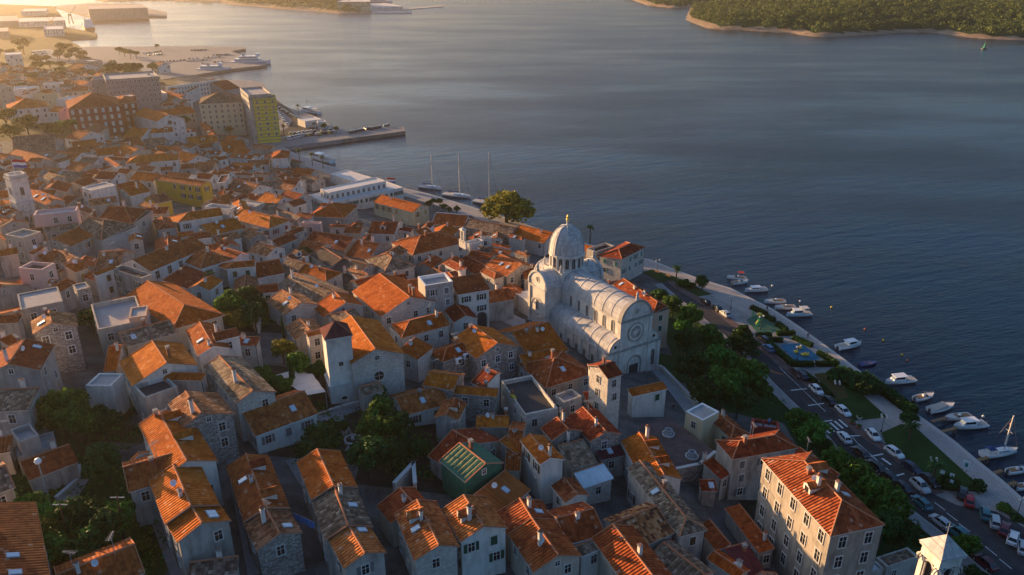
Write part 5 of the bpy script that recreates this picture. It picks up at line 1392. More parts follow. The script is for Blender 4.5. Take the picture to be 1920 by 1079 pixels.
gpath([(125,905),(150,900),(110,960)], 2.6); gpath([(300,960),(345,1079)], 3); gpath([(555,860),(700,1090)], 3.5); gpath([(430,830),(480,1079)], 2.0)
# little things of the garden and courtyards
def thing_mesh(name, label, cat, loc, mb, mats, rz=0.0, group=None, color=None, smooth_=False):
    o = link(name, mb.mesh(name, mats, smooth_), None, loc, rz); tag(o, label, cat, group)
    if color: o.color = (*color, 1)
    return o
q = on_ground(662, 829)
m = MB(); m.lathe([(1.5,0),(1.5,.55),(1.2,.55),(1.15,.2),(.35,.2),(.3,.9),(.001,.95)], 14, 0); m.lathe([(.001,.42),(1.17,.42)], 14, 1)
thing_mesh('fountain', 'round stone fountain at the crossing of the garden paths', 'fountain', q+Vector((0,0,.1)), m, [M['lime_trim'], M['glass_dark']])
for px, py, lb in ((1253,815,'stone wellhead with raised collar, farther one in the red courtyard'),(1297,857,'stone wellhead with raised collar, nearer one in the red courtyard')):
    q = at(px, py, zc); o = empty('wellhead', q); tag(o, lb, 'well', 'wellheads in the courtyard')
    m = MB(); m.lathe([(1.25,0),(1.25,.3),(.95,.3)], 14, 0); link('base', m.mesh('base', [M['lime_trim']]), o)
    m = MB(); m.lathe([(.8,.3),(.62,.6),(.75,1.15),(.55,1.15),(.5,.5),(.001,.5)], 14, 0); link('collar', m.mesh('collar', [M['metal_grey']]), o)
# white pergola awning, closed parasols, blue table
z0 = on_ground(570,700).z + 3.0
P = [at(400+x/4, 560+y/4, z0) for x, y in ((465,575),(700,508),(842,700),(690,728))]
o = empty('awning', P[0]-Vector((0,0,3))); tag(o, 'pale canvas awning stretched on a frame beside the bell tower', 'awning'); m = MB(); O = P[0]-Vector((0,0,3))
N = 10
for i in range(N):
    for j in range(N):
        def pt(u, v): p = P[0].lerp(P[1],u).lerp(P[3].lerp(P[2],u),v); return p - O + Vector((0,0,.14*sin(v*pi*7)))
        m.add([pt(i/N,j/N),pt((i+1)/N,j/N),pt((i+1)/N,(j+1)/N),pt(i/N,(j+1)/N)])
link('canvas', m.mesh('canvas', [M['frame_pale']], True), o)
for p in P: m = MB(); m.cyl(p-O-Vector((0,0,3.4)), p-O, .06,.06,6); link('post', m.mesh('post', [M['metal_grey']]), o)
for px, py, lb in ((632,735,'closed white parasol nearer the pergola awning'),(668,728,'closed white parasol at the church wall')):
    q = on_ground(px, py); o = empty('parasol', q); tag(o, lb, 'parasol', 'closed parasols by the bell tower')
    m = MB(); m.cyl((0,0,-.3),(0,0,4.0),.05,.05,6); link('pole', m.mesh('pole', [M['metal_grey']]), o)
    m = MB(); m.lathe([(.42,1.2),(.36,1.8),(.22,3.2),(.03,3.95)], 10, 0); link('canopy', m.mesh('canopy', [M['white_paint']]), o)
q = on_ground(660, 745); m = MB(); m.box((0,0,.72),(3.4,1.3,.07)); [m.cyl((x,y,0),(x,y,.7),.05,.05,5) for x in (-1.4,1.4) for y in (-.5,.5)]
k = MATS['sheet_blue']; plain('cloth_blue', (0.16,0.36,0.42), .8)
thing_mesh('table', 'pale blue cloth-covered table on the terrace by the church', 'table', q+Vector((0,0,.3)), m, [M['cloth_blue']], .3)
# netted house battens, debris chute, laundry, air conditioners
NH = next(H for H in HOUSES if 'N' == H['rc']); a2, b2, dd, nn, zr, s1, s2, tn = NH['frame']; plain('batten', (.55,.40,.16), .8)
for i in range(7):
    t = .08+.14*i; s = s1; m = MB(); p0 = a2.lerp(b2, t); p1 = p0 + nn*s
    A_ = Vector((p0.x,p0.y,zr+.12))-NH['org']; B_ = Vector((p1.x,p1.y,zr-abs(s)*tn+.12))-NH['org']; m.cyl(A_.lerp(B_,.08), A_.lerp(B_,.9), .045,.045,4); link('batten', m.mesh('batten', [M['batten']]), NH['roof'])
FR = next(H for H in HOUSES if H['label'] and 'debris chute' in H['label'])
q = at(800+640/4, 580+650/4, FR['frame'][4]-.2); m = MB()
m.cyl((0,0,-.5),(0,0,1.5),.35,.4,10,1); m.box((.3,-.9,.4),(.8,2.0,.35),0,.5); m.box((.8,-2.0,.1),(.7,1.2,.3),0,.2); plain('yellow_plastic', (.6,.42,.03), .5); link('debris_chute', m.mesh('debris_chute', [M['yellow_plastic'], M['brick']]), FR['root'], q-FR['org']).scale = (.7,.7,.8)
z0 = on_ground(568,970).z+5.5; A_, B_ = at(549,961,z0), at(590,980,z0); o = empty('laundry_line', A_); tag(o, 'row of blue laundry hung across the narrow lane', 'laundry')
m = MB(); m.cyl((0,0,0), B_-A_, .02,.02,4); link('line', m.mesh('line', [M['metal_grey']]), o); plain('cloth_laundry', (.03,.22,.55), .9)
for i in range(7):
    p = (B_-A_)*((i+.5)/7); e = (B_-A_).normalized(); w_ = (B_-A_).length/8; m = MB()
    m.add([p-e*w_*.5, p+e*w_*.5, p+e*w_*.45-Vector((0,.12,1.0+.1*(i%3))), p-e*w_*.45-Vector((0,.1,1.0+.1*(i%3)))]); link('cloth', m.mesh('cloth', [M['cloth_laundry']]), o)
for px, py in ((859,676),(873,667)):
    H = min((H for H in HOUSES if H['label'] and 'air conditioners' in H['label']), key=lambda H: 0); zz = H['frame'][4]-1.6
    q = at(px, py, zz); o = link('air_conditioner', ACM, H['root'], q-H['org'], pi+.5); o.scale = (1.5,1.5,1.7)
# street lamp above the lawn
q = on_ground(95, 948); o = empty('street_lamp', q); tag(o, 'tall street lamp with white globe over the terraced lawn', 'street lamp')
m = MB(); m.cyl((0,0,-1),(0,0,7.2),.12,.08,8); link('pole', m.mesh('pole', [M['metal_grey']]), o); m = MB(); m.lathe([(.1,7.1),(.42,7.3),(.5,7.6),(.3,7.95),(.001,8.05)],12); link('globe', m.mesh('globe', [M['white_paint']], True), o)
for px, py, lb in ((132,1030,'bare utility pole with crossarm over the dark garden'),(236,1015,'leaning utility pole with crossarm by the lit bush')):
    q = on_ground(px, py); o = empty('utility_pole', q); tag(o, lb, 'utility pole'); m = MB(); m.cyl((0,0,-1),(.3,0,7.5),.12,.09,7); link('pole', m.mesh('pole', [M['shutter_brown']]), o); m = MB(); m.box((.3,0,7.3),(1.9,.1,.12)); link('crossarm', m.mesh('crossarm', [M['metal_grey']]), o)
# ivy on the cross roof's end wall
IV = next(H for H in HOUSES if H['label'] and 'ivy' in H['label'])

# ------------------------------------------------------------------ foliage
def leaf_mat(name, ca, cb, cc):
    k = NT(name, 0.75, 0.2); g = k.n('ShaderNodeNewGeometry')
    f = k.math('ADD', k.math('MULTIPLY', g.outputs['Random Per Island'], .65), k.math('MULTIPLY', k.noise(k.pos(), .55, 3), .5))
    c = k.ramp(k.math('SUBTRACT', f, .08), [(.2, ca), (.5, cb), (.85, cc)])
    hs = k.n('ShaderNodeHueSaturation'); k.l(c, hs.inputs['Color']); k.l(k.math('ADD', .48, k.math('MULTIPLY', k.rand(), .035)), hs.inputs['Hue']); k.l(k.math('ADD', .75, k.math('MULTIPLY', k.rand(), .5)), hs.inputs['Value'])
    k.col(hs.outputs[0]); k.b.inputs['Subsurface Weight'].default_value = 0.0
    t = k.n('ShaderNodeBsdfTranslucent'); k.l(hs.outputs[0], t.inputs[0]); mx = k.n('ShaderNodeMixShader', i_0=.25); out = k.t.nodes['Material Output']
    k.l(k.b.outputs[0], mx.inputs[1]); k.l(t.outputs[0], mx.inputs[2]); k.l(mx.outputs[0], out.inputs['Surface']); MATS[name] = k.mat
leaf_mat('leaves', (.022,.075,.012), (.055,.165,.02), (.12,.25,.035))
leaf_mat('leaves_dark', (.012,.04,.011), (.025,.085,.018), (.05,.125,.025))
leaf_mat('leaves_gold_lit', (.08,.085,.012), (.17,.15,.02), (.28,.22,.03))  # yellower leaf tone, low sunlight painted into the lit crowns
leaf_mat('leaves_pine', (.028,.05,.012), (.07,.095,.02), (.13,.14,.03))
plain('bark', (.09,.065,.05), .95, .1, var=.3)
import numpy as np
def leaf_cloud(pts, nrm, size, seed=1):
    """quads of random size and tilt at given points: arrays to one mesh"""
    r = np.random.RandomState(seed); N = len(pts); P = np.asarray(pts, float); Nn = np.asarray(nrm, float) + r.normal(0,.55,(N,3)); Nn /= np.linalg.norm(Nn,axis=1,keepdims=True)+1e-9
    a = np.cross(Nn, r.normal(0,1,(N,3))); a /= np.linalg.norm(a,axis=1,keepdims=True)+1e-9; b = np.cross(Nn, a)
    s = (size*r.uniform(.6,1.35,N))[:,None]; e = r.uniform(.55,1,(N,1))
    V = np.stack([P-a*s-b*s*e*.6, P+a*s*.2-b*s*e, P+a*s+b*s*e*.5, P-a*s*.3+b*s*e],1).reshape(-1,3)
    return V
def mesh_quads(name, V, mats, mi=None):
    me = bpy.data.meshes.new(name); n = len(V)//4
    me.vertices.add(len(V)); me.vertices.foreach_set('co', V.ravel()); me.loops.add(len(V)); me.loops.foreach_set('vertex_index', np.arange(len(V)))
    me.polygons.add(n); me.polygons.foreach_set('loop_start', np.arange(0,4*n,4)); me.polygons.foreach_set('loop_total', np.full(n,4))
    for m_ in mats: me.materials.append(m_)
    me.update(calc_edges=True); me.validate(); return me
def crown(seed, n=2300, shape='round', size=.085):
    r = np.random.RandomState(seed); P = []; Nn = []
    if shape in ('round','wide','pine'):
        L = []
        for i in range(20 if shape != 'pine' else 14):
            th = r.uniform(0,2*pi); ph = np.arccos(r.uniform(-.55,1)); rr = r.uniform(.35,.78)
            c = np.array([rr*np.sin(ph)*np.cos(th), rr*np.sin(ph)*np.sin(th), rr*np.cos(ph)*(.8 if shape=='round' else .5)]); L.append((c, r.uniform(.24,.42)))
        for i in range(n):
            c, R_ = L[r.randint(len(L))]; v = r.normal(0,1,3); v /= np.linalg.norm(v); v[2] = abs(v[2])*.9+.1*v[2] if r.rand()<.6 else v[2]
            q = c + v*R_*r.uniform(.75,1.05)*np.array([1,1,.85]); P.append(q); Nn.append(v)
    elif shape == 'cypress':
        for i in range(n):
            z = r.uniform(0,1)**.8; R_ = .155*(np.sin(np.clip(z*1.05+.08,0,1)*pi)**.6)*(1-.35*z)*r.uniform(.75,1.15); th = r.uniform(0,2*pi)
            P.append([R_*np.cos(th), R_*np.sin(th), z]); Nn.append([np.cos(th),np.sin(th),.4])
    elif shape == 'cedar':
        for l in range(7):
            z = .1+l*.13; R_ = (1-l*.13)*.95
            for i in range(n//7):
                th = r.uniform(0,2*pi); q = R_*np.sqrt(r.rand())*(1+.18*np.sin(5*th+l*2)); P.append([q*np.cos(th),q*np.sin(th),z+r.normal(0,.02)-q*.08]); Nn.append([.2*np.cos(th),.2*np.sin(th),1])
    return leaf_cloud(P, Nn, size, seed)
CRW = {}
def get_crown(kind, mat, i):
    key = (kind, mat, i)
    if key not in CRW:
        sh, n_, sz = {'tree':('round',2300,.075),'bush':('wide',1500,.09),'pine':('pine',1500,.085),'cypress':('cypress',1300,.03),'cedar':('cedar',2000,.07)}[kind]
        CRW[key] = mesh_quads('crown', crown(i*7+len(kind), n_, sh, sz), [M[mat]])
    return CRW[key]
def trunk_mesh():
    m = MB(); m.cyl((0,0,-.3),(0.02,.01,.55),.06,.042,7,0,False)
    for i in range(5):
        t = i*1.3; m.cyl((.02,.01,.5),(.28*cos(t),.28*sin(t),.95),.03,.012,5,0,False)
    return m.mesh('trunk', [M['bark']])
TRM = trunk_mesh(); tcount = [0]
def tree(px, py, R, kind='tree', mat='leaves', label=None, name=None, group=None, Ht=None, cat='tree', sq=1.0):
    """crown centre seen at pixel (px,py), crown radius R metres"""
    tcount[0] += 1; i = tcount[0]
    if kind == 'cypress':
        q = on_ground(px, py); o = empty('cypress_tree', q, i*.7); tag(o, label, 'tree', group)
        c = link('crown', get_crown(kind, mat, i % 2), o, (0,0,.4)); c.scale = (R*5.2,R*5.2,Ht); t = link('trunk', TRM, o, (0,0,.2)); t.scale = (3,3,2); return o
    Ht = Ht or R*2.0; hc = Ht - R*.75*sq
    p = at_height(px, py, hc); g = terrain(p.x, p.y)
    o = empty(name or {'bush':'bush','pine':'pine_tree'}.get(kind,'tree'), (p.x, p.y, g), i*1.7); tag(o, label, cat, group)
    c = link('crown', get_crown(kind, mat, i % 3), o, (0,0,hc if kind != 'cedar' else hc*.35)); c.scale = (R,R,R*sq if kind != 'cedar' else Ht*.75)
    if kind != 'bush': t = link('trunk', TRM, o); t.scale = (R*1.2,R*1.2,hc*1.0)
    return o
G_ = 'garden trees between the cathedral and the shore road'
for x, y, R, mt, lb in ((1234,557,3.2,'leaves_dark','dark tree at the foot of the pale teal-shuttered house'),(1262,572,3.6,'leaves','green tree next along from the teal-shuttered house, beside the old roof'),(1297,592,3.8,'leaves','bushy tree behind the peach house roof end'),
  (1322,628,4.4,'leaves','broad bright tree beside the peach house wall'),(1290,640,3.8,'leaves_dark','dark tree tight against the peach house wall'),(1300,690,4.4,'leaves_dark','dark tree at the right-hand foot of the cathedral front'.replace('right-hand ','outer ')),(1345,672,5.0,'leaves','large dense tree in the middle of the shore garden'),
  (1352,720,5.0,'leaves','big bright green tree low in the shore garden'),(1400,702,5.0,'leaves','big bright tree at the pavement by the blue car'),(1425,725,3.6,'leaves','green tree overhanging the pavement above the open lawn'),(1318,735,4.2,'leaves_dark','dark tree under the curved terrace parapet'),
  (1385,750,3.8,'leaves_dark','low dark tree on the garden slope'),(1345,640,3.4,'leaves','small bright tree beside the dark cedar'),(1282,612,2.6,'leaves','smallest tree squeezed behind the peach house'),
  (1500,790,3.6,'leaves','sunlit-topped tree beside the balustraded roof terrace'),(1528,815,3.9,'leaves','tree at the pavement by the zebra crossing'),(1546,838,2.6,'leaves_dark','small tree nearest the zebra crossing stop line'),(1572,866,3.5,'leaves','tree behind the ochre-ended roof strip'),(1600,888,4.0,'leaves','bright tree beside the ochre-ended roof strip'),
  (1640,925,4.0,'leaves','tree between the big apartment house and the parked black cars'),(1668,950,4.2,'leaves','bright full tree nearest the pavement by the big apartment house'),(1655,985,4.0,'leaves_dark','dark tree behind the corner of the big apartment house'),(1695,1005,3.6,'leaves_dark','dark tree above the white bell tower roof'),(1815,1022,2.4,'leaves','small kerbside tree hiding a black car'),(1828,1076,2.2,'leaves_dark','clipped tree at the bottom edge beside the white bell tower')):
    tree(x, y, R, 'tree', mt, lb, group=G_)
tree(1392,632,5.4,'cedar','leaves_dark','broad dark layered cedar by the playground', 'cedar_tree', G_, Ht=9)
tree(950,392,11.0,'tree','leaves_gold_lit','large golden-lit tree alone on the quay', sq=.85, Ht=12.5)
tree(1318,528,2.7,'tree','leaves_dark','rounded olive tree on the quay paving', Ht=4.6); tree(1283,532,2.6,'bush','leaves','wide flowering bush beside the olive tree', Ht=2.6, cat='bush'); tree(1296,535,1.6,'bush','leaves_dark','low dark bush touching the olive tree', Ht=1.8, cat='bush')
for x, y, R, lb in ((1578,706,3.6,'tallest dark shrub at the head of the long hedge'),(1602,712,3.8,'full dark shrub in the middle of the shrub bed'),(1628,728,3.0,'dark shrub tapering towards the quay hedge')): tree(x, y, R, 'bush', 'leaves_dark', lb, Ht=3.8, cat='bush', group='dark shrub bed on the lawn')
tree(1704,786,2.2,'tree','leaves_dark','small grey-green tree on the lawn near the quay', Ht=4.0); tree(1835,912,1.9,'bush','leaves_dark','round clipped bush beside the quay', Ht=2.4, cat='bush'); tree(1780,905,2.2,'bush','leaves_dark','round dark bush behind the parking signs', Ht=2.8, cat='bush')
tree(1880,952,1.7,'bush','leaves','leafy bush on the verge by the parked teal car', Ht=2.0, cat='bush'); tree(1906,972,1.3,'bush','leaves_dark','small bush farthest along the parking verge', Ht=1.4, cat='bush')
for x, y, R, mt, kd, lb in ((115,765,4.2,'leaves','tree','big dense tree below the old stone-patched roof'),(150,785,3.8,'leaves','tree','tree in the middle of the walled orchard'),(190,790,3.2,'leaves_dark','tree','dark tree beside the tall white house'),(90,790,2.6,'leaves_dark','tree','small dark tree beside the concrete house'),
  (196,862,3.3,'leaves_dark','tree','round clipped garden tree by the ivy wall'),(60,945,2.6,'leaves','bush','lit vine bush along the corner roof'),(85,965,2.4,'leaves','bush','bright vine bush behind the corner roof'),(70,1000,2.6,'leaves_gold_lit','bush','yellow-green vine bush nearest the corner roof'),(100,1025,2.6,'leaves','bush','vine bush behind the utility pole'),
  (150,965,3.0,'leaves_dark','tree','feathery dark tree in the terraced garden'),(185,990,3.2,'leaves_dark','tree','feathery tree beside the leaning utility pole'),(222,972,2.8,'leaves','tree','feathery tree under the ribbed orange roof'),(165,1025,2.8,'leaves_dark','tree','dark tree above the lit ridge of the corner house'),(265,1020,1.3,'leaves_gold_lit','bush','small lit yellow bush by the steps'),
  (40,1040,2.4,'leaves_dark','bush','dark bush hugging the corner roof')):
    tree(x, y, R, kd, mt, lb, group='trees of the terraced gardens', cat='tree' if kd == 'tree' else 'bush')
for x, y, R, mt, kd, lb in ((488,702,2.4,'leaves','bush','hedge-like bush beside the grey-brown gable'),(508,712,2.4,'leaves','bush','second bush along the white pergola edge'),(530,722,2.2,'leaves','bush','bush ending at the pergola cypress'),(530,655,2.8,'leaves_gold_lit','tree','lit tree behind the red-roofed garden house'),(562,680,3.0,'leaves','tree','green tree beside the bell tower base'),
  (595,695,2.4,'leaves_dark','tree','dark vine-covered tree at the pergola corner'),(705,742,2.4,'leaves','tree','tree below the round church window'),(718,775,3.4,'leaves','tree','bushy tree on the upper garden bed'),(745,795,3.2,'leaves_dark','tree','dark tree beside the grey yard terrace'),(700,805,3.2,'leaves','tree','tree in the middle garden bed'),
  (690,855,3.8,'leaves_dark','tree','large dark tree below the fountain'),(735,850,3.2,'leaves_dark','tree','dark tree near the netted house wall'),(600,825,3.2,'leaves_dark','tree','dark tree behind the white streaky-roofed house'),(575,845,2.8,'leaves_dark','tree','dark tree at the lower garden corner'),(780,840,2.2,'leaves_dark','bush','ivy clump on the garden wall'),(640,800,1.5,'leaves_dark','bush','low bush in the small garden bed')):
    tree(x, y, R, kd, mt, lb, group='trees of the monastery garden', cat='tree' if kd == 'tree' else 'bush')
for x, y, R, Ht, lb in ((551,735,.75,6.2,'slim cypress rising beside the pergola awning'),(699,735,.85,7.2,'tall cypress before the church gable'),(761,865,.75,7.0,'dark cypress at the lower end of the monastery garden'),(534,645,.4,7.0,'thin cypress against the lit brown gabled house')): tree(x, y, R, 'cypress', 'leaves_dark', lb, Ht=Ht, group='cypresses of the monastery garden')
for x, y, R, mt, lb in ((428,572,4.0,'leaves','big tree in the walled yard of the green-shuttered house'),(462,560,3.8,'leaves_dark','dark tree beside the green-shuttered house'),(478,590,3.6,'leaves_dark','dark tree above the broken stone wall'),(440,600,3.0,'leaves_gold_lit','lit lower tree in the walled yard'),(503,572,2.2,'leaves','small tree touching the lit brown gabled house'),(568,478,2.8,'leaves_dark','dark tree between the twin red roofs and the red-shuttered house'),(170,596,2.8,'leaves_dark','dark tree between the stone gable and the walled terrace'),
  (425,345,1.8,'leaves_dark','roof-garden tree above the mottled brown roof')): tree(x, y, R, 'tree', mt, lb, group='trees among the old roofs')
for x, y, R, mt, lb in ((128,232,5.0,'leaves','bright umbrella pine before the maroon building'),(112,234,4.0,'leaves','smaller umbrella pine touching the bright one'),(48,228,6.0,'leaves_pine','pine beside the white villa'),(85,238,5.0,'leaves_pine','pine before the white villa door'),(20,246,6.0,'leaves_pine','hazy pine at the picture edge'),(8,215,6.0,'leaves_pine','topmost pine at the picture edge'),(66,205,4.5,'leaves_pine','pine in front of the villa windows'),(100,248,4.0,'leaves_pine','pine beside the long glowing wall'),
  (240,235,2.4,'leaves_pine','small tree at the maroon building corner'),(252,228,2.6,'leaves_dark','dark tree by the white gabled church'),(40,80,9,'leaves_pine','hazy tree clump above the car park'),(118,88,8,'leaves_pine','hazy trees at the head of the bay'),(140,95,7,'leaves_pine','hazy tree beside the head of the bay'),(155,100,6,'leaves_pine','hazy tree nearest the ferry car park'),(215,128,8,'leaves_dark','broad dark trees behind the concrete apartment block'),(235,128,7,'leaves_dark','second dark tree behind the concrete apartment block'),(255,128,7,'leaves_dark','dark tree beside the white gabled ferry house'),(286,125,5,'leaves_dark','dark upright tree touching the white gabled ferry house'),(110,120,5,'leaves_pine','hazy tree below the car park'),(70,122,6,'leaves_pine','hazy trees below the white panel block'),
  (60,142,5,'leaves_pine','tree among the hillside roofs'),(150,140,5,'leaves_pine','tree beside the colonnaded hillside house'),(175,140,5,'leaves_pine','tree under the colonnaded hillside house'),(345,225,3.5,'leaves_dark','dark tree between church and government block'),(490,243,3.0,'leaves_dark','flat-topped tree on the harbour square'),(503,238,3.0,'leaves_dark','flat-topped tree before the yellow block'),(515,236,2.6,'leaves_dark','last flat-topped tree by the harbour road'),(608,236,2.2,'leaves_dark','round tree at the pier root'),(630,241,1.8,'leaves_dark','small round tree on the harbour edge'),(430,243,2.5,'leaves_dark','tree on the near side of the market road'),(222,92,4.5,'leaves_pine','slim tree at the head of the ferry car park'),(232,95,5,'leaves_pine','bushy tree in the ferry car park island'),(243,98,5,'leaves_pine','second bushy tree in the ferry car park island'),(254,100,4.5,'leaves_pine','last bushy tree in the ferry car park island'),(294,86,3,'leaves_dark','small lone tree by the breakwater root')):
    tree(x, y, R, 'pine' if 'pine' in mt else 'tree', mt, lb, group='far trees of the town', sq=.6 if 'umbrella' in lb or 'flat' in lb else .85)
for x, y in ((804,382),(812,377),(824,378),(832,388),(842,392),(856,392)): tree(x, y, 1.7, 'tree', 'leaves_dark', 'clipped round tree in the row along the quay by the yachts', Ht=4.4, group='clipped trees along the quay')
# palms
def palm_mesh():
    m = MB(); r = random.Random(4)
    for i in range(26):
        a = 2*pi*i/26; up = r.uniform(-.3,1.0); L_ = r.uniform(1.5,2.0); pr = None
        for s in range(6):
            t = s/5; x = L_*t; z = up*x - .42*x*x; w_ = .24*sin(pi*(.12+.85*t)); p = Vector((x*cos(a), x*sin(a), z)); n = Vector((-sin(a), cos(a), 0))*w_
            if pr: m.add([pr[0]-pr[1], p-n, p+n, pr[0]+pr[1]])
            pr = (p, n)
    return m.mesh('crown', [M['leaves_dark']])
PMC = palm_mesh(); m = MB(); m.cyl((0,0,-.2),(0,0,1),.24,.17,8); PMT = m.mesh('trunk', [M['bark']])
def palm(px, py, h, label, group=None):
    q = on_ground(px, py); o = empty('palm_tree', q, px); tag(o, label, 'palm tree', group); t = link('trunk', PMT, o); t.scale = (1,1,h); link('crown', PMC, o, (0,0,h)); return o
palm(1268,520,3.4,'short palm on the lawn by the teal-shuttered house'); palm(1748,905,4.6,'palm on the lawn behind the twin lamp post'); palm(1704,826,4.0,'young palm on the lawn near the hedge end'); palm(400,565,7,'lit palm by the green-shuttered house')
for x, y, lb in ((562,303,'quay palm nearest the tall balcony house'),(586,311,'tall quay palm by the moored tour boat'),(606,316,'quay palm beside the tour boat stern'),(560,215,'palm by the fishing boat'),(470,240,'palm on the harbour square'),(533,255,'palm at the harbour road bend'),(1106,455,'palm top beyond the beige roof terrace')): palm(x, y, 6.0, lb, 'palms along the harbour')
# hedges
plain('hedge_core', (.012,.03,.01), 1, 0)
def hedge(px, wd, h, label, mat='leaves_dark'):
    P = [at(x, y) for x, y in px]; O = P[0]; o = empty('hedge', O); tag(o, label, 'hedge', 'clipped hedges of the promenade park'); m = MB(); pts = []; nr = []; r = random.Random(int(px[0][0]))
    for a, b in zip(P, P[1:]):
        L_ = (b-a).length; e = (b-a).normalized(); n = Vector((-e.y, e.x, 0)); m.box(((a+b)/2-O)+Vector((0,0,h/2-.1)), (L_+wd*.7, wd*.8, h-.2), 0, atan2(e.y,e.x))
        for i in range(int(L_*(wd+2*h)*9)):
            t = r.uniform(-wd*.4, L_+wd*.4); s = r.uniform(-(wd/2+h), wd/2+h)
            if abs(s) < wd/2: q = a+e*t+n*s+Vector((0,0,h+r.uniform(-.1,.1))); v = Vector((0,0,1))
            else: sg = 1 if s > 0 else -1; q = a+e*t+n*sg*(wd/2+r.uniform(-.1,.08))+Vector((0,0,h-(abs(s)-wd/2))); v = n*sg
            pts.append(q-O); nr.append(v)
    link('core', m.mesh('core', [M['hedge_core']]), o); link('foliage', mesh_quads('foliage', leaf_cloud(pts, nr, .16, int(px[0][0])), [M[mat]]), o)
zx = lambda *p: [(1180+x/4, 440+y/4) for x, y in p]; zy = lambda *p: [(1440+x/4, 560+y/4) for x, y in p]
hedge(zx((925,562),(1015,605)),1.6,1.3,'hedge between the paved quay and the green court'); hedge(zx((1035,630),(1075,652)),1.6,1.3,'shortest hedge beside the green court'); hedge(zx((1112,685),(1170,725)),1.5,1.3,'hedge past the green court, along the quay side'); hedge(zx((1118,755),(1225,752)),1.5,1.3,'cross hedge between the green and blue courts')
hedge(zx((965,770),(1048,768)),1.6,1.3,'hedge under the dark cedar'); hedge(zx((1015,800),(1110,890),(1225,985),(1360,985)),1.8,1.3,'long angled hedge wrapping the blue court'); hedge(zx((1020,800),(1130,805)),1.6,1.3,'cross hedge behind the blue court'); hedge(zx((1242,790),(1355,840)),1.6,1.3,'quay-side hedge of the blue court'); hedge(zx((1425,905),(1545,975)),1.6,1.3,'hedge on the quay past the blue court'); hedge(zx((1415,985),(1545,985)),1.6,1.3,'cross hedge past the blue court')
hedge(zy((262,580),(345,635)),1.5,1.4,'short hedge beside the parked brown car'); hedge(zy((385,670),(455,735)),1.5,1.4,'hedge beside the parked white estate car'); hedge(zy((720,610),(900,735),(1065,855)),3.0,1.8,'long thick hedge along the quay')

# low planting in the gardens
rg = np.random.RandomState(9); gp = []; gn = []
for poly, dens, hh in (([(30,880),(250,862),(335,1000),(270,1079),(60,1079),(40,960)],1.3,.9),([(60,735),(240,725),(270,830),(150,865)],.7,.5),([(470,705),(560,700),(610,770),(540,850),(470,800)],1.2,.7),([(690,740),(770,770),(840,880),(790,905),(700,870),(680,840)],1.5,.9),([(595,775),(640,780),(660,815),(620,860),(560,870)],1.2,.6),([(395,545),(510,540),(515,615),(410,615)],1.2,.8),([(1370,865),(1460,880),(1540,1010),(1480,1070),(1400,960)],1.0,.8),([(1240,560),(1300,600),(1400,690),(1500,780),(1440,790),(1330,750),(1250,690)],.9,.6)):
    xs = [p[0] for p in poly]; ys = [p[1] for p in poly]; n_ = int(dens*1500); q0 = None; h0 = hh
    for i in range(n_):
        px, py = rg.uniform(min(xs),max(xs)), rg.uniform(min(ys),max(ys))
        if not inside((px,py), poly): continue
        new = i % 9 == 0 or q0 is None
        q = on_ground(px, py) if new else q0 + Vector((rg.normal(0,.9), rg.normal(0,.9), 0))
        if new: q0 = q; h0 = rg.uniform(.15,1)*hh
        gp.append((q.x, q.y, terrain(q.x,q.y) + rg.uniform(.05,1)*h0)); gn.append((0,0,1))
tag(link('ground_cover', mesh_quads('ground_cover', leaf_cloud(gp, gn, .24, 4), [M['leaves']])), 'low green planting and weeds covering the garden beds', kind='stuff')
# ------------------------------------------------------------------ more roofs packed between the others (same building kit)
def overlaps(c, r):
    for H in HOUSES:
        f = H['foot']
        # distance from point to footprint polygon
        ins_ = True; dm_ = 1e9; sgn = None
        for i in range(len(f)):
            a, b = f[i], f[(i+1) % len(f)]; e = b-a
            cr = e.x*(c.y-a.y) - e.y*(c.x-a.x); s_ = cr > 0
            if sgn is None: sgn = s_
            elif s_ != sgn: ins_ = False
            t = max(0, min(1, (c-a).dot(e)/max(e.length_squared,1e-6))); dm_ = min(dm_, (c-(a+e*t)).length)
        if ins_ or dm_ < r: return True
    return False
KEEP_OUT = [[(282,330),(402,335),(405,402),(300,400)],[(455,590),(610,600),(640,705),(450,705)],[(430,1015),(1000,1025),(1000,1120),(430,1120)],[(860,560),(1000,560),(1330,760),(1340,850),(1180,850),(1160,720),(960,640)], [(440,680),(610,680),(830,760),(850,900),(640,900),(540,850)], [(30,720),(270,760),(290,840),(240,1000),(330,1079),(-100,1100),(-100,960),(40,880)],
            [(380,530),(525,530),(525,640),(400,640)], [(430,255),(700,330),(660,150),(420,130)], [(1180,480),(1260,540),(1350,620),(1560,820),(1720,960),(1850,1100),(1660,1100),(1640,960),(1500,820),(1380,790),(1240,700)], [(-50,190),(160,170),(160,265),(-50,265)], [(1010,400),(1240,560),(1260,700),(960,600)], [(115,175),(280,160),(330,250),(140,250)], [(360,160),(540,160),(560,262),(360,250)],
            [(555,300),(760,300),(1000,410),(700,420),(560,380)],[(1365,850),(1450,860),(1600,1079),(1480,1079)]]
rf = random.Random(11); made = 0
fillpoly = [(-60,245),(150,250),(360,235),(440,262),(540,300),(620,330),(680,400),(900,410),(1010,440),(1000,560),(940,640),(1150,720),(1190,820),(1240,880),(1500,1000),(1500,1100),(-80,1100),(-80,500)]
farpoly = [(-40,110),(60,130),(180,135),(330,165),(350,200),(150,200),(-40,195)]
cand = []
for i in range(9000):
    X = rf.uniform(-260, 60) if i % 3 else rf.uniform(-520, -120); Y = rf.uniform(60, 620) if i % 3 else rf.uniform(420, 760); cand.append((X, Y))
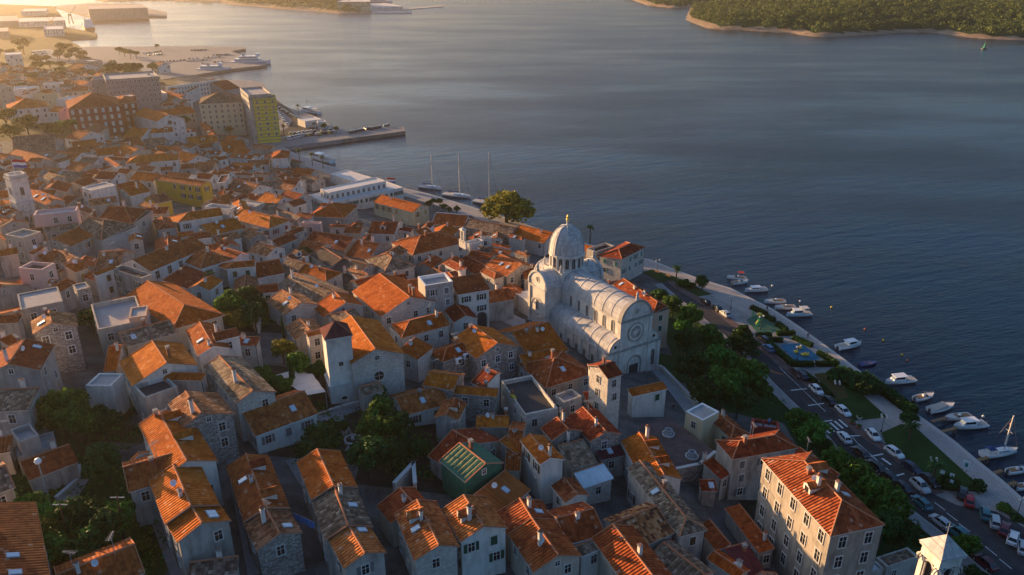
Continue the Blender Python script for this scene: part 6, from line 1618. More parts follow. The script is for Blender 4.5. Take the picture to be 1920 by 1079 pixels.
for X, Y in cand:
    if made >= 330: break
    z = terrain(X, Y)
    if shore_dist(X, Y) < 16: continue
    p = proj((X, Y, z+7))
    far_ = inside(p, farpoly)
    if not (inside(p, fillpoly) or far_) or any(inside(p, k_) for k_ in KEEP_OUT): continue
    r = rf.uniform(3.1, 5.2) if len(cand) and made < 130 else rf.uniform(2.2, 3.4)
    c = Vector((X, Y))
    if overlaps(c, r*.97): continue
    # line up with the nearest neighbour
    Hn = min(HOUSES, key=lambda H: (H['org'].to_2d()-c).length); dn = Hn['frame'][2]
    if rf.random() < .4: dn = Vector((-dn.y, dn.x))
    h = rf.uniform(5.0, 7.2) if not far_ else rf.uniform(7,10)
    L_ = r*rf.uniform(.75,1.15); zr = z+h; hw = r*rf.uniform(.72,.95)
    A_, B_ = c-dn*L_, c+dn*L_; C_ = A_ + Vector((-dn.y, dn.x))*hw
    pa, pb, pc = proj((A_.x,A_.y,zr)), proj((B_.x,B_.y,zr)), proj((C_.x,C_.y,zr-hw*.42))
    fl = ['few'] + (['c.%d' % rf.randint(2,8)] if rf.random()<.4 else []) + (['k+.5'] if rf.random()<.15 else []) + (['ha'] if rf.random()<.2 else []) + (['m+.5'] if rf.random()<.08 else [])
    house('g', pa, pb, pc, None, h, rf.choice('oorrrrtttrbbk'), rf.choice('wwgggessS'), fl, None, True); made += 1

# ------------------------------------------------------------------ windows: only where the camera or someone a step aside could see them
bvh = BVHTree.FromPolygons(BV, BF)
EYES = [Vector((0,0,CAMZ)), Vector((-9,0,CAMZ)), Vector((9,0,CAMZ)), Vector((0,3,CAMZ+6))]
wcount = {}
def seen(p, nrm):
    for e in EYES:
        d = e-p; L_ = d.length; d = d/L_
        if d.dot(nrm) < 0.04: continue
        if bvh.ray_cast(p + nrm*.12, d, L_)[0] is None: return True
    return False
for H, p2, n2_, z, wk in PEND:
    rootn = H['root'].name
    if wcount.get(rootn, 0) >= 90: continue
    N3 = Vector((n2_.x, n2_.y, 0)); wp = Vector((p2.x, p2.y, z)) + H['org']
    px = proj(wp)
    if not (-60 < px[0] < 1980 and -20 < px[1] < 1130): continue
    if z < 0.6: continue
    if not seen(wp, N3): continue
    wcount[rootn] = wcount.get(rootn, 0) + 1
    o = link('window', WIN[wk], H['root'], Vector((p2.x, p2.y, z)), atan2(n2_.y, n2_.x) - pi/2)
    if H['shut'] and wk != 's':
        key = (H['shut'], wk); ww, hh = {'n':(.95,1.45),'t':(1.1,1.9),'w':(1.0,1.45),'l':(1.35,1.9)}[wk]
        if H['rnd'].random() < .45 or 'allclosed' in H['flags']:
            if (key, 1) not in SHM: SHM[key, 1] = shutter_mesh(ww, hh, H['shut'])
            link('shutter', SHM[key, 1], o, (0, .12, 0))
        else:
            if (key, 0) not in SHM: SHM[key, 0] = shutter_mesh(ww*.5, hh, H['shut'])
            for s in (-1, 1): link('shutter', SHM[key, 0], o, (s*(ww*.75+.14), .1, 0))
# round window of the white church
WC = next(H for H in HOUSES if H['label'] and 'round window and lit' in H['label']); a2, b2, dd, nn, zr, s1, s2, tn = WC['frame']
m = MB(); arc_strip(m, .01, 1.1, 16, lambda a, b: (a, .06, b), 1, a1=2*pi); arc_strip(m, 1.1, 1.4, 16, lambda a, b: (a, .12, b), 0, a1=2*pi)
link('round_window', m.mesh('round_window', [M['frame_pale'], M['glass_dark']]), WC['root'], Vector((a2.x-dd.x*.12, a2.y-dd.y*.12, zr-4.2))-WC['org'], atan2(-dd.y,-dd.x)-pi/2)
rt = random.Random(3); nt_ = 0
for i in range(400):
    if nt_ >= 34: break
    x, y = rt.uniform(-20,340), rt.uniform(84,178); q = on_ground(x, y, 4)
    if overlaps(q.to_2d(), 3.0) or not inside((x,y), [(-30,84),(120,90),(170,125),(330,150),(345,178),(-30,182)]): continue
    tree(x, y, rt.uniform(3.2,5.5), rt.choice(('tree','pine')), rt.choice(('leaves_pine','leaves_dark')), 'hazy tree among the far hillside houses above the maroon building', group='trees among the far hillside houses', sq=.85); nt_ += 1
# arches of the palace loggia
PL = next(H for H in HOUSES if H['label'] and 'twin arches' in H['label'])
a2, b2, dd, nn, zr, s1, s2, tn = PL['frame']; sg = 1 if s1 > 0 else -1; zb = PL['org'].z
am = MB(); arc_strip(am, .01, 1.35, 12, lambda a, b: (a, .05, 2.4+b), 1); am.box((0,.02,1.0),(2.7,.06,2.8),1); arc_strip(am, 1.35, 1.7, 12, lambda a, b: (a, .16, 2.4+b), 0)
for s in (-1,1): am.box((s*1.52,.08,1.0),(.35,.16,2.8),0)
ame = am.mesh('arch', [M['lime_trim'], M['metal_dark']]); W2 = (b2-a2).length
base = (a2+b2)/2 + nn*(s1-sg*.24)
for t in (-.12, .22):
    q = base + dd*W2*t*(-1 if proj((a2.x,a2.y,zr))[0] > proj((b2.x,b2.y,zr))[0] else 1)
    link('arch', ame, PL['root'], Vector((q.x,q.y,terrain(q.x,q.y)+.2))-PL['org'], atan2(nn.y*sg, nn.x*sg)-pi/2)

# ------------------------------------------------------------------ cars
def car_parts():
    b = MB(); prof = [(-2.15,.35),(-2.2,.75),(-2.0,.95),(-1.15,1.0),(1.0,.98),(1.95,.82),(2.15,.6),(2.15,.33)]
    W_ = .86
    def ring(x0, z, wd): return [(x0,-wd,z),(x0,wd,z)]
    # lofted shell: section half-widths swell at the middle
    secs = [(-2.18,.36,.78,.70),(-2.05,.30,.95,.82),(-1.2,.26,1.0,.87),(0,.25,.99,.88),(1.1,.26,.96,.87),(1.9,.30,.82,.80),(2.16,.36,.62,.66)]
    S_ = [[(x,-w_,zl),(x,-w_*1.0,zl+(zh-zl)*.55),(x,-w_*.9,zh),(x,w_*.9,zh),(x,w_,zl+(zh-zl)*.55),(x,w_,zl)] for x,zl,zh,w_ in secs]
    for i in range(len(S_)-1):
        for k_ in range(6): b.add([S_[i][k_],S_[i][(k_+1)%6],S_[i+1][(k_+1)%6],S_[i+1][k_]][::-1],0)
    b.add(S_[0],0); b.add(S_[-1][::-1],0)
    # roof skin over the cabin
    R_ = [(-1.75,1.0,.74),(-1.35,1.40,.60),(-.2,1.47,.60),(.45,1.42,.58)]
    b.add([(-1.35,-.6,1.40),(-.2,-.6,1.475),(-.2,.6,1.475),(-1.35,.6,1.40)],0); b.add([(-.2,-.6,1.475),(.45,-.58,1.42),(.45,.58,1.42),(-.2,.6,1.475)],0)
    for s in (-1,1):
        for xa, za, xb, zb_, wa, wb in ((-1.8,.99,-1.35,1.4,.76,.6),(.45,1.42,1.15,.97,.58,.76)): b.cyl((xa,s*wa,za),(xb,s*wb,zb_),.05,.05,4,0)
        b.cyl((-.35,s*.82,.98),(-.3,s*.61,1.45),.05,.05,4,0)
    g = MB()
    g.add([(-1.8,-.76,.98),(-1.35,-.59,1.39),(-1.35,.59,1.39),(-1.8,.76,.98)],0); g.add([(1.15,.76,.96),(.45,.57,1.41),(.45,-.57,1.41),(1.15,-.76,.96)],0)
    for s in (-1,1): P = [(-1.78,s*.77,.98),(1.12,s*.77,.96),(.45,s*.585,1.41),(-.2,s*.605,1.46),(-1.34,s*.605,1.39)]; g.add(P if s < 0 else P[::-1],0)
    wh = MB(); wh.cyl((0,-.1,0),(0,.1,0),.32,.32,14,0); wh.cyl((0,-.11,0),(0,.11,0),.19,.19,10,1)
    hl = MB(); hl.box((0,0,0),(.1,.34,.13),0); tl = MB(); tl.box((0,0,0),(.08,.3,.16),0)
    k = NT('tail_lamp', .3, .5); k.col((.25,.01,.01)); k = NT('rubber', .9, .1); k.col((.015,.015,.016)); MATS['rubber'] = k.mat; MATS['tail_lamp'] = bpy.data.materials['tail_lamp']
    k = NT('car_glass', .06, .7); k.col((.012,.014,.017)); MATS['car_glass'] = k.mat
    return (b.mesh('body',[M['painted']]), g.mesh('glazing',[M['car_glass']]), wh.mesh('wheel',[M['rubber'],M['metal_grey']]), hl.mesh('headlight',[M['skylight_glass']]), tl.mesh('tail_light',[M['tail_lamp']]))
CB, CG, CW, CHL, CTL = car_parts()
CC = dict(white=(.72,.72,.72), silver=(.42,.44,.46), black=(.012,.012,.014), dark=(.03,.032,.04), navy=(.015,.025,.06), teal=(.03,.14,.16), red=(.35,.01,.015), wine=(.12,.01,.02), blue=(.05,.14,.28), brown=(.06,.035,.03))
def car(px, py, col, label, rot=0.0, z=2.06, group='cars along the shore road', big=1.0, rack=False):
    p, e = road_at(px, py); o = empty('parked_car', (p.x, p.y, z), atan2(e.y, e.x)+rot); tag(o, label, 'car', group)
    b = link('body', CB, o); b.color = (*CC[col],1); b.scale = (1,1,big); g = link('glazing', CG, o); g.scale = (1,1,big)
    for x in (-1.3,1.35):
        for s in (-1,1): link('wheel', CW, o, (x, s*.78, .32))
    for s in (-1,1): link('headlight', CHL, o, (2.1, s*.52, .62)); link('tail_light', CTL, o, (-2.17, s*.56, .72))
    return o
for a in ((1530,735,'white','white estate car beside the park hedge'),(1552,755,'black','long black car behind the white estate car by the park hedge',pi),(1580,775,'white','white car parked just before the zebra crossing'),(1636,820,'white','white saloon parked just past the zebra crossing'),(1676,853,'white','second white saloon past the zebra crossing, beside the lawn'),
  (1708,882,'navy','dark blue car at the lawn edge between white saloon and black car'),(1742,906,'black','black car at the end of the lawn by the parking sign'),(1724,917,'silver','silver van-like car driving in the middle of the road',0,2.06,'cars along the shore road',1.25),(1582,825,'white','white car half under leaf shade across from the zebra crossing',pi),(1612,853,'brown','dark car with reflections under the pavement trees',pi),
  (1640,878,'black','black car parked tight under the pavement trees',pi),(1664,898,'black','second black car parked under the pavement trees',pi),(1690,917,'black','long black car opposite the silver van',pi),(1727,948,'teal','dark teal car behind the long black car',pi),(1763,984,'silver','silver-grey hatchback beside two drain covers',pi),(1795,1006,'teal','teal van hidden behind the kerbside tree',pi,2.06,'cars along the shore road',1.3),
  (1815,1030,'black','black car covered by the kerbside tree',pi),(1845,1059,'wine','dark red car near the white bell tower',pi),(1322,569,'black','black car, upper one on the road by the olive tree',pi),(1343,581,'black','black car, lower one on the road by the olive tree',pi),(1359,592,'silver','silver car half hidden by the cedar',pi),(1440,657,'blue','blue car beside the blue court hedge',pi),(1494,704,'brown','dark brown car at the hedge corner'),
  (1431,640,'dark','dark car ahead of the blue car',pi),(1503,708,'navy','navy car hidden against the pavement trees',pi)): car(*a)
for a in ((1804,930,'black','black car parked nose-in beside the bright red one'),(1816,943,'red','bright red car parked nose-in on the paving'),(1846,968,'teal','teal estate car nose-in by the leafy verge'),(1864,983,'silver','pale silver car between the teal and the wine-red ones'),(1882,997,'wine','wine-red car in the nose-in row'),(1898,1014,'white','white estate car in the nose-in row next to the wine-red one'),(1917,1032,'silver','silver car cut by the picture edge')):
    car(a[0], a[1], a[2], a[3], 2.3 if a[2] != 'x' else 0, group='cars parked nose-in by the quay')
# far cars: one small mesh each
fc = MB(); fc.box((0,0,.55),(4.2,1.75,.65),0)
P0 = [(-1.7,-.8,.87),(1.1,-.8,.87),(1.1,.8,.87),(-1.7,.8,.87)]; P1 = [(-1.2,-.62,1.42),(.5,-.62,1.42),(.5,.62,1.42),(-1.2,.62,1.42)]
for i in range(4): fc.add([P0[i],P0[(i+1)%4],P1[(i+1)%4],P1[i]],1)
fc.add(P1,0)
for x in (-1.3,1.3):
    for y in (-.8,.8): fc.cyl((x,y-.1,.3),(x,y+.1,.3),.32,.32,8,2)
FCM = fc.mesh('small_car', [M['painted'], M['car_glass'], M['rubber']])
def far_row(n, a, b, ang, cols, label, group, z=2.14, jit=.5, skip=.1):
    r = random.Random(int(a[0]+b[1])); pa, pb = at(*a), at(*b); th = atan2((pb-pa).y, (pb-pa).x)
    for i in range(n):
        if r.random() < skip: continue
        q = pa.lerp(pb, i/max(1,n-1)); c = r.choice(cols)
        o = link('small_car', FCM, None, (q.x+r.uniform(-jit,jit)*.3, q.y+r.uniform(-jit,jit), z), th+ang+r.uniform(-.06,.06)); o.color = (*CC.get(c,(.5,.42,.06)),1); tag(o, label % ({'taxi':'yellow'}.get(c,c)), 'car', group)
D_ = ['black','dark','navy','brown']; X_ = ['white','silver','dark','black','white']
far_row(9,(658,250),(692,243),1.2,D_,'%s car in the row on the pier deck','cars parked on the pier'); far_row(4,(696,243),(711,240),1.2,D_,'%s car in the short middle row on the pier','cars parked on the pier'); far_row(3,(716,239),(727,237),1.2,D_,'%s car near the pier tip','cars parked on the pier')
far_row(5,(538,262),(560,257),1.4,['white'],'%s car at the start of the market row','cars in the market rows'); far_row(13,(562,257),(626,250),1.4,['taxi','dark','silver','taxi','wine'],'%s car or van in the front market row','cars in the market rows'); far_row(11,(545,253),(620,245),1.4,X_+['taxi'],'%s car in the back market row','cars in the market rows',skip=.25)
far_row(14,(524,205),(560,226),0,['dark','black','dark','silver'],'%s car in the line along the harbour edge','cars lining the harbour road'); far_row(9,(519,212),(538,235),0,['silver','white','dark'],'%s car on the inner side of the harbour road','cars lining the harbour road')
far_row(8,(352,116),(392,113),1.3,X_,'%s car in the front ferry car park row','cars in the ferry car park',2.37); far_row(9,(355,112),(412,108),1.3,X_,'%s car in the middle ferry car park row','cars in the ferry car park',2.37); far_row(7,(270,102),(300,98),1.3,X_,'%s car in the rear ferry car park row','cars in the ferry car park',2.37); far_row(7,(275,106),(302,103),1.3,X_,'%s car in the rear ferry car park row','cars in the ferry car park',2.37); far_row(5,(360,96),(385,95),1.3,D_,'%s car near the breakwater','cars in the ferry car park',2.37)
far_row(9,(400,105),(430,104),1.3,X_,'%s car at the outer end of the ferry car park','cars in the ferry car park',2.37); far_row(8,(300,118),(345,114),1.3,X_,'%s car on the near side of the ferry car park','cars in the ferry car park',2.37); far_row(7,(380,120),(425,117),1.3,X_,'%s car beside the ferries','cars in the ferry car park',2.37)
for j in range(4): far_row(8,(60+j*2,100+j*4),(84+j*3,98+j*4),1.2,X_,'%s car in the hazy far car park','cars in the far car park',2.33+ (terrain(*at(70,106).to_2d())-2 if 0 else 0))
# ------------------------------------------------------------------ boats
def hull(m, L_, W_, H_, mi=0, deck=1, sheer=.25, n=9):
    S_ = []
    for i in range(n+1):
        t = i/n; x = -L_/2+L_*t; w_ = W_/2*(1-max(0,(t-.35)/.65)**2.4)*(.86+.14*min(1,t*4)); zt = H_+sheer*max(0,t-.3)**2*2
        S_.append([(x+.15*(t>.9),-w_*.55,-.25),(x,-w_,zt*.55),(x,-w_,zt),(x,w_,zt),(x,w_,zt*.55),(x+.15*(t>.9),w_*.55,-.25)])
    for i in range(n):
        for k_ in range(6):
            if k_ == 2: m.add([S_[i][2],S_[i][3],S_[i+1][3],S_[i+1][2]][::-1],deck)
            else: m.add([S_[i][k_],S_[i][(k_+1)%6],S_[i+1][(k_+1)%6],S_[i+1][k_]][::-1],mi)
    m.add(S_[0],mi)
    for i in range(n):
        for s in (2,3): m.cyl(S_[i][s],S_[i+1][s],.05,.05,4,mi,False)
k = NT('gelcoat', .25, .5); k.col((.74,.75,.76)); MATS['gelcoat'] = k.mat; plain('deck_pale', (.55,.53,.5), .7); plain('canvas_blue', (.03,.07,.2), .9); plain('canvas_grey', (.36,.34,.32), .9); plain('canvas_red', (.4,.03,.03), .9); plain('teak', (.25,.14,.07), .8)
def boat(px, py, L_, kind, label, ang=.45, group='small boats moored off the quay', col=None):
    q = at(px, py, 0); o = empty('motor_boat' if kind != 'row' else 'rowing_boat', (q.x,q.y,.05), ang); tag(o, label, 'boat', group); W_ = L_*.36; H_ = .75 if kind != 'row' else .45
    m = MB(); hull(m, L_, W_, H_); link('hull', m.mesh('hull',[M['gelcoat' if kind != 'row' else 'canvas_blue'], M['deck_pale' if kind != 'row' else 'canvas_blue']]), o)
    if kind == 'row':
        for x in (-.8,.4): m = MB(); m.box((x,0,.5),(.3,W_*.85,.06)); link('seat', m.mesh('seat',[M['teak']]), o)
        m = MB(); m.cyl((-L_/2+.2,0,.4),(-L_/2-.2,0,1.0),.12,.15,6); link('outboard', m.mesh('outboard',[M['metal_dark']]), o); return o
    # cockpit well
    m = MB(); m.box((-L_*.25,0,H_+.03),(L_*.36,W_*.66,.05),0); link('cockpit', m.mesh('cockpit',[M['teak' if kind == 'open' else 'canvas_grey']]), o)
    if kind in ('cabin','cuddy'):
        m = MB(); z0, x0, x1 = H_, -L_*.12, L_*.22; hw = W_*.34; hh = 1.15 if kind == 'cabin' else .7
        A_ = [(x0,-hw,z0),(x1+.5,-hw*.7,z0),(x1+.5,hw*.7,z0),(x0,hw,z0)]; B_ = [(x0,-hw*.9,z0+hh),(x1-.1,-hw*.7,z0+hh),(x1-.1,hw*.7,z0+hh),(x0,hw*.9,z0+hh)]
        for i in range(4): m.add([A_[i],A_[(i+1)%4],B_[(i+1)%4],B_[i]],0)
        m.add(B_,0); m.box((x0*.5+x1*.5-.2,0,z0+hh+.04),(x1-x0+.7,hw*2.1,.08),0); link('cabin', m.mesh('cabin',[M['gelcoat']]), o)
        m = MB(); m.add([tuple(Vector(A_[1]).lerp(Vector(B_[1]),t)+Vector((.02,0,0))) for t in (.35,.9)]+[tuple(Vector(A_[2]).lerp(Vector(B_[2]),t)+Vector((.02,0,0))) for t in (.9,.35)],0)
        for s in (0,2):
            a_, b_ = A_[s], A_[(s+1)%4]; c_, d_ = B_[s], B_[(s+1)%4]; sg = -.02 if s == 0 else .02
            m.add([tuple(Vector(a_).lerp(Vector(c_),.4).lerp(Vector(b_).lerp(Vector(d_),.4),.1)+Vector((0,sg,0))),tuple(Vector(a_).lerp(Vector(c_),.4).lerp(Vector(b_).lerp(Vector(d_),.4),.9)+Vector((0,sg,0))),tuple(Vector(a_).lerp(Vector(c_),.85).lerp(Vector(b_).lerp(Vector(d_),.85),.9)+Vector((0,sg,0))),tuple(Vector(a_).lerp(Vector(c_),.85).lerp(Vector(b_).lerp(Vector(d_),.85),.1)+Vector((0,sg,0)))],0)
        link('cabin_glass', m.mesh('cabin_glass',[M['car_glass']]), o)
    else:
        m = MB(); m.add([(L_*.12,-W_*.3,H_),(L_*.12,W_*.3,H_),(L_*.05,W_*.26,H_+.5),(L_*.05,-W_*.26,H_+.5)],0)
        for s in (-1,1): m.add([(L_*.12,s*W_*.3,H_),(-.2,s*W_*.33,H_),(-.2,s*W_*.3,H_+.3),(L_*.05,s*W_*.26,H_+.5)],0)
        link('windscreen', m.mesh('windscreen',[M['car_glass']]), o); m = MB(); m.box((-.3,0,H_+.25),(.5,.5,.6)); link('console', m.mesh('console',[M['gelcoat']]), o)
    if kind == 'canopy' or col:
        m = MB(); m.box((-L_*.2,0,H_+1.75),(L_*.32,W_*.75,.07),0)
        for x in (-L_*.34,-L_*.06):
            for s in (-1,1): m.cyl((x,s*W_*.36,H_),(x,s*W_*.36,H_+1.75),.025,.025,4,1)
        link('canopy', m.mesh('canopy',[M[col or 'canvas_blue'],M['metal_grey']]), o)
    if kind == 'cover': m = MB(); m.add([(-L_*.45,-W_*.4,H_+.1),(L_*.1,-W_*.3,H_+.75),(L_*.1,W_*.3,H_+.75),(-L_*.45,W_*.4,H_+.1)]); [m.add([(-L_*.45,s*W_*.4,H_+.1),(L_*.1,s*W_*.3,H_+.75),(L_*.1,s*W_*.42,H_)]) for s in (-1,1)]; link('boat_cover', m.mesh('boat_cover',[M['canvas_grey']]), o)
    m = MB(); m.box((-L_/2-.12,0,.55),(.35,.4,.8),0); m.cyl((-L_/2-.2,0,-.4),(-L_/2-.2,0,.3),.09,.09,6); link('outboard', m.mesh('outboard',[M['metal_dark']]), o)
    m = MB(); 
    for s in (-1,1): m.cyl((L_*.12,s*W_*.42,H_+.45),(L_*.47,s*.1,H_+.65),.02,.02,4); m.cyl((L_*.12,s*W_*.42,H_),(L_*.12,s*W_*.42,H_+.45),.02,.02,4)
    link('bow_rail', m.mesh('bow_rail',[M['metal_grey']]), o); return o
for a in ((1381,524,6.0,'open','white boat with a red canopy, outer one of the first pair',2.9,'small boats moored off the quay','canvas_red'),(1388,532,5.6,'open','white boat nearer the quay in the first pair',.3),(1417,546,7.2,'cuddy','white cuddy boat with dark windscreen after the red-canopied pair',3.3),(1452,568,6.4,'open','small white runabout, upper one of two moored close together',3.2),(1471,579,6.2,'open','small white runabout, lower one of two moored close together',3.2),(1497,592,7.4,'cabin','white cabin boat with a raised pale canopy',3.25,'small boats moored off the quay','deck_pale'),
  (1592,651,7.8,'cabin','long white cabin boat alone off the blue court',.35),(1627,684,5.0,'row','small blue open boat low in the water',.25),(1686,717,8.0,'cabin','white cabin cruiser with an outboard, off the thick hedge',3.35),(1732,748,5.8,'open','white open boat with pale seats',.35),(1765,768,7.4,'cover','white boat under a grey canvas cover',.35),(1795,786,6.6,'open','white open boat with raised fishing rods',3.3),(1817,801,8.0,'cabin','white cabin boat with flat roof, last before the sailing boat',3.3),(1908,886,5.0,'open','white inflatable-style boat beyond the sailing boat',.2),(1922,916,4.6,'open','white boat cut by the picture edge',.2)): boat(*a)
def yacht(px, py, L_, mast, label, ang, gold=False):
    q = at(px, py, 0); o = empty('sailing_boat', (q.x,q.y,.05), ang); tag(o, label, 'sailing boat', 'sailing boats'); W_ = L_*.3
    m = MB(); hull(m, L_, W_, .9); link('hull', m.mesh('hull',[M['gelcoat'],M['deck_pale']]), o)
    m = MB(); m.box((L_*.06,0,1.1),(L_*.36,W_*.5,.45),0); m.box((L_*.06,0,1.12),(L_*.3,W_*.52,.16),1); link('cabin', m.mesh('cabin',[M['gelcoat'],M['car_glass']]), o)
    m = MB(); m.cyl((L_*.1,0,.9),(L_*.1,0,mast),.2,.15,7,0); m.cyl((L_*.1,-.9,mast*.6),(L_*.1,.9,mast*.6),.03,.03,5,0); link('mast', m.mesh('mast',[M['frame_pale']]), o)
    m = MB(); m.cyl((L_*.1,0,2.0),(-L_*.36,0,2.0),.07,.06,6,0); m.cyl((L_*.08,0,2.2),(-L_*.34,0,2.15),.2,.14,7,1); link('boom', m.mesh('boom',[M['metal_grey'],M['canvas_blue']]), o)
    m = MB(); m.cyl((L_*.48,0,1.1),(L_*.1,0,mast),.04,.04,4); m.cyl((-L_*.48,0,1.0),(L_*.1,0,mast),.018,.018,4); [m.cyl((L_*.1,s*W_*.45,.9),(L_*.1,0,mast*.95),.018,.018,4) for s in (-1,1)]; link('rigging', m.mesh('rigging',[M['metal_dark']]), o)
    m = MB(); m.box((-L_*.28,0,1.9),(L_*.2,W_*.7,.08)); [m.cyl((-L_*.28+x,y,.9),(-L_*.28+x,y,1.9),.03,.03,4) for x in (-L_*.09,L_*.09) for y in (-W_*.33,W_*.33)]; link('sprayhood', m.mesh('sprayhood',[M['canvas_blue']]), o)
    return o
yacht(807,354,11,15.5,'sailing yacht farthest along the old town quay, with a small flag',-.35); yacht(857,369,13,19,'sailing yacht with the middle of three tall masts off the quay',-.35); yacht(913,383,13,22,'sailing yacht half hidden by the golden tree',-.6); yacht(1873,853,8.5,9.5,'small white sailing boat at a plank jetty, bare mast',.2)
def ship(name, label, px, py, L_, W_, ang, build, cat='ship'):
    q = at(px, py, 0); o = empty(name, (q.x,q.y,0), ang); tag(o, label, cat); build(o, L_, W_); return o
def ferry_build(o, L_, W_, col='gelcoat', decks=2):
    m = MB(); hull(m, L_, W_, 3.0, sheer=1.2); link('hull', m.mesh('hull',[M[col],M['deck_pale']]), o)
    for d in range(decks): m = MB(); m.box((-L_*.06+d*1.0,0,3.2+d*2.4+1.1),(L_*(.62-.18*d),W_*(.8-.1*d),2.2),0); m.box((-L_*.06+d*1.0,0,3.2+d*2.4+1.3),(L_*(.58-.18*d),W_*(.82-.1*d),.7),1); link('deck_house', m.mesh('deck_house',[M['gelcoat'],M['car_glass']]), o)
    m = MB(); m.box((L_*.2,0,3.2+decks*2.4+1.0),(3.5,W_*.6,2.2)); link('bridge', m.mesh('bridge',[M['gelcoat']]), o); m = MB(); m.cyl((0,0,3+decks*2.4),(0,0,8+decks*2.4),.15,.1,6); m.box((-L_*.15,0,4+decks*2.4),(2,1.6,2.4)); link('funnel', m.mesh('funnel',[M['metal_grey']]), o)
ship('ferry', 'white ferry moored at the outer end of the ferry quay', 470, 121, 38, 9, .12, ferry_build, 'ferry'); ship('ferry', 'white passenger boat along the inner ferry quay', 402, 135, 30, 7, .12, lambda o,L_,W_: ferry_build(o,L_,W_,decks=1), 'ferry')
def tour(o, L_, W_): m = MB(); hull(m, L_, W_, 1.5, sheer=.8); link('hull', m.mesh('hull',[M['gelcoat'],M['deck_pale']]), o); m = MB(); m.box((L_*.12,0,2.6),(L_*.3,W_*.7,2.2),0); m.box((L_*.12,0,2.9),(L_*.28,W_*.72,.8),1); link('wheelhouse', m.mesh('wheelhouse',[M['gelcoat'],M['car_glass']]), o); m = MB(); m.box((-L_*.2,0,3.3),(L_*.42,W_*.9,.12)); [m.cyl((x*L_,s*W_*.4,1.4),(x*L_,s*W_*.4,3.3),.06,.06,5) for x in (-.4,-.2,0) for s in (-1,1)]; link('canopy', m.mesh('canopy',[M['deck_pale']]), o)
ship('tour_boat', 'white tour boat with a flat sun canopy off the quay palms', 604, 302, 17, 5, 2.45, tour, 'boat')
def fish(o, L_, W_): tour(o, L_, W_); m = MB(); m.cyl((2,0,2),(2,0,10),.12,.08,6); m.cyl((2,0,8),(-5,0,6),.07,.07,5); link('mast', m.mesh('mast',[M['metal_dark']]), o)
ship('fishing_boat', 'dark fishing boat with masts beside the market roof', 581, 212, 17, 5.5, 2.6, fish, 'boat')
def cargo(o, L_, W_): m = MB(); hull(m, L_, W_, 6.5, sheer=2.5); plain('hull_red', (.42,.09,.05), .7); link('hull', m.mesh('hull',[M['hull_red'],M['deck_pale']]), o); m = MB(); [m.box((-L_*.3,0,7.5+i*2.6),(14-i*2,W_*(.9-.08*i),2.5)) for i in range(4)]; link('superstructure', m.mesh('superstructure',[M['gelcoat']]), o); m = MB(); [m.cyl((x,0,6),(x,0,17),.5,.4,6) for x in (2,18)]; link('deck_crane', m.mesh('deck_crane',[M['batten']]), o)
ship('cargo_ship', 'rust red cargo ship with white superstructure at the hazy industrial quay', 165, 58, 70, 14, -1.0+3.14, cargo, 'ship')
ship('motor_yacht', 'large white motor yacht beyond the headland hotel', 712, 5, 55, 10, .15, ferry_build, 'yacht')
for px, py, lb in ((100,60,'ochre dock crane, taller one in the sunlit haze'),(134,45,'ochre dock crane beside the cargo ship')):
    q = at(px, py, 2.3); o = empty('dock_crane', q, .6); o.scale = (.7,.7,.55); tag(o, lb, 'crane'); m = MB()
    for x in (-4,4):
        for y in (-4,4): m.cyl((x,y,0),(x*.5,y*.5,22),.6,.5,5)
    m.box((0,0,23),(7,7,4)); link('portal', m.mesh('portal',[M['batten']]), o); m = MB(); m.cyl((0,0,24),(16,4,44),.7,.4,5); m.cyl((0,0,24),(-5,0,34),.5,.4,5); link('jib', m.mesh('jib',[M['batten']]), o)
# buoys
plain('buoy_yellow', (.6,.42,.03), .5); plain('buoy_orange', (.5,.12,.05), .5); plain('buoy_white', (.7,.7,.68), .5)
for px, py, c, lb in ((1656,639,'buoy_yellow','yellow mooring buoy off the long cabin boat'),(1691,666,'buoy_yellow','pale yellow mooring buoy beside a dull red one'),(1701,677,'buoy_orange','dull red mooring buoy beside the pale yellow one'),(1622,618,'buoy_orange','dark orange mooring buoy floating alone'),(1843,782,'buoy_white','white mooring buoy past the flat-roofed cabin boat'),(1896,797,'buoy_orange','red mooring buoy near the sailing boat mast'),(1448,537,'buoy_white','tiny white buoy off the second boat pair'),(1500,566,'buoy_white','small white buoy, first of two by the canopied cabin boat'),(1506,577,'buoy_white','small white buoy, second of two by the canopied cabin boat'),(1559,577,'buoy_yellow','small yellow buoy farther out from the canopied cabin boat')):
    q = at(px, py, 0); m = MB(); m.lathe([(.001,-.3),(.4,-.1),(.5,.15),(.4,.45),(.12,.6),(.08,.75),(.001,.8)],10); thing_mesh('mooring_buoy', lb, 'buoy', q, m, [M[c]], group='mooring buoys', smooth_=True).scale = (.7,.7,.7)
q = at(1845,92,0); o = empty('channel_buoy', q); tag(o, 'green pyramid channel buoy off the wooded headland', 'buoy'); plain('buoy_green', (.03,.3,.16), .5); m = MB(); m.lathe([(3.2,-.5),(3.2,.8),(.2,.9)],12); link('float', m.mesh('float',[M['metal_dark']]), o); m = MB(); m.lathe([(1.9,.9),(.35,6.5),(.35,7.5),(.001,7.8)],6); link('tower', m.mesh('tower',[M['buoy_green']]), o)
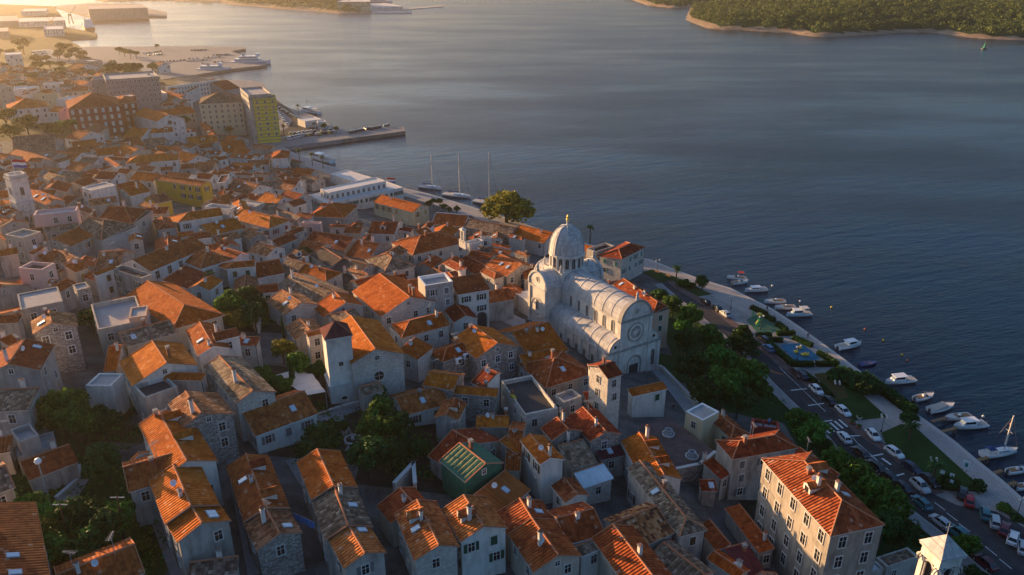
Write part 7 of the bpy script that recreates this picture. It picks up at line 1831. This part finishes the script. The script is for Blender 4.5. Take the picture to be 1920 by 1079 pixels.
# plank jetties
for px, py, lb in ((1761,787,'short plank jetty by the white open boat'),(1780,806,'short plank jetty by the flat-roofed cabin boat'),(1838,862,'short plank jetty at the sailing boat'),(1864,887,'short plank jetty past the sailing boat'),(1890,909,'last plank jetty along the quay')):
    q = at(px, py, 1.2); m = MB(); m.box((0,0,0),(4.5,.8,.15)); [m.cyl((1.8,y,-2.5),(1.8,y,.3),.09,.09,6) for y in (-.35,.35)]; thing_mesh('jetty', lb, 'jetty', q, m, [M['teak']], .35, 'plank jetties')
# ------------------------------------------------------------------ street furniture
def twin_lamp(px, py, label, n=2):
    q = at(px, py); o = empty('lamp_post', q, .5); tag(o, label, 'lamp post', 'lamp posts of the promenade'); m = MB(); m.cyl((0,0,-.2),(0,0,3.9),.08,.05,7); m.lathe([(.2,0),(.2,.5),(.1,.6)],8); m.cyl((-.7,0,3.6),(.7,0,3.6),.035,.035,5)
    if n > 2: m.cyl((0,-.7,3.6),(0,.7,3.6),.035,.035,5)
    link('pole', m.mesh('pole',[M['metal_dark']]), o)
    for x, y in ((-.7,0),(.7,0),(0,.7),(0,-.7))[:n]: m = MB(); m.lathe([(.08,3.6),(.2,3.75),(.24,4.05),(.05,4.25),(.001,4.3)],8); link('lantern', m.mesh('lantern',[M['buoy_yellow' if 0 else 'frame_pale']]), o, (x,y,0))
for px, py, lb, n in ((1744,893,'four-lantern lamp post beside the lawn palm',4),(1906,969,'lamp post on the quay near the picture edge',2),(1652,810,'lamp post at the corner of the lawn by the zebra crossing',4),(1565,745,'four-lantern lamp post on the dry lawn',4),(1370,580,'lamp post on the quay paving above the cedar',2),(1425,618,'lamp post standing in the green court',2),(1494,676,'lamp post beside the blue court spring toys',2),(1232,510,'lamp post near the teal-shuttered house',2)): twin_lamp(px, py, lb, n)
for px, py, lb in ((1808,884,'white poster board on the lawn edge facing the quay'),(1780,920,'narrow pale blue information totem at the lawn end')):
    q = at(px, py); o = empty('notice_board', q, -.6); tag(o, lb, 'notice board'); m = MB(); m.box((0,0,1.5),(1.3 if 'white' in lb else .6,.12,1.9)); link('panel', m.mesh('panel',[M['white_paint' if 'white' in lb else 'sheet_blue']]), o); m = MB(); [m.cyl((s*.4*(1 if 'white' in lb else .4),0,-.1),(s*.4*(1 if 'white' in lb else .4),0,.7),.05,.05,5) for s in (-1,1)]; link('leg', m.mesh('leg',[M['metal_dark']]), o)
    if 'white' in lb: m = MB(); m.box((.1,-.08,1.6),(.5,.02,.9)); link('poster', m.mesh('poster',[M['shutter_teal']]), o)
for px, py, lb in ((1762,905,'small square white parking sign left of its twin'.replace('left of its twin','nearer the navy car')),(1780,911,'small square white parking sign nearer the totem')):
    q = at(px, py); o = empty('parking_sign', q, -.6); tag(o, lb, 'road sign'); m = MB(); m.cyl((0,0,-.2),(0,0,2.6),.04,.04,6); link('post', m.mesh('post',[M['metal_grey']]), o); m = MB(); m.box((0,-.05,2.5),(.8,.04,.8)); link('plate', m.mesh('plate',[M['white_paint']]), o)
plain('clay', (.4,.13,.08), .9)
for px, py, lb in ((1597,795,'clay flower tub beside the white car at the zebra crossing'),(1611,786,'pale flower tub on the lawn corner'),(1610,803,'clay flower tub with red rim near the zebra crossing')):
    q = at(px, py); o = empty('flower_tub', q); tag(o, lb, 'planter', 'flower tubs'); m = MB(); m.lathe([(.4,0),(.6,.55),(.66,.6),(.55,.6),(.001,.5)],12); link('pot', m.mesh('pot',[M['clay' if 'clay' in lb else 'frame_pale']]), o); c = link('plant', get_crown('bush','leaves',0), o, (0,0,.7)); c.scale = (.55,.55,.4)
for px, py, lb in ((1231,513,'bench on the lawn by the teal-shuttered house'),(1252,520,'bench farther along the lawn edge')):
    q = at(px, py); o = empty('park_bench', q, -.9); tag(o, lb, 'bench'); m = MB(); [m.box((0,-.2+.13*i,.45),(1.8,.1,.05)) for i in range(4)]; link('seat', m.mesh('seat',[M['teak']]), o); m = MB(); [m.box((0,.26,.6+.14*i),(1.8,.05,.1)) for i in range(3)]; link('backrest', m.mesh('backrest',[M['teak']]), o)
    for s in (-1,1): m = MB(); m.box((s*.75,0,.22),(.06,.5,.45)); link('leg', m.mesh('leg',[M['metal_dark']]), o)
# playground
q = at(1424,606); o = empty('play_tower', q, .5); o.scale = (.55,.55,.75); tag(o, 'green play structure with a yellow umbrella roof on the green court', 'playground equipment'); plain('play_green', (.03,.35,.10), .5)
m = MB(); [m.cyl((x,y,0),(x,y,2.4),.07,.07,6) for x in (-.8,.8) for y in (-.8,.8)]; m.box((0,0,1.3),(1.8,1.8,.1)); m.box((0,-.8,1.7),(1.6,.06,.7)); m.box((-.8,0,1.7),(.06,1.6,.7)); link('deck', m.mesh('deck',[M['play_green']]), o)
m = MB(); m.lathe([(1.6,2.5),(1.2,3.0),(.001,3.3)],10); link('roof', m.mesh('roof',[M['buoy_yellow']]), o, (1.4,1.8,.2)); m = MB(); m.cyl((1.4,1.8,0),(1.4,1.8,3.4),.06,.06,6); link('post', m.mesh('post',[M['metal_grey']]), o)
m = MB(); m.add([(-1.0,-.4,1.3),(-1.0,.4,1.3),(-3.2,.4,.15),(-3.2,-.4,.15)]); link('slide', m.mesh('slide',[M['buoy_yellow']]), o)
for px, py, lb in ((1411,595,'green climbing frame at the far side of the green court'),(1421,612,'bright green rocker on the green court')):
    q = at(px, py); m = MB(); [m.cyl((1.0*cos(i*1.05),1.0*sin(i*1.05),0),(.2*cos(i*1.05),.2*sin(i*1.05),1.9),.06,.06,5) for i in range(6)]; m.lathe([(.7,.7),(.8,.8),(.7,.9)],8); m.lathe([(.001,1.8),(.4,1.9),(.001,2.1)],8); thing_mesh('climbing_frame', lb, 'playground equipment', q, m, [M['play_green']]).scale = (.8,.8,.9)
for px, py, lb in ((1499,655,'yellow spring seat at the far side of the blue court'),(1492,663,'yellow spring seat near the court middle'),(1506,668,'yellow disc toy, first of two near the court corner'),(1512,668,'yellow disc toy, second of two near the court corner')):
    q = at(px, py, 2.06); m = MB(); m.cyl((0,0,0),(0,0,.4),.12,.12,8); m.lathe([(.001,.4),(.65,.45),(.7,.6),(.5,.72),(.001,.75)],10); m.box((.35,0,.9),(.08,.5,.5)); thing_mesh('spring_toy', lb, 'playground equipment', q, m, [M['buoy_yellow']], group='toys on the blue court')
# flags
plain('flag_red', (.5,.02,.02), .8); plain('flag_blue', (.02,.04,.3), .8)
def flag(q, label, h=4.5):
    o = empty('flag_pole', q); tag(o, label, 'flag'); m = MB(); m.cyl((0,0,-1),(0,0,h),.09,.05,6); link('pole', m.mesh('pole',[M['white_paint']]), o); m = MB()
    for r_ in range(3):
        for i in range(8):
            x0, x1 = i*.5, (i+1)*.5; f_ = lambda x: .3*sin(x*1.6)
            m.add([(x0,f_(x0),h-.1-r_*.8),(x1,f_(x1),h-.1-r_*.8),(x1,f_(x1),h-.9-r_*.8),(x0,f_(x0),h-.9-r_*.8)],r_)
    link('banner', m.mesh('banner',[M['flag_red'],M['white_paint'],M['flag_blue']]), o)
flag(ct.location + Vector((0,0,24)), 'red, white and blue flag flying on the tall white bell tower')
flag(on_ground(725,352), 'red, white and blue flag at the end of the white waterfront hall')
# ------------------------------------------------------------------ people
def person(q, pose, label, shirt, trousers, rz=0):
    me = bpy.data.meshes.new('person'); V = [(0,0,.95),(0,0,1.2),(0,0,1.42),(0,0,1.52),(0,.02,1.66)]; E = [(0,1),(1,2),(2,3),(3,4)]; Rr = [.15,.14,.15,.055,.10]
    def chain(st, pts, rad):
        p_ = st
        for c, r in zip(pts, rad): V.append(c); Rr.append(r); E.append((p_, len(V)-1)); p_ = len(V)-1
    k_ = .28 if pose == 'walk' else .04
    chain(0, [(.1,0,.88),(.11,k_,.48),(.11,k_*.6,.06),(.11,k_*.6+.16,.04)], [.1,.07,.045,.04]); chain(0, [(-.1,0,.88),(-.11,-k_*.4,.48),(-.11,-k_*1.4,.08),(-.11,-k_*1.4+.15,.05)], [.1,.07,.045,.04])
    chain(2, [(.2,0,1.4),(.26,-k_*.6,1.14),(.26,-k_*.2+.06,.9),(.26,.08,.81)], [.06,.05,.04,.035]); chain(2, [(-.2,0,1.4),(-.26,k_*.6,1.14),(-.26,k_+.06,.93),(-.26,k_+.1,.84)], [.06,.05,.04,.035])
    me.from_pydata(V, E, []); o = bpy.data.objects.new('person', me); COL.objects.link(o); o.location = q; o.rotation_euler = (0,0,rz)
    sk = o.modifiers.new('skin','SKIN'); sv = me.skin_vertices[0].data
    for i, r in enumerate(Rr): sv[i].radius = (r, r*.9)
    sv[0].use_root = True; o.modifiers.new('sub','SUBSURF').render_levels = 1
    k = NT('clothes', .9, .1); tc = k.n('ShaderNodeTexCoord'); sp_ = k.n('ShaderNodeSeparateXYZ'); k.l(tc.outputs['Object'], sp_.inputs[0]); z_ = k.math('MULTIPLY', sp_.outputs[2], .5)
    k.col(k.ramp(z_, [(0.0,trousers),(.449,trousers),(.45,shirt),(.74,shirt),(.745,(.45,.27,.2)),(.845,(.45,.27,.2)),(.85,(.05,.03,.02))])); me.materials.append(k.mat)
    tag(o, label, 'person'); return o
person(at(1262,770,7.64), 'walk', 'person in dark clothes walking at the steps of the cathedral terrace', (.02,.02,.03), (.02,.02,.025), .8)
FT = next(H for H in HOUSES if H['label'] and 'balustrade' in H['label'])
person(Vector((FT['org'].x+.8, FT['org'].y+.5, FT['frame'][4]-.75)), 'stand', 'person in a bright blue top on the balustraded roof terrace', (.02,.2,.5), (.05,.05,.08), .3); person(Vector((FT['org'].x-.6, FT['org'].y-.4, FT['frame'][4]-.75)), 'stand', 'person in dark red on the balustraded roof terrace', (.2,.03,.03), (.03,.03,.04), 2.0)
person(at(1438,583), 'walk', 'person in dark clothes walking along the quay by the green court', (.02,.02,.025), (.02,.02,.03), 2.2); person(at(1514,634), 'stand', 'person in black standing at the quay edge past the blue court', (.015,.015,.02), (.02,.02,.025), 2.5); person(at(1710,762), 'stand', 'person in black at the end of the thick quay hedge', (.02,.02,.02), (.02,.02,.03), 0)
person(at(1787,822), 'stand', 'person sitting-low dark figure at the quay edge by the jetties'.replace('sitting-low dark figure','in dark clothes'), (.03,.02,.04), (.02,.02,.03), 1)
# ------------------------------------------------------------------ wooded headlands
def headland(name, px, hmax, nf, label, mat, seed, tr=5.0, bounds=None, grow=120.):
    P = [at(*p, 0).to_2d() for p in px]
    xs = [p.x for p in P]; ys = [p.y for p in P]; X0, X1, Y0, Y1 = max(min(xs),-1300), min(max(xs),1300), min(ys), min(max(ys), 2450)
    poly = [(p.x,p.y) for p in P]; A_ = np.array(poly); B_ = np.roll(A_, -1, 0)
    def dist(X, Y):
        q = np.stack([X,Y],-1)[...,None,:]; e = B_-A_; t = np.clip(((q-A_)*e).sum(-1)/(e*e).sum(-1),0,1); dd_ = np.linalg.norm(q-(A_+e*t[...,None]),axis=-1).min(-1)
        c = np.zeros(X.shape, bool)
        for (x0,y0),(x1,y1) in zip(A_,B_): c ^= ((y0>Y)!=(y1>Y)) & (X < (x1-x0)*(Y-y0)/(y1-y0+1e-12)+x0)
        return np.where(c, dd_, -dd_)
    def hz(D, X, Y): return np.where(D<0,-4+0*D,1.2+hmax*(1-np.exp(-np.maximum(D-4,0)/grow))*(1+.25*np.sin(X/90+1)*np.cos(Y/110)))
    st = 14; gx, gy = np.meshgrid(np.arange(X0-20,X1+20,st), np.arange(Y0-20,Y1+20,st)); D = dist(gx,gy); Z = np.where(D<-6,-4,np.where(D<3,(D+2.)*.35,hz(D,gx,gy)))
    m = MB(); m.v = [tuple(v) for v in np.stack([gx,gy,Z],-1).reshape(-1,3)]; ny_, nx_ = gx.shape
    for j in range(ny_-1):
        for i in range(nx_-1):
            q = (j*nx_+i, j*nx_+i+1, (j+1)*nx_+i+1, (j+1)*nx_+i)
            if max(D[j,i],D[j,i+1],D[j+1,i],D[j+1,i+1]) > -25: m.f.append(q); m.m.append(0 if min(D[j,i],D[j+1,i+1]) < 9 else 1)
    tag(link(name, m.mesh(name,[M['rocky'],M['grass_lawn']],True)), kind='structure')
    r = np.random.RandomState(seed); tx, ty = r.uniform(X0,X1,nf), r.uniform(Y0,Y1,nf); d_ = dist(tx,ty); k_ = (d_ > 7) & (np.sin(tx/37)*np.cos(ty/29)+r.uniform(-1,1.3,nf) > -.75); tx, ty, d_ = tx[k_], ty[k_], d_[k_]; tz = hz(d_,tx,ty)
    n_ = len(tx); q = 44; R_ = tr*r.uniform(.6,1.35,n_); v = r.normal(0,1,(n_,q,3)); v /= np.linalg.norm(v,axis=-1,keepdims=True); v[...,2] = np.abs(v[...,2])
    c = np.stack([tx,ty,tz+R_*.8],-1)[:,None,:]; pts = (c + v*R_[:,None,None]*r.uniform(.7,1.05,(n_,q,1))*np.array([1,1,.8])).reshape(-1,3)
    o = link('woodland', mesh_quads('woodland', leaf_cloud(pts, v.reshape(-1,3), tr*.2, seed), [M[mat]])); tag(o, label, 'woodland', kind='stuff')
leaf_mat('leaves_wood', (.035,.05,.015), (.085,.11,.025), (.17,.18,.04))
headland('headland', [(1160,-8),(1190,3),(1215,11),(1262,16),(1296,14),(1286,36),(1318,52),(1350,56),(1400,57),(1440,60),(1480,62),(1530,70),(1570,69),(1620,66),(1700,61),(1750,62),(1790,68),(1840,73),(1920,76),(2060,80),(2300,85),(2300,-25),(1160,-25)], 20, 17000, 'dense pine woodland covering the low headland across the channel', 'leaves_wood', 3, 5.5)
headland('far_shore', [(330,-20),(380,1),(430,9),(480,13),(520,17),(600,23),(640,27),(690,26),(700,20),(680,-20)], 26, 4200, 'hazy woodland on the far hill above the bay', 'leaves_pine', 5)
headland('far_coast', [(170,-2),(190,4),(300,2),(400,6),(420,-20),(150,-20)], 8, 900, 'hazy scrub along the farthest shore', 'leaves_pine', 6)
block('breakwater', [(695,21),(772,20),(772,24),(700,25)], 'stone_light', -2, 1.5); block('marina_pier', [(735,18),(832,10),(832,12),(738,20)], 'stone_light', -2, 1.3)
# ------------------------------------------------------------------ air
k = NT('haze_air'); k.t.nodes.remove(k.b); v = k.n('ShaderNodeVolumePrincipled'); v.inputs['Color'].default_value = (1.0,.90,.76,1); v.inputs['Density'].default_value = HAZE; v.inputs['Anisotropy'].default_value = HAZE_G
k.l(v.outputs[0], k.t.nodes['Material Output'].inputs['Volume'])
m = MB(); m.box((0,1320,50.5),(3000,2900,111)); tag(link('haze', m.mesh('haze',[k.mat])), kind='stuff')
# ------------------------------------------------------------------ past 300 houses in view: the smallest remaining ones become one mass
def show(H):
    f = [proj((p.x, p.y, H['frame'][4])) for p in H['foot']]; A_ = abs(sum(f[i][0]*f[(i+1)%4][1]-f[(i+1)%4][0]*f[i][1] for i in range(4)))/2
    return A_ if -20 < f[0][0] < 1940 and f[0][1] < 1120 else 0
hs = sorted([H for H in HOUSES if H['root'].get('category') == 'house'], key=lambda H: -show(H) - (1e6 if H['label'] else 0))
small = hs[296:]; gone = set(id(H) for H in small)
mb = MB(); mats = []; O = small[0]['org']
def eat(o):
    if o.type == 'MESH':
        mw = o.matrix_world; me = o.data; base = len(mb.v); mb.v.extend([tuple(mw @ v.co - O) for v in me.vertices]); ul = me.uv_layers.active
        for p_ in me.polygons:
            mt = me.materials[p_.material_index]
            if mt not in mats: mats.append(mt)
            mb.f.append(tuple(k_+base for k_ in p_.vertices)); mb.m.append(mats.index(mt))
            if ul: mb.uv[len(mb.f)-1] = [tuple(ul.data[li].uv) for li in p_.loop_indices]
    for c in o.children: eat(c)
    bpy.data.objects.remove(o)
bpy.context.view_layer.update()
for H in small: eat(H['root'])
tag(link('far_houses', mb.mesh('far_houses', mats), None, O), 'packed small tiled houses filling the old town behind the larger roofs', kind='stuff')
HOUSES[:] = [H for H in HOUSES if id(H) not in gone]
# ------------------------------------------------------------------ names for the houses without one of their own
NAMED = [H for H in HOUSES if H['label']]
used = set(H['label'] for H in NAMED)
NICK = {}
for H in NAMED: NICK[H['root'].name] = H['label']
LM = [(Vector((CA.x,CA.y)), 'the cathedral'), (bt.location.to_2d(), 'the monastery bell tower'), (ct.location.to_2d(), 'the tall clock tower')]
for key, nick in (('netting','the green-netted house'),('mustard','the mustard yellow house'),('round window','the white church with round window'),('pink flat-roofed','the pink flat-roofed block'),('pink and white','the pink cubic house'),('stone apartment','the big stone apartment house'),('walled roof terrace','the walled roof terrace'),('well courtyard','the pale yellow courtyard house'),('green shutters and a hipped','the green-shuttered white house'),('patchwork','the patchwork roof'),
                  ('tri-coloured','the tri-coloured long roof'),('bellcote','the bellcote chapel'),('charcoal roof nearer','the charcoal roof'),('wide hipped','the big white hipped house'),('red shutters','the red-shuttered house'),('streaky','the streaky-roofed white house'),('balcony floor','the tall balcony house'),('long maroon building','the maroon building'),('ochre shutters','the long ochre-shuttered house'),('villa','the white villa'),('lit yellow gable','the lit yellow gable'),('ruined pale','the ruined pale house'),('twin chimneys','the twin-chimney white house'),('plain dark red roof above','the long plain red roof'),('black flat roof with','the black flat roof'),('cross roof','the ivy-ended cross roof'),('white tower house','the white stone tower house'),('bright vertical hip','the bright-hipped red roof'),('blue solar','the blue solar panels'),('lone lit chimney','the lone lit chimney'),('white basin','x')):
    for H in NAMED:
        if key in H['label']: LM.append((H['org'].to_2d(), nick)); break
cnt = {}
ORD = ['nearest','second','third','fourth','fifth','sixth','seventh','eighth','ninth','tenth','eleventh','twelfth']
todo = []
for H in HOUSES:
    if H['label']: continue
    p = H['org'].to_2d(); L0, nk = min(LM, key=lambda l: (l[0]-p).length); dv = p-L0
    sea = Vector((.93,.37)); away = Vector((-.37,.93)); a_, b_ = dv.dot(sea), dv.dot(away)
    sec = ('seaward of' if a_ > 0 else 'uphill of') if abs(a_) > abs(b_) else ('beyond' if b_ > 0 else 'this side of')
    todo.append((nk, sec, dv.length, H))
todo.sort(key=lambda t: (t[0], t[1], t[2]))
for nk, sec, dl, H in todo:
    base = '%s house, %s%s roof' % (WALLNAME[H['wc']], 'hipped ' if any(H['hips']) else ('flat ' if H['kind'] == 'f' else ''), ROOFNAME[H['rc']])
    c = cnt.get((nk, sec), 0); cnt[nk, sec] = c+1
    H['label'] = H['root']['label'] = '%s, %s %s %s' % (base, ORD[min(c,11)], sec, nk)
for H in HOUSES:
    if 'group' not in H['root'] and H['root']['category'] == 'house': H['root']['group'] = 'houses of the old town'
